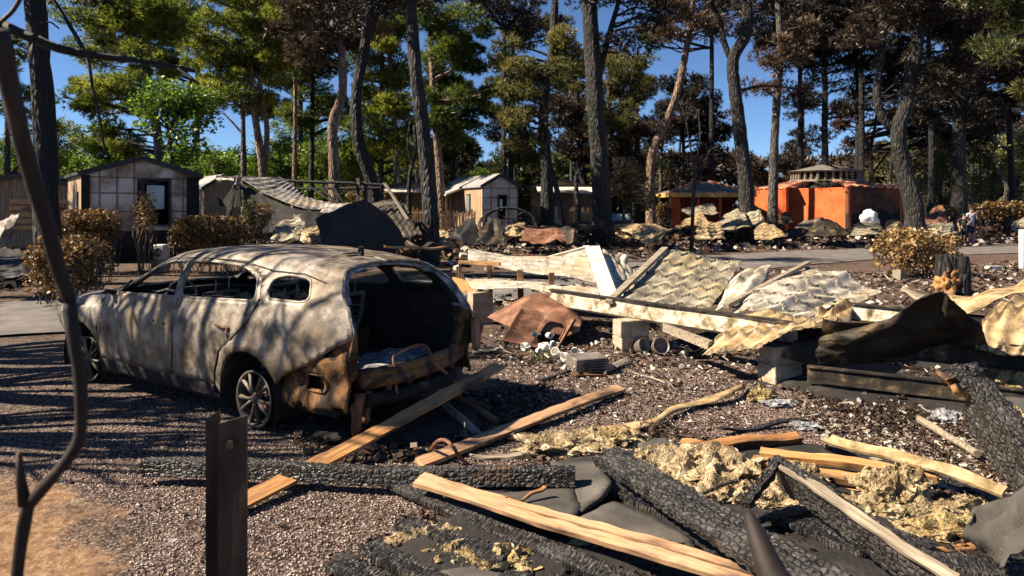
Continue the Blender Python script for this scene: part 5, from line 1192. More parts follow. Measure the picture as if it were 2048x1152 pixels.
# big split charred post at right
cp = thing('charred_post','massive charred leaning post with its broken top glowing orange-brown at right','charred post',gp(2030,1060))
A_, B_ = at(1955,805,3.95), at(2200,1120,3.05); 
o = plank('char_wood','x','x',A_,B_,.13,.29,'char',roll=R(6),n=70,grit=.012,ends=(.5,.2)); 
for k in ('label','category'): del o[k]
def adopt(o, root):
    M = o.matrix_world.copy(); o.parent = root; o.matrix_world = M; o.matrix_basis = Matrix.Translation(-WL[root.name]) @ M
adopt(o, cp)
sheet('broken_top','','',[[at(1882,762,4.0), at(1905,748,4.05), at(1932,736,4.1)], [at(1925,790,3.9), at(1950,782,3.95), at(1985,775,4.0)]],'wood_scorch',14,14,3,1,.03,0,.04,th=.05,under='char',ragged=.12,parent=cp)
sheet('felt_sheet','curled black sheet hanging below the massive charred post at the right edge','felt sheet',
      [T([(1962,1120,3.35),(2010,1128,3.2),(2080,1090,3.1)]), T([(1950,1050,3.4),(2000,1040,3.3),(2080,1000,3.2)]), T([(1985,985,3.5),(2030,970,3.4),(2090,930,3.3)])],'felt',20,20,1,1,0,0,.06,under='soot',ragged=.05)
# charred trunk stumps at right
for k, (px, w_, top, Y, lab, mat) in enumerate([(1897,44,512,14.3,'charred tree stump with an orange burnt-through foot at right','bark_black'),(1926,24,516,14.1,'narrow charred slab standing right beside the charred stump','bark_black')]):
    root = thing('tree_stump', lab, 'stump', (at(px,0,Y).x, Y, 0), 'charred stumps'); s = Y/F; mb = MB(); zt_s = H-(top-HY)*s; cx = at(px,0,Y).x; vs = []
    nseg = 14
    for j in range(8):
        z = zt_s*j/7-.05*(j == 0)
        for q in range(nseg):
            t = 2*math.pi*q/nseg; r = w_*s/2*(1.15-.12*j/7)*(1+.18*noise.noise(Vector((math.cos(t)*1.5, math.sin(t)*1.5, z*1.5+k)))); vs.append((cx+r*math.cos(t), Y+r*math.sin(t), z+(.16*noise.noise(Vector((math.cos(t)*2, math.sin(t)*2, k+5))) if j == 7 else 0)))
    fs = [(j*nseg+q, j*nseg+(q+1)%nseg, (j+1)*nseg+(q+1)%nseg, (j+1)*nseg+q) for j in range(7) for q in range(nseg)]+[tuple(7*nseg+q for q in range(nseg))]
    mb.add(vs, fs); obj('trunk', mb, mat, root, smooth=False)
    if k == 0: mb = MB(); mb.blob((cx-.10,Y-.16,.16),(.24,.14,.30),4,.5,3.5,3); obj('burnt_foot', mb, 'wood_scorch', root, smooth=True)
# roofing-felt slabs in the foreground
def slab(label, pts, th=.025, mat='felt', crump=.015):
    P = [gp(*p) for p in pts]; mb = MB(); c = sum(P, Vector())/len(P); n = len(P); ring = []
    for i in range(n):
        a, b = P[i], P[(i+1) % n]
        for k in range(6): ring.append(a.lerp(b, k/6)+Vector((.02*noise.noise(Vector((k,i,c.x))), .02*noise.noise(Vector((k,i,c.y+3))), 0)))
    m = len(ring); rings = [ring]+[[c.lerp(r, f) for r in ring] for f in (.75,.45,.2)]
    vs = []
    for rg in rings: vs += [p+Vector((0,0,crump*noise.noise(p*4))) for p in rg]
    k4 = len(vs); vs.append(c+Vector((0,0,crump*noise.noise(c*4))))
    fs = [(j*m+i, j*m+(i+1)%m, (j+1)*m+(i+1)%m, (j+1)*m+i) for j in range(3) for i in range(m)]+[(3*m+i, 3*m+(i+1)%m, k4) for i in range(m)]
    o = link('felt_slab', vs, fs, [mat,'insul_y'], smooth=True, auto=40); s = o.modifiers.new('t','SOLIDIFY'); s.thickness = th; s.offset = -1; s.material_offset_rim = 0 
    me = o.data; 
    bm = bmesh.new(); bm.from_mesh(me); bmesh.ops.recalc_face_normals(bm, faces=bm.faces)
    if sum(f.normal.z for f in bm.faces) < 0: bmesh.ops.reverse_faces(bm, faces=bm.faces)
    bm.to_mesh(me); bm.free()
    return tag(o, label, 'roofing felt', 'slabs of roofing felt')
slab('grey felt slab between the long black beam and the bright split plank',[(968,985,.14),(1150,975,.13),(1165,1010,.14),(1130,1060,.16),(1085,1035,.16),(985,1000,.14)],.03)
slab('grey felt slab with a broken corner left of the blistered beam',[(1100,920,.10),(1195,922,.12),(1222,962,.18),(1205,985,.18),(1160,1020,.14),(1150,975,.13)],.03)
slab('large grey felt slab beneath the blistered beam',[(1160,1032,.17),(1225,1005,.17),(1310,1030,.17),(1388,1080,.17),(1380,1098,.17),(1330,1080,.17),(1180,1055,.17)],.03)
slab('square dark felt piece on the insulation at centre',[(1275,885,.14),(1330,872,.15),(1367,895,.14),(1325,912,.14),(1292,905,.14)],.03)
slab('small felt chip on the insulation right of the blistered beam',[(1370,962,.12),(1392,950,.13),(1402,965,.12),(1396,975,.12),(1372,972,.12)],.01)
slab('second small felt chip on the insulation right of the blistered beam',[(1406,950,.12),(1425,945,.13),(1434,955,.12),(1412,962,.12)],.01)
slab('dark felt flap under the standing beam at the bottom edge',[(1560,1085,.08),(1640,1060,.08),(1720,1120,.08),(1760,1190,.08),(1600,1190,.08)],.02)
slab('dusty felt piece at the bottom left of the insulation',[(870,1112,.05),(960,1100,.08),(1030,1140,.06),(1010,1185,.06),(900,1180,.05)],.02)
slab('black felt slab lying below the bright split plank',[(1180,1125,.05),(1300,1130,.05),(1420,1190,.05),(1240,1200,.05)],.02)
slab('grey felt strip along the right edge beneath the tan chunk',[(1950,812,.18),(2000,790,.24),(2090,800,.2),(2090,850,.2),(1990,848,.18)],.02)
# insulation
def wool(label, px, py, rx, ry, rz, z=.05, mat='insul', seed=1, name='insulation_clump', sub=5, amp=.55):
    p = gp(px, py, z); mb = MB(); bm = bmesh.new(); bmesh.ops.create_icosphere(bm, subdivisions=sub, radius=1); vs = []
    for v in bm.verts:
        d = v.co.copy(); k = 1+amp*(noise.fractal(d*1.9+Vector((seed*3.1,0,0)), .9, 2, 6))+.10*noise.noise(d*11)
        k2 = 1+.6*noise.noise(d*5+Vector((0,seed,0)))
        vs.append(Vector((d.x*rx*k, d.y*ry*k, max(-.03, d.z*rz*k*k2)))+p)
    fs = [tuple(v.index for v in f.verts) for f in bm.faces]; bm.free()
    o = link(name, vs, fs, mat, smooth=False)
    if mat != 'ashwhite':
        k = int(1500*min(3.0, rx*ry/.05)); C = np.array([tuple(v) for v in vs])[RNG.integers(0, len(vs), k)]; C = C[C[:,2] > .0]
        V, Tn = leaves(C, np.full(len(C), .012), 1, .035, .009, .25)
        if len(C) > 60: soup('fibres', V, 4, 'fibre', o, Tn)
    return tag(o, label, 'insulation', 'clumps of torn insulation')
IN = [('pale insulation heap left of the blistered beam top',1120,895,.32,.22,.07,.04,'insul'),('tuft of insulation right above the grey felt slab',1180,880,.22,.14,.06,.05,'insul'),
 ('insulation clump behind the square felt piece',1238,880,.20,.12,.07,.06,'insul_y'),('broad insulation heap right of the blistered beam',1400,955,.42,.28,.13,.04,'insul'),('insulation spilled between the beam and the jagged stick',1440,1000,.34,.2,.10,.04,'insul'),
 ('insulation lump above the pair of orange boards',1330,925,.28,.14,.09,.05,'insul'),('round wadded insulation clump beside the orange boards',1790,985,.19,.16,.12,.10,'insul'),('dark-rooted insulation under the round clump',1740,1020,.26,.15,.08,.04,'insul'),
 ('yellow striped insulation batt at lower right',1905,1070,.28,.13,.08,.04,'insul_y'),('insulation behind the standing black beam',1600,985,.2,.14,.12,.06,'insul'),('insulation scraps left of the silvery board',1545,1010,.18,.12,.07,.05,'insul'),
 ('square tan insulation chunk on the right edge',2012,760,.19,.14,.13,.22,'insul_y'),('small insulation lump right of the massive post',2030,830,.07,.06,.06,.2,'insul'),('yellow insulation edge below the bottom charred planks',1005,1135,.2,.10,.07,.03,'insul_y'),
 ('insulation scrap between the two lowest charred planks',860,1080,.18,.10,.06,.03,'insul'),('insulation heap below the short silvery plank',900,1120,.16,.10,.06,.03,'insul_y'),('insulation under the bright plank midway',1150,1115,.22,.1,.06,.03,'insul'),
 ('insulation scraps on the ash right of the round clump',1930,1015,.24,.10,.04,.03,'insul'),('yellowish insulation chunk on the reddish gravel',1525,795,.12,.10,.07,.04,'insul_y'),('long insulation roll in the shade left of the massive post',1860,1030,.25,.12,.06,.04,'insul'),
 ('insulation tuft at the end of the wavy strip',1200,905,.16,.1,.05,.04,'insul')]
for k, (lab, px, py, rx, ry, rz, z, m_) in enumerate(IN): wool(lab, px, py, rx, ry, rz, z, m_, k+1)
wool('pale stone-like lump beside the round brown pole',1895,838,.14,.10,.07,.03,'ashwhite',40,'ash_lump',4,.3)
wool('white ash crust right of the half-burnt board',1610,852,.13,.07,.03,.02,'ashwhite',41,'ash_lump',4,.4)
wool('white ash lump near the yellowish chunk',1560,808,.15,.09,.04,.02,'ashwhite',42,'ash_lump',4,.5)

for lab, a, b_, w_, m_ in (('thin black lath across the insulation left of the jagged stick',(1330,1000,.16),(1475,962,.18),.022,'char'),
  ('brown splintered lath beside the wavy tan strip',(1290,880,.05),(1395,905,.05),.02,'wood_grey'),
  ('scorched lath leaning over the grey felt slab at lower centre',(1010,1010,.17),(1090,975,.19),.022,'wood_scorch'),
  ('black lath lying below the tan channel',(1700,905,.05),(1905,935,.05),.02,'char'),
  ('pale lath on the ash below the bent channel end',(1895,945,.05),(2005,985,.05),.018,'wood_grey'),
  ('thin dark wire-like lath in front of the shaded tan block',(1380,775,.03),(1560,800,.03),.014,'char'),
  ('short brown lath at the foot of the burnt appliance',(1255,740,.03),(1330,765,.03),.02,'wood_grey')):
    plank('lath', lab, 'lath', gp(*a), gp(*b_), w_, .012, m_, n=24, warp=.02)

for lab, a, b_, w_, t_, m_ in (('thin charred board across the ash left of the standing beam',(1480,1045,.14),(1640,1010,.16),.06,.02,'char'),
  ('charred board end crossing under the pair of orange boards',(1650,1000,.06),(1560,930,.10),.07,.025,'char'),
  ('flat black board between the standing beam and the insulation batt',(1700,1020,.08),(1860,1095,.10),.08,.02,'char'),
  ('brown half-burnt board lying beside the yellow batt',(1800,1110,.06),(1990,1085,.08),.06,.02,'wood_scorch'),
  ('narrow black board at the foot of the massive leaning post',(1880,940,.06),(2030,1030,.06),.06,.02,'char'),
  ('black board sticking out below the blistered beam near the bottom edge',(1395,1105,.10),(1540,1170,.12),.07,.02,'char_ripple'),
  ('short charred board on the felt left of the bright split plank',(880,1015,.06),(990,1060,.08),.07,.02,'char'),
  ('charred splinter at the lower centre below the rippled boards',(960,1130,.06),(1110,1185,.07),.05,.02,'char_ripple'),
  ('grey board lying behind the long black beam near the bent rod',(940,915,.04),(1075,905,.05),.06,.02,'wood_grey'),
  ('dark board lying on the ash behind the half-burnt orange board',(1440,862,.03),(1610,838,.04),.05,.02,'char')):
    plank('charred_board', lab, 'charred board', gp(*a), gp(*b_), w_, t_, m_, n=50, grit=.003 if 'char' in m_ else 0, group='thin charred boards in the foreground heap', warp=.015, ends=(.8,.8))
# ---------------------------------------------------------------- middle-distance wreckage
MS = 'fallen roof sheets in the wreckage row'
# ruin C, left of centre
rc_ = thing('burnt_cabin_frame','blackened cabin frame with a row of posts behind the sagging roof','burnt frame',(at(600,0,24).x,24,0))
mb = MB(); mb.tube([at(432,354,23),at(520,357,23.5),at(600,363,24),at(700,366,24.5),at(766,370,25)], .06, 6, .15); mb.tube([at(590,378,24.2),at(760,376,25)], .05, 6, .1); obj('top_rail', mb, 'char', rc_)
for px, Y, pt, pb in ((620,24,368,470),(653,24.2,370,470),(676,24.4,370,480),(717,24.6,356,470),(733,24.7,370,470),(765,25,366,460)):
    mb = MB(); mb.bar(at(px,pb,Y), at(px+random.uniform(-3,3),pt,Y), .11, .10, up=(0,1,0), jit=.02); obj('post', mb, 'char', rc_)
for a, b in (((620,372,24),(672,410,24)),((640,372,24),(680,415,24)),((668,375,24),(692,415,24)),((622,405,24),(690,420,24.3))):
    mb = MB(); mb.bar(at(*a), at(*b), .09, .05, jit=.01); obj('rafter', mb, 'wood_grey', rc_)
mb = MB(); mb.tube(wig(at(470,370,21.5),at(450,470,21),6,.05),[.07,.08,.07,.1,.09,.1,.12],7,.3); mb.tube(wig(at(450,470,21),at(500,495,20.5),5,.1),.09,7,.3); obj('leaning_post', mb, 'soot', rc_)
mb = MB(); mb.tube(wig(at(437,358,22.8),at(470,362,22),4,.1),.07,6,.4); mb.tube(wig(at(478,352,22),at(470,380,22),4,.1),.08,6,.3); obj('stub', mb, 'steelgrey', rc_)
mb = MB(); mb.prism([at(430,356,23.4),at(478,356,23.4),at(482,412,23.2),at(470,415,23.2),at(438,412,23.4)],(0,.1,0)); obj('black_wall', mb, 'soot', rc_)
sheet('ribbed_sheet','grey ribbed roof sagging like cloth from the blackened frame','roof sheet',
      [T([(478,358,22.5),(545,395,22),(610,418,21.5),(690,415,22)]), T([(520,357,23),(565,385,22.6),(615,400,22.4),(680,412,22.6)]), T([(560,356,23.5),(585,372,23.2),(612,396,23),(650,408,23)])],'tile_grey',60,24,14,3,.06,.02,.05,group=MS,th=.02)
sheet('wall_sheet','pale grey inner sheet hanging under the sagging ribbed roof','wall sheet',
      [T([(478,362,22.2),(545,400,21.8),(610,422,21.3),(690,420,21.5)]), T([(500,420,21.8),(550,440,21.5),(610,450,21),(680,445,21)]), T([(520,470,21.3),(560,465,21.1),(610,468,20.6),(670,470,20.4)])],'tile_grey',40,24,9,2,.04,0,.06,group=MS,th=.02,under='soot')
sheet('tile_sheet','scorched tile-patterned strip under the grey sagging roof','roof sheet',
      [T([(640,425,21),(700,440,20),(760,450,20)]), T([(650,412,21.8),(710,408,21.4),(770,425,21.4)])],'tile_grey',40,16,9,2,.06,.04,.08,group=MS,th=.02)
sheet('black_tent_sheet','black folded roof section standing like a tent behind the car','roof sheet',
      [T([(650,512,17.2),(700,520,17.6),(760,515,18.6),(812,492,19.4)]), T([(640,470,17.2),(690,465,17.8),(762,465,18.7),(803,470,19.4)]), T([(630,438,17.3),(690,410,18),(722,400,18.4),(775,432,19.2)])],'black_sheet',50,34,26,1,.03,0,.08,th=.06,under='black_sheet',ragged=.04,group=MS,ribs=True,lin=True)
sheet('tile_sheet','dusty tile-patterned slope right of the black tent-like section','roof sheet',
      [T([(738,410,22),(780,400,22),(812,402,22)]), T([(762,440,21),(800,440,21),(830,445,21)]), T([(790,470,20),(820,470,20),(845,468,20)])],'tile',40,40,5,6,.07,.05,.08,group=MS,th=.02)
mb = MB(); mb.bar(at(735,412,21.5), at(802,404,21.5), .12, .10, jit=.02); tag(obj('burnt_batten', mb, 'wood_grey'), 'pale batten across the top of the dusty tiled slope','batten')
mb = MB(); mb.bar(at(770,366,22), at(815,440,20.5), .10, .06, jit=.02); tag(obj('burnt_batten', mb, 'wood_grey'), 'leaning pale batten left of the charred slanting trunk','batten')
wob_ = [9,-7,4,-11,6,-3,11]
SH = [ # label, corners BL BR TR TL (px,py), Y near, Y far, mat
 ('tile_sheet','folded dusty sheet heap left of the black tent-like section',[(540,478),(625,488),(600,430),(560,448)],19,20.5,'tile'),
 ('tile_sheet','small scorched sheet curled over behind the car roof',[(600,482),(650,486),(640,455),(605,458)],18.5,19.5,'tile_ochre'),
 ('tile_sheet','rounded tan sheet at the foot of the charred slanting trunk',[(868,492),(908,494),(895,462),(862,470)],21.5,23,'tile_ochre'),
 ('tile_sheet','dark curled sheet with a bright rim right of the slanting trunk',[(895,480),(962,492),(950,432),(915,455)],23,25,'black_sheet'),
 ('tile_sheet','brown sheet folded upright beside the dark curled one',[(955,485),(1010,490),(1000,438),(968,440)],23,24.5,'tile_under'),
 ('tile_sheet','tan flat sheet behind the folded brown one',[(1010,470),(1055,474),(1048,448),(1012,452)],26,28,'tile_ochre'),
 ('tile_sheet','long rust-brown rolled sheet in the wreckage row',[(1040,482),(1135,482),(1130,452),(1055,455)],25,27,'rust'),
 ('tile_sheet','dark arched sheet end left of the tallest trunk',[(1130,485),(1160,485),(1150,455),(1118,452)],25,27,'tile_under'),
 ('tile_sheet','grey sheet lying low behind the arched end',[(1140,455),(1195,458),(1190,442),(1145,446)],30,32,'tile_under'),
 ('tile_sheet','golden tile-patterned sheet dipping to a point right of the tallest trunk',[(1292,492),(1345,460),(1300,446),(1228,452)],27,30,'tile_ochre'),
 ('tile_sheet','small ochre sheet corner tucked behind the golden tiled sheet',[(1232,470),(1262,478),(1258,455),(1228,452)],29,30,'tile_ochre'),
 ('tile_sheet','tan bent plate left of the thin leafless sapling',[(1362,455),(1418,448),(1405,425),(1370,440)],29,31,'tile_ochre'),
 ('tile_sheet','white-edged plate standing before the pavilion',[(1365,428),(1440,428),(1425,412),(1368,418)],33,35,'tile'),
 ('tile_sheet','white ribbed slope behind the bending charred trunk, left part',[(1432,462),(1500,455),(1485,415),(1440,440)],31,34,'tile'),
 ('tile_sheet','white ribbed slope behind the bending charred trunk, right part',[(1500,455),(1532,445),(1512,410),(1490,413)],32,34,'tile'),
 ('tile_sheet','ochre crumpled sheet left of the bending charred trunk',[(1390,480),(1450,478),(1440,445),(1400,452)],27,28.5,'tile_ochre'),
 ('tile_sheet','brown folded sheet right of the bending charred trunk',[(1508,478),(1572,476),(1548,448),(1512,455)],29,31,'tile_ochre'),
 ('tile_sheet','ribbed grey sheet upended at the foot of the orange wall',[(1555,446),(1585,446),(1580,425),(1562,426)],33,34,'tile_under'),
 ('tile_sheet','low white sheet before the orange wall',[(1590,456),(1660,458),(1645,437),(1600,445)],31,33,'tile'),
 ('tile_sheet','dark sheet hump before the corner of the orange wall',[(1610,472),(1700,470),(1665,442),(1625,448)],29,31,'tile_under'),
 ('tile_sheet','broad pale sheet crumpled before the sooty wall',[(1700,468),(1770,468),(1755,440),(1712,446)],29,31.5,'tile'),  # shaded wall here is the face with shade put into its colour
 ('tile_sheet','small tan sheet beside the broad pale one',[(1768,466),(1810,468),(1800,442),(1772,446)],30,32,'tile_ochre'),
 ('tile_sheet','reddish-grey sheet leaning up behind the right hedge',[(1845,450),(1895,455),(1885,408),(1862,420)],33,36,'rust'),
 ('tile_sheet','tan low sheet between the forked tree and the people',[(1845,470),(1915,470),(1905,446),(1855,450)],31,33,'tile'),
 ('tile_sheet','cream sheet heap at the far right edge',[(2020,462),(2075,462),(2070,432),(2032,440)],38,40,'tile'),
 ('tile_sheet','tilted pale plate at the left edge before the hedge',[(-30,470),(22,490),(38,428),(-20,450)],15.5,16.5,'steelgrey'),
 ('tile_sheet','dark fallen plate with a pale rim at the left edge by the lane',[(-20,552),(82,556),(40,500),(-30,498)],13,14.5,'black_sheet')]
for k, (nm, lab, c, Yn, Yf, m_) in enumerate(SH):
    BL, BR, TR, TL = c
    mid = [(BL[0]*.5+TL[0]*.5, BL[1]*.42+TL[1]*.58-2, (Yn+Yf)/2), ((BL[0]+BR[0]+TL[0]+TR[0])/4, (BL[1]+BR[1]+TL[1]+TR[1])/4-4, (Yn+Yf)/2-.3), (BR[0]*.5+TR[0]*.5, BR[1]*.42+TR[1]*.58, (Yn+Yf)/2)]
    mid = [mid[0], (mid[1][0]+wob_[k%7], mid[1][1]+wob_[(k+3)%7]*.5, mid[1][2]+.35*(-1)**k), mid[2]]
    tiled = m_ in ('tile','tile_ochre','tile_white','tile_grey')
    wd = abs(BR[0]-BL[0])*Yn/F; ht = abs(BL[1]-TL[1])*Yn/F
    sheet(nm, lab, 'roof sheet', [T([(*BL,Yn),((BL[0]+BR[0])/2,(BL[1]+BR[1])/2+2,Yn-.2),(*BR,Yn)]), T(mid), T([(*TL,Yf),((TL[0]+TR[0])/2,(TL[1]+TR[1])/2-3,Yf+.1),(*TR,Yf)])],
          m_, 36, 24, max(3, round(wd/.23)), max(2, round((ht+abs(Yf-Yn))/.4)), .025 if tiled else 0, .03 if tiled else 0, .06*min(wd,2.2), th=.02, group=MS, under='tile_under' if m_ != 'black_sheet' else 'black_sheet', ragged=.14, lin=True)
# dark arched wire frame (burnt caravan hoops)
cf = thing('burnt_vehicle_frame','black arched skeleton frame before the pale pink gable','burnt frame',(at(1015,0,29).x,29,0))
for k, (r, dy) in enumerate([(1.25,0),(1.2,.7),(1.1,1.4)]):
    mb = MB(); c = at(1015,450,29+dy); mb.tube([c+Vector((r*math.cos(t),0,.85*math.sin(t)-.1)) for t in np.linspace(0,math.pi,16)], .035, 6, .2); obj('hoop', mb, 'char', cf)
mb = MB()
for t in (.4,.9,1.5,2.1,2.7): c = at(1015,450,29); mb.tube([c+Vector((1.22*math.cos(t),-.05,.85*math.sin(t)-.1)), c+Vector((1.15*math.cos(t),1.45,.8*math.sin(t)-.1))], .03, 5)
mb.tube(wig(at(990,448,29),at(1045,425,29.5),4,.1),.03,5); mb.tube(wig(at(995,425,29),at(1040,452,29.5),4,.1),.03,5); obj('cross_rods', mb, 'char', cf)
# thin posts and parasol stand
for px, yb, yt, Y, lab in ((1013,498,412,29,'thin black rod standing in the wreckage row at centre'),(1960,478,405,36,'thin post right of the two people')):
    mb = MB(); mb.tube([at(px,yb,Y), at(px,yt,Y)], .035, 6, .1); tag(obj('metal_rod', mb, 'char'), lab, 'rod', 'thin upright rods')
pst = thing('burnt_stand','black post stand with a splayed foot on the lane edge','stand',gp(1744,492))
mb = MB(); p = gp(1744,492); mb.tube([p, p+Vector((0,0,1.45))], [.09,.07], 8); obj('pole', mb, 'char', pst)
mb = MB(); mb.lathe(p, [(.32,0),(.2,.08),(.09,.25),(.05,.3)], 12); obj('foot', mb, 'char', pst)
mb = MB(); mb.tube(wig(p+Vector((0,0,1.4)),p+Vector((.32,0,1.1)),4,.1),.03,5); mb.tube(wig(p+Vector((0,0,1.3)),p+Vector((-.25,0,1.3)),4,.2),.025,5); obj('arm', mb, 'char', pst)
mb = MB(); mb.blob(at(1738,436,29.5),(.38,.3,.32),3,.3,1.5,4); tag(obj('white_drum', mb, 'white_paint', smooth=True),'crumpled pale drum before the shaded wall','drum')
for k, (px, py, w_, lab) in enumerate([(1158,478,.35,'pale cardboard-like box left of the tallest trunk'),(1598,445,.3,'short tan upright block at the foot of the orange wall'),(1800,560,.32,'small pale block on the soil left of the stumps')]):
    p = gp(px, py+6) if k != 2 else gp(px, py); M = Matrix.Rotation(.5,3,'Z'); mb = MB(); mb.box(p+Vector((0,0,w_*.4)),(w_*(.4 if k == 1 else .8),w_*.6,w_*(1.6 if k == 1 else .8)),M,.02); tag(obj('box', mb, 'wood_grey' if k else 'concrete'), lab, 'block')
mb = MB(); p = gp(1988,538); mb.box(p+Vector((0,0,.05)),(.42,.2,.07),Matrix.Rotation(.1,3,'Z'),.01); tag(obj('litter_tray', mb, 'white_paint'),'pale blue-white tray lying on the soil right of the stumps','tray')
mb = MB(); p = gp(1070,522); mb.blob(p+Vector((0,0,.08)),(.34,.2,.10),3,.3,2,2); MAT['maroon'] = simple('maroon_plastic', [(.3,(.06,.008,.02)),(.7,(.16,.02,.05))], 5, .5); tag(obj('maroon_bundle', mb, 'maroon'),'dark maroon bundle on the soil behind the bleached sheets','bundle')
mb = MB(); mb.box(at(2052,500,20),(.3,.2,1.2),None,.01); tag(obj('electric_cabinet', mb, 'white_paint'),'pale cabinet edge cut by the right side of the picture','cabinet')
for lab, p0, p1 in (('long yellowish board lying below the black tent-like section',(770,492,17.6),(905,494,18.4)),('dark log lying behind the bleached sheets at left',(822,500,18),(880,488,19))):
    plank('board', lab, 'board', at(*p0), at(*p1), .18, .05, 'wood_orange' if 'yellow' in lab else 'char', n=20, warp=.06)
# rubble: nobody could count it
def chips(name, label, n, region, smin, smax, mat, tone0, tone1, hz=.02, kinds=(.6,.25,.15), flat=.35):
    """flakes, splinters and lumps scattered over ground; region() -> (x,y,zbase)"""
    V = []; Tn = []
    for i in range(n):
        x, y, z = region(); s = smin+(smax-smin)*random.random()**2.2; r = random.random(); t = random.uniform(tone0, tone1) if random.random() > .3 else random.uniform(0,.15)
        c = Vector((x, y, z+s*.25*random.random()+hz*random.random()))
        a = random.uniform(0, 6.28); el = random.gauss(0, flat)
        u = Vector((math.cos(a), math.sin(a), math.sin(el))).normalized(); w_ = Vector((-math.sin(a), math.cos(a), random.gauss(0, flat))).normalized(); nn = u.cross(w_)
        if r < kinds[0]: # curled flake, two quads
            l, b = s, s*random.uniform(.3,.9); k = s*random.uniform(-.3,.3)
            p = [c-u*l/2-w_*b/2, c-w_*b/2*random.uniform(.6,1.2)+nn*k, c+w_*b/2*random.uniform(.6,1.2)+nn*k, c-u*l/2*random.uniform(.7,1)+w_*b/2]; p[0] = p[0].lerp(p[3], random.random()*.9); V += p; Tn.append(t)
            q4 = c+u*l/2*random.uniform(.7,1.1)+w_*b*random.uniform(-.1,.5); V += [p[1], (c+u*l/2-w_*b/3).lerp(q4, random.random()*.9), q4, p[2]]; Tn.append(t)
        elif r < kinds[0]+kinds[1]: # splinter
            l, b = s*2.2, s*.13
            for d in (w_, nn): V += [c-u*l/2-d*b, c+u*l/2-d*b*.5, c+u*l/2+d*b*.5, c-u*l/2+d*b]; Tn.append(t)
        else: # lump: box
            e = [u*s*.35, w_*s*.3, nn*s*.22]; q = lambda a_, b_, c_: c+e[0]*a_+e[1]*b_+e[2]*c_
            for f_ in (((-1,-1,1),(1,-1,1),(.8,1,.8),(-1,.8,1)),((-1,-1,-1),(-1,-1,1),(-1,.8,1),(-1,1,-1)),((1,-1,-1),(1,1,-1),(.8,1,.8),(1,-1,1)),((-1,-1,-1),(1,-1,-1),(1,-1,1),(-1,-1,1)),((-1,1,-1),(-1,.8,1),(.8,1,.8),(1,1,-1))):
                V += [q(*a_) for a_ in f_]; Tn.append(t)
    o = soup(name, np.array([tuple(v) for v in V]), 4, mat, None, np.array(Tn)); tag(o, label, 'debris', None, 'stuff'); return o
def poly_region(pts, z=0, amp=0, bias=None):
    P = [gp(*p) for p in pts]; xs_ = [p.x for p in P]; ys_ = [p.y for p in P]; pl_ = [(p.x, p.y) for p in P]
    def f():
        while True:
            x, y = random.uniform(min(xs_), max(xs_)), random.uniform(min(ys_), max(ys_))
            if inpoly((x, y), pl_): return x, y, z+gz(x, y)+amp*max(0, noise.noise(Vector((x*1.3, y*1.3, 7)))+.1)
    return f
chips('burnt_rubble','ash, flakes and splinters round the floor beams',9000,poly_region([(960,690),(1040,650),(1260,640),(1500,660),(2048,640),(2048,800),(1700,830),(1480,770),(1200,760),(960,730)],0,.14),.010,.08,'litter',.1,1.0,.03)
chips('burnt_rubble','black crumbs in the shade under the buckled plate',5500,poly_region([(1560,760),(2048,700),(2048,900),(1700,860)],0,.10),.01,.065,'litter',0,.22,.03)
chips('burnt_rubble','ash and charcoal below the car tail and planks',2600,poly_region([(560,860),(900,790),(1100,770),(1060,880),(850,930),(640,930)],0,.05),.012,.09,'litter',0,.6,.02)
chips('burnt_rubble','white flakes and laths between the channel and the shade',6000,poly_region([(1560,800),(1900,830),(2048,900),(2048,1040),(1800,960),(1640,880)],0,.08),.008,.05,'litter',.1,.9,.03)
chips('burnt_rubble','dark crumbs and chips beneath the foreground timbers',9500,poly_region([(700,1150),(800,1040),(1000,980),(1080,890),(1300,860),(1560,900),(2048,960),(2048,1190),(700,1190)],.0,.10),.006,.06,'litter',.0,.5,.03)
chips('burnt_rubble','scattered chips on the gravel bay',2600,poly_region([(420,1190),(0,860),(0,700),(500,900),(1000,760),(1500,760),(1560,880),(1000,900),(760,1190)],.0,.0),.008,.04,'litter',.05,.7,.005)
chips('burnt_rubble','ash and splinters between the car tail and the wavy strip',4200,poly_region([(980,700),(1250,720),(1480,770),(1500,860),(1250,880),(1000,800)],0,.03),.008,.05,'litter',.1,1,.01)
chips('burnt_rubble','litter over the burnt soil towards the lane',5200,poly_region([(900,560),(1400,540),(1800,545),(2048,520),(2048,640),(1700,620),(1250,610),(940,640)],0,.03),.03,.20,'litter',.15,.9,.01)
chips('burnt_rubble','litter over the soil beyond the lane',6500,poly_region([(860,540),(880,478),(1300,470),(2048,462),(2048,492),(1500,505),(1000,540)],0,.05),.05,.42,'litter',.1,.9,.02)
chips('burnt_rubble','broken sheets and char heaped along the wreckage row',8000,poly_region([(860,500),(880,468),(1300,462),(2048,456),(2048,474),(1500,484),(1200,492)],.0,.8),.10,.7,'litter',.0,.5,.1)
chips('burnt_rubble','torn plates and boards lying flat along the wreckage row',1100,poly_region([(860,500),(880,466),(1300,458),(2048,452),(2048,472),(1500,482),(1200,490)],.0,.5),.4,1.3,'litter',.05,.75,.25,(.75,.22,.03),.28)
chips('burnt_rubble','black heap of wreckage behind the car',3600,poly_region([(400,530),(460,482),(860,482),(880,515)],.0,.9),.10,.8,'litter',.0,.40,.1)
chips('burnt_rubble','black wreckage at the left edge by the lane',900,poly_region([(-60,590),(-60,520),(120,520),(110,570)],.0,.5),.10,.6,'litter',.0,.35,.1)
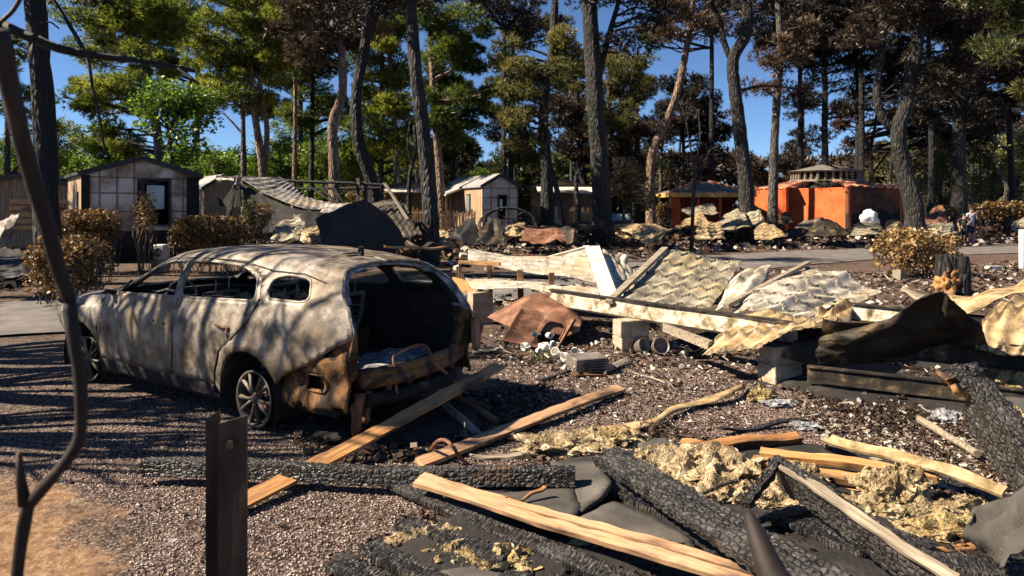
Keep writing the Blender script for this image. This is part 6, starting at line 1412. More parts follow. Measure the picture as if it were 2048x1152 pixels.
def ash_shade_bed(pts, seed):
    P = [gp(*p) for p in pts]; c = sum(P, Vector())/len(P); m = len(P)*6; ring = []
    for i in range(len(P)):
        for k in range(6):
            q = P[i].lerp(P[(i+1) % len(P)], k/6); ring.append(q+(q-c)*.25*noise.noise(Vector((i+k*.37, seed, 0))))
    vs = []
    for f in (1, .85, .6, .3): vs += [Vector((c.x+(p.x-c.x)*f, c.y+(p.y-c.y)*f, gz(p.x, p.y)+.07-.085*(f == 1)+.03*noise.noise(p*2*f))) for p in ring]
    vs.append(c+Vector((0,0,.06)))
    fs = [(j*m+i, j*m+(i+1)%m, (j+1)*m+(i+1)%m, (j+1)*m+i) for j in range(3) for i in range(m)]+[(3*m+i, 3*m+(i+1)%m, 4*m) for i in range(m)]
    o = link('ash_shade_ground', vs, fs, 'soot', smooth=True); tag(o, kind='structure')
ash_shade_bed([(1500,770,0),(1620,735,0),(1900,720,0),(2150,740,0),(2150,860,0),(1900,850,0),(1700,815,0)], 1)  # black bed standing in for the shade under the buckled plate
ash_shade_bed([(560,870,0),(700,810,0),(930,790,0),(1000,820,0),(930,890,0),(700,915,0)], 2)
ash_shade_bed([(700,1180,0),(840,1010,0),(1100,930,0),(1400,890,0),(1700,900,0),(2100,1000,0),(2100,1240,0)], 3)
# real pebbles over the nearest gravel
def pebbles():
    n = 70000; x = RNG.uniform(-3.4, 3.3, n); y = 2.6+RNG.random(n)**1.3*5.2
    k = np.hypot(x+3.6, y-2.9) > 1.75; x, y = x[k], y[k]; n = len(x)
    s = RNG.uniform(.0035,.0085,n); base = np.array([(1,0,0),(0,1,0),(-1,0,0),(0,-1,0),(0,0,1),(0,0,-.4)],float)
    fc = np.array([(0,1,4),(1,2,4),(2,3,4),(3,0,4)]); V = np.zeros((n,6,3)); a = RNG.uniform(0,6.28,n)
    for q in range(6):
        j = 1+RNG.normal(size=n)*.22; px = base[q,0]*j*1.25; py = base[q,1]*j; pz = base[q,2]*(.75+RNG.random(n)*.4)
        V[:,q,0] = x+s*(px*np.cos(a)-py*np.sin(a)); V[:,q,1] = y+s*(px*np.sin(a)+py*np.cos(a)); V[:,q,2] = .008+s*pz*.8
    zz = np.array([gz(float(p), float(q)) for p, q in zip(x, y)]); V[:,:,2] += zz[:,None]-.004
    tri = V[:,fc,:].reshape(-1,3); tn = np.repeat(RNG.random(n), 4)
    MAT['pebble'] = mk_leaf('pebbles', (.05,.034,.028), (.21,.14,.11), (.42,.33,.28), 0)
    o = soup('gravel', tri, 3, 'pebble', None, tn); tag(o, 'loose pinkish pebbles of the parking bay', 'gravel', None, 'stuff')
pebbles()
# ---------------------------------------------------------------- hedges and shrubs
def bush(name, label, px0, px1, py_top, py_bot, Y, depth, leafk='leaf_gold', n=2600, L=.05, W=.03, tone=.1, twn=60, cat='hedge', group='scorched hedges', shape=1):
    x0, x1 = at(px0,0,Y).x, at(px1,0,Y).x; z1 = H-(py_top-HY)*Y/F; z0 = max(0, H-(py_bot-HY)*Y/F); root = thing(name, label, cat, ((x0+x1)/2, Y, 0), group)
    mb = MB()
    for k in range(twn):
        bx = random.uniform(x0, x1); a = Vector((bx+random.uniform(-.1,.1), Y+random.uniform(-.3,.3)*depth, 0)); e = Vector((bx+random.gauss(0,.15)*(x1-x0)*.5, Y+random.uniform(-.5,.5)*depth, z0+(z1-z0)*random.uniform(.6,1.0)))
        mb.tube(wig(a, e, 4, .12), [.012,.010,.008,.006,.003], 4, 0, cap=False)
    obj('stems', mb, 'bark_warm' if leafk == 'leaf_gold' else 'bark_char', root)
    C = []
    for i in range(int(n*.75)):
        u = random.uniform(-1,1); v = random.uniform(-1,1); w_ = random.random()
        top = z1-(z1-z0)*.25*abs(u)**3*shape+.5*(z1-z0)*min(.12, noise.noise(Vector((u*3.2+Y, v*2, 1))))
        z = z0+(top-z0)*(w_**.6); 
        if noise.noise(Vector((u*5+Y*3, v*3, z*3))) < -.22: continue
        C.append(((x0+x1)/2+u*(x1-x0)/2*(1-.15*(1-w_)**2+.25*noise.noise(Vector((z*3,v*2,Y)))), Y+v*depth/2, z))
    V, Tn = leaves(np.array(C), np.full(len(C), .08), 2, L*1.1, W*1.1, tone-.05); soup('foliage', V, 4, leafk, root, Tn)
    return root
bush('hedge','scorched golden bush glowing at the left end of the lane',88,192,480,585,12.6,1.2,n=4200,L=.075,W=.045,tone=-.02)
bush('hedge','dark hedge with sunlit tips before the stripped cabin',134,226,422,480,18.5,1.3,n=3600,L=.08,W=.05,tone=-.3)
bush('shrub','tall thin dry shrub in front of the black window of the stripped cabin',276,308,388,465,18.5,.5,n=500,L=.10,W=.05,tone=.05,twn=20,cat='shrub')
bush('hedge','brown scorched hedge left of the leaning black post',352,490,434,500,18.6,1.3,n=4800,L=.08,W=.05,tone=-.22)
bush('hedge','small conical dark shrub before the grey sagging sheet',488,512,400,462,19.5,.6,'leaf_olive',n=500,L=.09,W=.05,tone=-.2,twn=12,shape=2)
bush('shrub','spiky dry plant against the grey sagging sheet',512,542,405,450,19.5,.5,n=260,L=.16,W=.03,tone=.0,twn=24,cat='shrub')
bush('hedge','dry golden hedge with open stems left of the charred stumps',1764,1900,462,545,17.6,1.3,n=2600,L=.10,W=.07,tone=.12,twn=50)
bush('hedge','clipped ochre hedge at the far right beyond the people',1945,2075,405,442,41,1.2,n=2600,L=.16,W=.11,tone=-.05)
bush('hedge','trimmed hedge beside the pavilion post',1310,1342,407,440,41,1.2,n=600,L=.16,W=.11,tone=-.1)
bush('shrub','tiny burnt sapling sprig beyond the lane behind the tilted sheet',1288,1310,482,520,21,.3,n=60,L=.08,W=.04,tone=.0,twn=8,cat='shrub')
bush('shrub','pair of tiny dry stems right of the thin leafless sapling',1398,1412,480,512,23,.3,n=40,L=.07,W=.04,tone=.0,twn=5,cat='shrub')
bush('shrub','dark leafy shrub right of the pale pink gable',1032,1062,372,440,36,.8,'leaf_olive',n=900,L=.15,W=.09,tone=-.3,twn=15,cat='shrub')
bush('shrub','green wisps of grass among the spilled crockery',1062,1110,705,722,8.0,.2,'leaf_bright',n=60,L=.06,W=.008,tone=-.2,twn=2,cat='plant')
# ---------------------------------------------------------------- trees
def pine(name, label, trunk, Y, w0, w1, blobs, leafk='leaf_green', bark='bark_char', n_cl=1.0, dens=26, group=None, cat='tree', forks=(), twigs=1.0,
         tone=.0, L=.25, W=.042, clr=.78, hang=0, base=None, kind='tuft', extra_depth=1.0, bl=6):
    """trunk: pixel path from base up; w0,w1: widths in pixels; blobs: (px,py,rx,ry) ellipses of crown in pixels"""
    s = Y/F; P = [at(px, py, Y) for px, py in trunk]
    if base is not False: P[0].z = 0.0
    dy = random.uniform(-.3,.3)
    P = [p+Vector((0, random.uniform(-.18,.18)*min(1, i), 0)) for i, p in enumerate(P)]
    Q = spline(P, 7); n = len(Q); rad = []
    for i in range(n):
        t = i/(n-1); r = (w0*(1-t)+w1*t)*s/2
        r *= (1+.35*math.exp(-t*n/4.5)) if base is not False else 1
        rad.append(r*(1+.08*noise.noise(Vector((i*.9, px_hash(label), 0)))))
    root = thing(name, label, cat, (Q[0].x, Q[0].y, 0), group)
    mt = MB(); mt.tube(Q, rad, 12, .06); nodes = [(q, r) for q, r in zip(Q, rad)]
    for fp, fw0, fw1 in forks:
        fq = spline([at(x, y, Y+.15) for x, y in fp], 6); m_ = len(fq)
        fr = [(fw0*(1-i/(m_-1))+fw1*i/(m_-1))*s/2 for i in range(m_)]
        mt.tube(fq, fr, 9, .08); nodes += list(zip(fq, fr))
    obj('trunk', mt, bark, root, smooth=True)
    br = MB(); CC = []; RR = []
    hi = nodes
    for (bx, by, rx, ry) in blobs:
        c0 = at(bx, by, Y); RX, RZ = rx*s, ry*s; RY = RX*.85*extra_depth
        vol = RX*RZ; m = max(3, int(n_cl*vol*2.9/(clr*clr)))
        for k in range(m):
            d = rvec(1)[0]; q = random.random()**.42
            c = c0+Vector((d[0]*RX*q, d[1]*RY*q, d[2]*RZ*q))
            # limb leaves the trunk below the clump
            best = min(hi, key=lambda nr: (nr[0]-c).length+ (1.4*max(0, nr[0].z-c.z+.3)) + (0 if nr[0].z > .25*Q[-1].z else 9))
            L_ = (best[0]-c).length; r0 = min(best[1]*.55, .02+.022*L_)
            if True:
                br.tube(wig(best[0], c, 6, .16, -.03), [r0*(1-.8*i/6)+.008 for i in range(7)], 5, .1, cap=False)
            r = clr*random.uniform(.6, 1.25)
            CC.append(c); RR.append(r)
            for j in range(int(4*twigs)):
                e = c+Vector([random.uniform(-1,1)*r*1.15, random.uniform(-1,1)*r*1.15, random.uniform(-.5,.7)*r])
                st = best[0].lerp(c, random.uniform(.6, 1)) if L_ > .1 else c
                br.tube(wig(st, e, 3, .25), [.018,.013,.009,.004], 3, 0, cap=False)
    if br.v: obj('branches', br, bark if leafk not in ('leaf_green','leaf_bright','leaf_mixed') else ('bark_char' if bark != 'bark_warm' else 'bark_warm'), root, smooth=True)
    if dens and CC:
        C = np.array([tuple(c) for c in CC]); r = np.array(RR)
        if kind == 'tuft': V, T = tufts(C, r, int(dens*3.0), bl, L, W*1.25, tone)
        else: V, T = leaves(C, r, dens*5, L, W, tone)
        soup('crown', V, 3 if kind == 'tuft' else 4, leafk, root, T)
    return root
TG = 'pine trees standing across the burnt campsite'
# --- the main row of near trunks, left to right
pine('pine_tree','thick black burnt trunk at the left edge behind the foreground sapling',[(105,575),(96,430),(84,250),(75,100),(66,-60),(60,-200)],16,46,32,
     [(-60,-120,230,120),(170,-190,200,80)],'leaf_dark','bark_black',.55,30,TG)
pine('pine_tree','big leafy green pine towering behind the gable-ended cabin at left',[(330,500),(322,300),(290,150),(262,0),(255,-80)],31,20,10,
     [(240,40,95,80),(255,150,85,70),(200,230,60,50),(190,20,60,60),(300,30,70,90)],'leaf_green','bark_ashy',.85,40,TG,tone=.05)
pine('pine_tree','twin-trunked green pine with warm brown stems left of the sinuous one',[(534,470),(524,330),(508,230),(502,140),(500,-20)],38,17,9,
     [(470,40,85,75),(430,130,75,60),(520,100,80,65),(560,30,70,70),(480,190,70,45),(400,90,50,45)],'leaf_green','bark_warm',.95,44,TG,
     forks=[([(528,360),(534,260),(520,170),(530,90)],12,7)],tone=.1)
pine('pine_tree','slim straight pine stem just left of the twin-trunked one',[(490,470),(489,330),(486,240),(478,180)],40,12,7,
     [(450,180,45,28),(500,150,40,30)],'leaf_green','bark_ashy',.8,34,TG,forks=[([(487,270),(465,245),(445,225)],5,3)])
pine('pine_tree','sinuous tan-barked trunk with a scorched brown crown above the ruin',[(671,480),(668,350),(665,250),(684,190),(684,110),(672,30),(668,-60)],30,23,13,
     [(620,60,75,60),(690,30,75,60),(640,-30,120,50),(600,120,50,40)],'leaf_brown','bark_warm',.85,34,TG,tone=.2,L=.28)
pine('pine_tree','curved black trunk right of the tan sinuous one',[(752,500),(745,380),(718,280),(712,190),(728,90),(738,0),(742,-80)],26,27,17,
     [(760,-20,110,55),(700,30,80,45)],'leaf_dark','bark_black',.7,28,TG)
pine('pine_tree','tall green pine filling the gap behind the black curved trunk',[(800,480),(797,380),(790,250),(780,120),(775,0)],42,12,8,
     [(780,70,60,70),(800,180,55,60),(760,250,60,50),(790,300,50,40),(800,20,60,50)],'leaf_green','bark_warm',.95,40,TG,tone=.12)
pine('pine_tree','dark green layered pine right of the charred slanting trunk',[(885,480),(880,350),(870,230),(862,100),(858,-60)],36,17,10,
     [(900,120,75,50),(915,190,70,32),(880,240,80,30),(930,60,60,60),(880,20,70,50),(900,270,50,22)],'leaf_green','bark_warm',1.0,44,TG,tone=-.22)
pine('pine_tree','charred slanting trunk rising just beyond the car roof',[(859,524),(861,430),(852,330),(843,230),(832,140),(824,50),(818,-80)],21.5,33,22,
     [(800,-80,150,60),(880,-20,90,40),(740,-30,70,40)],'leaf_dark','bark_char',.5,26,TG)
pine('pine_tree','green and brown pine in the middle with a leaning dark trunk',[(1095,468),(1093,350),(1087,250),(1090,180),(1104,100),(1112,-40)],35,24,14,
     [(1080,150,75,50),(1040,200,55,45),(1120,100,60,45),(1020,120,35,35),(1060,260,55,40)],'leaf_mixed','bark_char',.9,36,TG,tone=.15,forks=[([(1090,185),(1115,110),(1122,30)],12,8)])
pine('pine_tree','forked thin black trunk close behind the leaning dark one',[(1128,480),(1118,400),(1100,330),(1088,280)],30,13,7,[(1085,250,40,25)],'leaf_dark','bark_black',.5,14,TG)
pine('pine_tree','tallest charred trunk with a grey-lit left side at the centre',[(1207,492),(1204,400),(1198,300),(1190,200),(1184,100),(1178,0),(1172,-100)],31,38,30,
     [(1150,-40,120,40),(1260,30,90,45),(1230,-40,120,50),(1240,95,45,25)],'leaf_dark','bark_char',.65,28,TG,forks=[([(1195,170),(1215,80),(1235,10),(1250,-60)],14,7)])
pine('pine_tree','brown-topped pine crown behind and right of the tallest trunk',[(1245,480),(1240,380),(1225,280),(1215,200)],44,13,8,
     [(1250,150,60,55),(1240,225,60,35),(1290,200,40,40),(1200,260,50,30)],'leaf_mixed','bark_char',1,40,TG,tone=.1)
pine('pine_tree','pale leaning trunk curving right above the tiled heap',[(1303,470),(1301,380),(1304,305),(1330,250),(1352,190),(1370,110),(1384,30),(1390,-60)],40,19,11,
     [(1350,10,80,60),(1410,60,60,50),(1320,60,50,40),(1440,20,60,60)],'leaf_brown','bark_warm',.6,26,TG,tone=.12)
pine('pine_tree','small scorched pine silhouette right of the pale leaning trunk',[(1375,470),(1370,350),(1365,260),(1360,180)],55,9,5,
     [(1390,190,35,35),(1420,260,35,30),(1350,240,40,40),(1400,320,55,30),(1350,170,30,25)],'leaf_dark','bark_black',1.3,40,TG,tone=.2)
pine('pine_tree','bending charred trunk before the orange building, forked high up',[(1494,480),(1493,390),(1483,290),(1471,190),(1466,120),(1490,70),(1494,10),(1482,-80)],33.5,29,19,
     [(1480,-40,110,50),(1400,-10,60,40),(1540,-20,80,40)],'leaf_dark','bark_char',.6,26,TG,
     forks=[([(1468,130),(1448,85),(1440,40),(1420,0)],14,7),([(1484,180),(1530,172),(1600,178)],6,3)])
pine('pine_tree','grey-lit straight trunk beside the orange wall with a sparse tan crown',[(1545,470),(1546,390),(1551,290),(1556,200),(1558,110),(1556,0)],37,20,12,
     [(1550,110,55,45),(1580,60,60,40),(1540,170,45,25),(1600,120,40,30)],'leaf_brown','bark_ashy',.7,24,TG,tone=.3,L=.3)
pine('pine_tree','dark pine standing behind the round cupola',[(1650,470),(1651,330),(1651,250),(1648,180),(1648,60)],46,14,9,
     [(1650,100,80,50),(1690,150,60,40),(1610,200,55,22),(1680,220,60,18),(1650,30,90,40)],'leaf_dark','bark_black',.9,26,TG,tone=.15)
pine('pine_tree','bare burnt tree with fanning limbs right of the cupola',[(1748,470),(1744,370),(1736,300),(1720,240),(1706,180)],46,12,4,
     [(1720,200,60,40),(1760,160,50,40),(1690,240,40,25)],'leaf_dark','bark_black',.8,4,TG,twigs=2.2,forks=[([(1738,310),(1752,240),(1754,170)],7,3),([(1742,350),(1780,300),(1800,270)],5,2)])
pine('pine_tree','big forked charred tree with two upright stems near the right hedge',[(1828,500),(1826,420),(1812,340),(1796,262),(1808,220),(1822,150),(1836,60),(1850,-60)],30,36,19,
     [(1780,20,110,50),(1880,40,110,60),(1840,-30,160,50),(1900,120,80,45),(1730,80,60,35),(1870,180,60,30)],'leaf_brown','bark_char',.8,30,TG,tone=-.2,
     forks=[([(1796,262),(1768,238),(1754,195),(1758,140),(1766,70),(1760,-20)],20,11)],L=.26)
pine('pine_tree','straight black trunk behind the two standing people',[(1917,505),(1917,400),(1918,300),(1922,180),(1930,60),(1930,-60)],34,27,20,
     [(1960,60,90,70),(2000,150,80,45),(1900,170,60,35),(1980,240,70,25),(1930,0,120,50)],'leaf_dark','bark_black',1.0,36,TG,tone=.1)
pine('pine_tree','olive-tinged scorched pine hanging in from the top right corner',[(2110,500),(2105,300),(2090,100),(2080,-50)],26,34,20,
     [(2030,20,70,60),(2010,100,60,40),(2050,180,60,40),(1990,-20,90,40)],'leaf_mixed','bark_black',.9,36,TG,tone=-.05)
pine('pine_tree','dark overhanging crown filling the top right between the charred trunks',[(1700,520),(1712,380),(1716,200),(1712,60),(1700,-60)],52,12,12,
     [(1700,40,100,45),(1600,20,90,40),(1560,60,60,35),(1760,60,80,45),(1840,240,80,30),(1800,110,70,40),(1900,280,60,22)],'leaf_dark','bark_black',.8,34,TG,tone=.1)
CAN = 'tall pines whose crowns close the top of the picture'
pine('pine_tree','green pine crown behind the black left trunk',[(20,480),(18,300),(22,100)],34,14,8,[(30,190,45,35),(70,250,40,25),(20,100,50,40),(100,330,40,20)],'leaf_green','bark_ashy',.8,34,CAN,tone=-.05)
pine('pine_tree','dark scorched crown between the sinuous and slanting trunks',[(620,480),(622,300),(625,100)],44,12,8,[(640,160,60,45),(600,60,80,60),(690,230,50,30),(600,230,55,35)],'leaf_green','bark_char',.9,40,CAN,tone=-.2)
pine('pine_tree','dense dark green crown right of the slanting trunk',[(905,480),(905,300),(905,100)],46,13,9,[(930,200,60,40),(900,300,60,30),(940,250,50,30),(880,160,60,50)],'leaf_green','bark_char',1,44,CAN,tone=-.35)
pine('pine_tree','burnt crown above the middle cabins with drooping twigs',[(1010,480),(1008,300),(1010,60)],40,12,8,[(1020,20,80,35),(950,10,80,30),(1080,50,60,35)],'leaf_dark','bark_black',.8,30,CAN,tone=.2)
pine('pine_tree','brown green crown low behind the tallest trunk',[(1180,480),(1160,300),(1150,150)],50,12,8,[(1150,290,70,40),(1230,320,60,35),(1130,210,50,40),(1180,240,55,35)],'leaf_brown','bark_black',1,40,CAN,tone=-.15)
pine('pine_tree','scorched crown left of the cupola tree',[(1600,480),(1602,300),(1600,60)],48,12,8,[(1600,40,90,50),(1560,10,90,40),(1640,100,60,40),(1520,60,50,40)],'leaf_dark','bark_black',1,40,CAN,tone=.15)
pine('pine_tree','black crown closing the top between cupola and forked tree',[(1720,480),(1722,300),(1720,60)],44,12,8,[(1720,10,110,50),(1760,110,70,40),(1680,60,70,40),(1800,170,60,35)],'leaf_dark','bark_black',1.1,44,CAN,tone=.0)
pine('pine_tree','black crown behind the big forked tree',[(1860,480),(1862,300),(1860,60)],42,12,8,[(1870,30,90,60),(1900,130,80,45),(1850,210,60,35),(1930,200,60,30)],'leaf_dark','bark_black',1.1,44,CAN,tone=.1)
pine('pine_tree','black crown at the right edge above the birch',[(2030,480),(2025,300),(2010,60)],44,13,8,[(2010,210,70,35),(2040,130,60,50),(1960,120,70,50),(2000,40,90,50),(1950,280,60,18)],'leaf_dark','bark_black',1.1,44,CAN,tone=.15)
pine('pine_tree','olive brown crown over the pale leaning trunk',[(1420,480),(1422,300),(1425,60)],46,12,8,[(1420,5,80,30),(1330,15,60,30),(1290,70,40,30)],'leaf_mixed','bark_black',.9,36,CAN,tone=-.15)
pine('pine_tree','brown crown over the sinuous trunk top',[(585,480),(590,300),(592,60)],42,10,7,[(560,0,90,45),(650,-10,90,40),(720,60,60,50),(560,90,50,40)],'leaf_brown','bark_warm',1,38,CAN,tone=.05)
pine('pine_tree','wide green pine filling the sky left of the twin-trunked one',[(392,480),(394,300),(398,60)],48,13,8,[(300,60,70,60),(350,20,70,50),(340,120,50,40),(200,100,50,40),(180,190,45,35),(420,200,50,35),(240,290,60,28)],'leaf_green','bark_ashy',1.1,44,CAN,tone=.02)
pine('pine_tree','green pine between the twin-trunked and the sinuous ones',[(600,480),(600,300),(602,60)],50,12,8,[(570,140,60,50),(600,60,60,60),(540,220,50,35),(650,200,50,40),(500,40,60,50)],'leaf_green','bark_ashy',1.1,44,CAN,tone=.06)
pine('pine_tree','green pine left of the slanting trunk top',[(760,480),(762,300),(765,60)],47,12,8,[(760,160,60,60),(800,240,50,50),(740,90,50,50),(730,300,45,35),(840,310,50,35)],'leaf_green','bark_ashy',1.1,44,CAN,tone=.04)
pine('pine_tree','olive and brown pine between the leaning dark and tallest trunks',[(1020,480),(1022,300),(1025,60)],45,12,8,[(1030,170,55,50),(1010,250,55,45),(1050,300,60,35),(1070,60,60,40),(1140,150,45,50)],'leaf_mixed','bark_char',1.1,44,CAN,tone=.05)
pine('pine_tree','brown scorched pine right of the tallest trunk, half height',[(1275,480),(1275,330),(1272,180)],47,12,8,[(1270,280,50,30),(1240,310,50,30),(1230,130,45,35)],'leaf_brown','bark_char',1,44,CAN,tone=.1)
# --- trees outside the left edge that shade the car and the gravel
OFF = 'trees left of the picture'
pine('pine_tree','burnt pine just left of the lane whose limbs shade the car',[(-690,600),(-690,300),(-670,0),(-660,-200)],13,40,26,
     [(-640,-250,260,150),(-600,-60,200,90),(-520,60,150,60)],'leaf_dark','bark_char',.42,12,OFF,twigs=1.6)
pine('pine_tree','burnt pine behind the lane left of the shaded car',[(-330,560),(-320,300),(-300,0),(-290,-200)],17,34,22,
     [(-300,-240,230,130),(-260,-60,170,80)],'leaf_dark','bark_char',.45,12,OFF,twigs=1.6)
pine('pine_tree','bare burnt trunk nearest the sandy corner left of the picture',[(-900,900),(-890,400),(-860,0),(-860,-300)],7.5,60,40,
     [(-840,-460,260,120)],'leaf_dark','bark_char',.3,6,OFF,twigs=1.2)
def world_tree(label, X, Y, h, rx, rz, leafk='leaf_dark', w0=.45, dens=10, n_cl=.6, twigs=2.5, bark='bark_char', group=OFF):
    px = lambda x: 1024+F*x/Y; py = lambda z: HY-(z-H)*F/Y; k = F/Y
    return pine('pine_tree', label, [(px(X),py(0)),(px(X+.2),py(h*.4)),(px(X-.1),py(h*.8)),(px(X+.1),py(h*1.15))], Y, w0*k, w0*.4*k, [(px(X),py(h),rx*k,rz*k)], leafk, bark, n_cl, dens, group, twigs=twigs)
world_tree('burnt tree with upright limbs left of the lane throwing stripes on the car', -11.5, 7.0, 8.6, 2.6, 1.8, dens=5, n_cl=.5, twigs=3)
world_tree('burnt tree far left of the stripped cabin', -26, 24, 9, 4, 3, dens=26, n_cl=.9)
world_tree('burnt tree left of the dark shed', -30, 30, 11, 5, 3, dens=26, n_cl=.9)
# unseen stout upright limbs, added to stripe the car with shade
def shade_limbs(label, X, Y, h, n, spread):
    root = thing('burnt_tree', label, 'tree', (X,Y,0), OFF); mb = MB(); mb.tube([(X,Y,0),(X+.1,Y,h*.35)],[.16,.13],8);  # added unseen limbs, here only to cast stripes of shade
    for k in range(n):
        a = random.uniform(0,6.28); r = spread*random.uniform(.3,1); e = Vector((X+r*math.cos(a), Y+r*math.sin(a), h*random.uniform(.8,1.1)))
        mid = Vector((X+r*.55*math.cos(a), Y+r*.55*math.sin(a), h*.5)); mb.tube(spline([Vector((X+.1,Y,h*.33)), mid, e],5), [.055,.05,.05,.047,.045,.042,.04,.036,.03,.022,.012][:11], 6, .1)
        for q in range(4):
            s = mid.lerp(e, random.random()); mb.tube(wig(s, s+Vector((random.uniform(-.5,.5),random.uniform(-.5,.5),random.uniform(.6,1.4))),4,.2), [.03,.025,.02,.014,.006], 5)
    obj('trunk', mb, 'bark_char', root, smooth=True)
shade_limbs('unseen many-stemmed burnt tree added to stripe the car bonnet with shade', -8.9, 8.2, 4.7, 20, 1.5)
shade_limbs('unseen many-stemmed burnt tree added to stripe the car doors with shade', -7.5, 6.7, 4.9, 20, 1.5)
shade_limbs('unseen many-stemmed burnt tree added left of the post to cast stripes', -6.7, 5.3, 5.1, 14, 1.3)
# --- understory and second-row trees
def leafy(label, trunk, Y, w0, w1, blobs, leafk, dens=30, bark='bark_ashy', tone=.1, L=.16, W=.10, n_cl=1.2, group='leafy trees behind the cabins', clr=.7, name='leafy_tree'):
    return pine(name, label, trunk, Y, w0, w1, blobs, leafk, bark, n_cl, dens, group, tone=tone, L=L, W=W, kind='leaf', clr=clr)
leafy('round bright green leafy tree with pale tips above the gable-ended cabin',[(345,500),(348,400),(345,330),(340,260)],27,12,7,
      [(340,200,62,50),(370,250,55,45),(310,215,45,40),(380,200,50,40),(340,290,50,30)],'leaf_bright',34,tone=.0)
for i,(x,yb,yt,Y,rx) in enumerate([(110,300,250,44,60),(30,300,290,40,60),(215,300,270,48,65),(430,320,310,46,45),(560,330,290,50,70),(640,330,300,47,60),(700,300,265,48,55),(600,260,250,55,60)]):
    nm = ['low green tree just right of the black left trunk','low green tree at the far left edge','feathery green tree left of the round leafy one','bright low tree behind the small plank-clad cabin',
          'sunlit shrubby tree behind the twin-trunked pine','sunlit shrubby tree left of the tan trunk','rounded green tree between the tan and black trunks','taller green tree behind the shrubby pair'][i]
    leafy(nm,[(x,490),(x+4,yb+80),(x,yt)],Y,9,4,[(x-rx*.3,yt+10,rx*.8,35),(x+rx*.4,yt+35,rx*.7,38),(x,yt+75,rx,35)],'leaf_bright' if i else 'leaf_green',28,tone=.12 if i > 2 else 0)
leafy('dry golden-leaved tree beside the tallest charred trunk',[(1248,470),(1247,420),(1250,380),(1248,340)],36,6,3,
      [(1250,340,28,25),(1240,370,25,22),(1268,375,25,28),(1262,330,18,14),(1285,400,28,22)],'leaf_gold',22,tone=.15,L=.17,W=.10,n_cl=1.6,clr=.5)
leafy('shrub with cream flowers behind the burnt frame',[(715,470),(716,420),(714,390)],37,5,3,[(708,385,26,22),(745,390,22,18),(720,410,30,18)],'leaf_gold',18,tone=.35,L=.16,n_cl=1.6,clr=.5)
leafy('small fresh green tree above the long plank-clad cabin roof',[(968,470),(966,400),(968,372)],41,5,3,[(968,352,28,14),(950,360,18,8)],'leaf_bright',24,tone=.2,n_cl=2,clr=.5)
leafy('pale olive leafy tree behind the right-hand trunks',[(1880,480),(1878,400),(1890,330)],50,9,4,[(1870,320,45,35),(1900,290,40,35),(1850,370,40,30),(1890,400,40,25)],'leaf_olive',30)
leafy('pale olive leafy tree at the far right behind the birch',[(1985,480),(1983,400),(1990,330)],52,16,6,[(1970,310,50,35),(2020,290,45,40),(2000,360,55,35),(1950,380,40,25)],'leaf_olive',30,bark='bark_ashy',tone=.15)
leafy('olive leafy tree cut by the right edge of the picture',[(2075,480),(2070,380),(2060,300)],47,12,6,[(2040,300,45,40),(2070,340,50,50)],'leaf_olive',30,tone=.1)
leafy('yellow-green tree right of the tiled roof end',[(1745,470),(1743,420),(1740,380)],56,7,4,[(1735,350,28,22),(1780,380,30,30),(1760,330,25,20)],'leaf_olive',24)
leafy('dusty low shrub tree between the pavilion and the pale trunk',[(1290,470),(1288,440),(1290,410)],44,5,3,[(1285,420,22,25),(1265,440,18,18)],'leaf_olive',20,tone=-.1,clr=.5)
# background burnt stems, far behind, each its own tree
BG = 'burnt stems of the background wood'
descr = ['left of the pavilion','over the pavilion roof','behind the pavilion ridge','right of the pavilion','left of the cupola','by the cupola edge','beyond the tiled roof','between the forked tree and the cupola',
 'behind the forked tree','right of the forked tree','left of the black trunk','beyond the two people','right of the two people','near the right hedge','by the birch','at the far right',
 'behind the middle cabin','over the middle cabin gable','between the two middle cabins','behind the second middle cabin','by the dry golden tree','left of the tallest trunk']
xs_ = [1320,1352,1395,1425,1585,1610,1722,1775,1852,1868,1890,1945,1962,1975,2032,2044,835,925,1035,1145,1270,1160]
for i, x in enumerate(xs_):
    Y = random.uniform(52, 70); top = random.uniform(150, 300); l = random.uniform(-20, 20)
    pine('burnt_tree','thin background tree '+descr[i], [(x,470),(x+l*.2,380),(x+l*.6,300),(x+l,top)], Y, random.uniform(7,12), 3,
         [(x+l, top+30, random.uniform(35,60), random.uniform(30,45)), (x+l*.6+random.uniform(-20,20), top+random.uniform(70,110), random.uniform(30,50), random.uniform(18,32))],
         'leaf_dark' if i % 3 else 'leaf_brown', random.choice(['bark_char','bark_black','bark_ashy']), .8, 18, BG, tone=.15, twigs=1.4, L=.34, W=.06)
leafy('small bent birch-like tree with peeling white bark at the right edge',[(2012,470),(2013,440),(2014,400),(2010,375),(2000,340),(1985,300)],41,14,4,
      [(1980,290,30,20)],'leaf_olive',6,bark='bark_ashy')
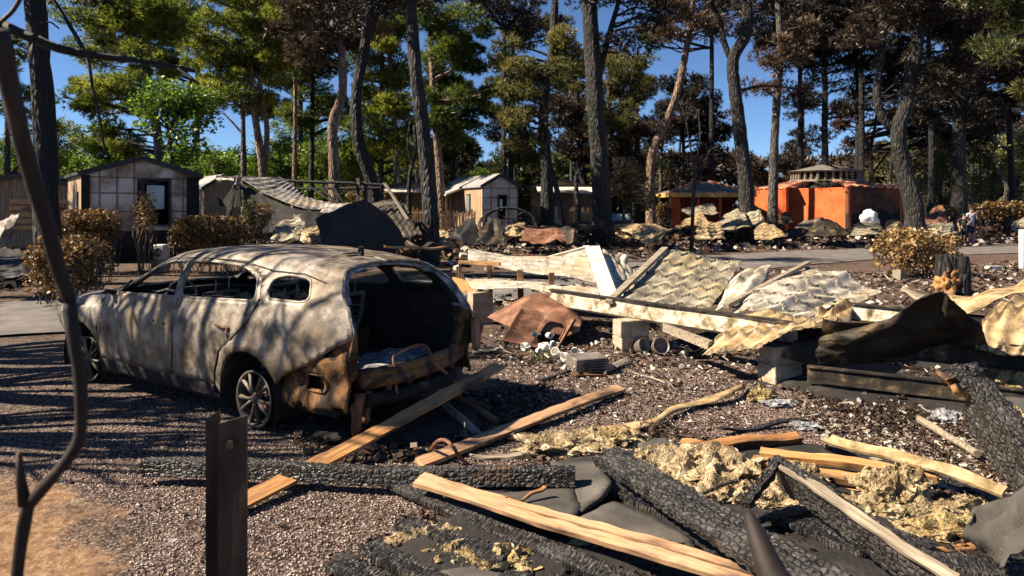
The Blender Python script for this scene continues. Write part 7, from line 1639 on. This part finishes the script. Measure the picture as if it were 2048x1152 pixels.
# the leafless sapling in front of the pavilion
def bare(label, trunk, Y, w0, w1, forks, bark='bark_char', name='dead_sapling', group=None, z0=True):
    root = thing(name, label, 'dead tree', gp(trunk[0][0], HY+F*H/Y), group); s = Y/F
    mb = MB(); P = [at(x,y,Y) for x,y in trunk]; P[0].z = 0 if z0 else P[0].z
    q = spline(P, 6); mb.tube(q, [(w0+(w1-w0)*i/(len(q)-1))*s/2 for i in range(len(q))], 8, .08); obj('trunk', mb, bark, root, smooth=True)
    for fp, a, b in forks:
        fb = MB(); q = spline([at(x,y,Y+random.uniform(-.2,.2)*(i>0)) for i,(x,y) in enumerate(fp)], 5); m_ = len(q)
        fb.tube(q, [(a+(b-a)*i/(m_-1))*s/2 for i in range(m_)], 6, .08)
        for p in q[3::2]:
            e = p+Vector((random.uniform(-1,1), random.uniform(-.6,.6), random.uniform(-.1,1)))*22*s
            fb.tube(wig(p, e, 4, .2), [b*s/2,b*s/2.4,b*s/3,b*s/4,b*s/6], 4, 0)
        obj('branch', fb, bark, root, smooth=True)
    return root
bare('thin leafless sapling standing in front of the pavilion',[(1382,520),(1385,440),(1388,380),(1392,340)],22.5,9,6,
     [([(1392,345),(1380,290),(1372,240),(1360,205)],5,2),([(1390,360),(1410,310),(1440,290)],5,2),([(1393,330),(1400,270),(1396,220)],4,2),([(1388,385),(1405,340),(1420,300)],3,1.5),([(1380,330),(1350,322),(1330,330)],2.5,1)])
bare('slender black curved stem left of the charred slanting trunk',[(826,500),(818,420),(820,350),(832,300),(828,250)],27,11,5,[([(824,330),(815,290),(820,240)],4,2),([(820,400),(838,350),(848,300)],3,1.5)],'bark_black','dead_tree')
bare('broken-off black stump pole before the second middle cabin',[(1157,470),(1156,420),(1153,385),(1152,352)],33,11,8,[([(1152,352),(1156,344),(1158,340)],6,3)],'bark_char','burnt_stump')
bare('pair of tan leaning stems behind the curved black trunk',[(786,470),(788,400),(792,340),(794,298)],40,7,7,[([(830,470),(838,400),(846,360)],5,4)],'bark_warm','cut_trunk')
# far wood: reads as one mass behind everything
def far_wood(label, x0, x1, Y, top, leafk, n, tone, nm):
    C = []; r = []
    for i in range(n):
        px = random.uniform(x0, x1); t = top+35*noise.noise(Vector((px*.018, 3, Y)))+14*noise.noise(Vector((px*.07, 8, Y)))
        py = t+(430-t)*random.random()**1.2; C.append(tuple(at(px, py, Y+random.uniform(-4, 9)))); r.append(random.uniform(.9, 2.0))
    V, T = tufts(np.array(C), np.array(r), 34, 5, .75, .22, tone, flat=.7)
    o = soup(nm, V, 3, leafk, None, T); tag(o, label, 'wood', None, 'stuff'); return o
far_wood('dense bright green wood closing the view at left', -150, 800, 72, 322, 'leaf_bright', 620, .08, 'green_wood')
far_wood('dark burnt and half green wood behind the middle cabins', 700, 1330, 76, 318, 'leaf_mixed', 430, -.3, 'middle_wood')
far_wood('brown burnt wood closing the view behind the orange building', 1200, 1900, 80, 318, 'leaf_brown', 420, -.02, 'burnt_wood')
far_wood('pale olive wood closing the view at right', 1780, 2250, 74, 300, 'leaf_olive', 330, -.1, 'olive_wood')
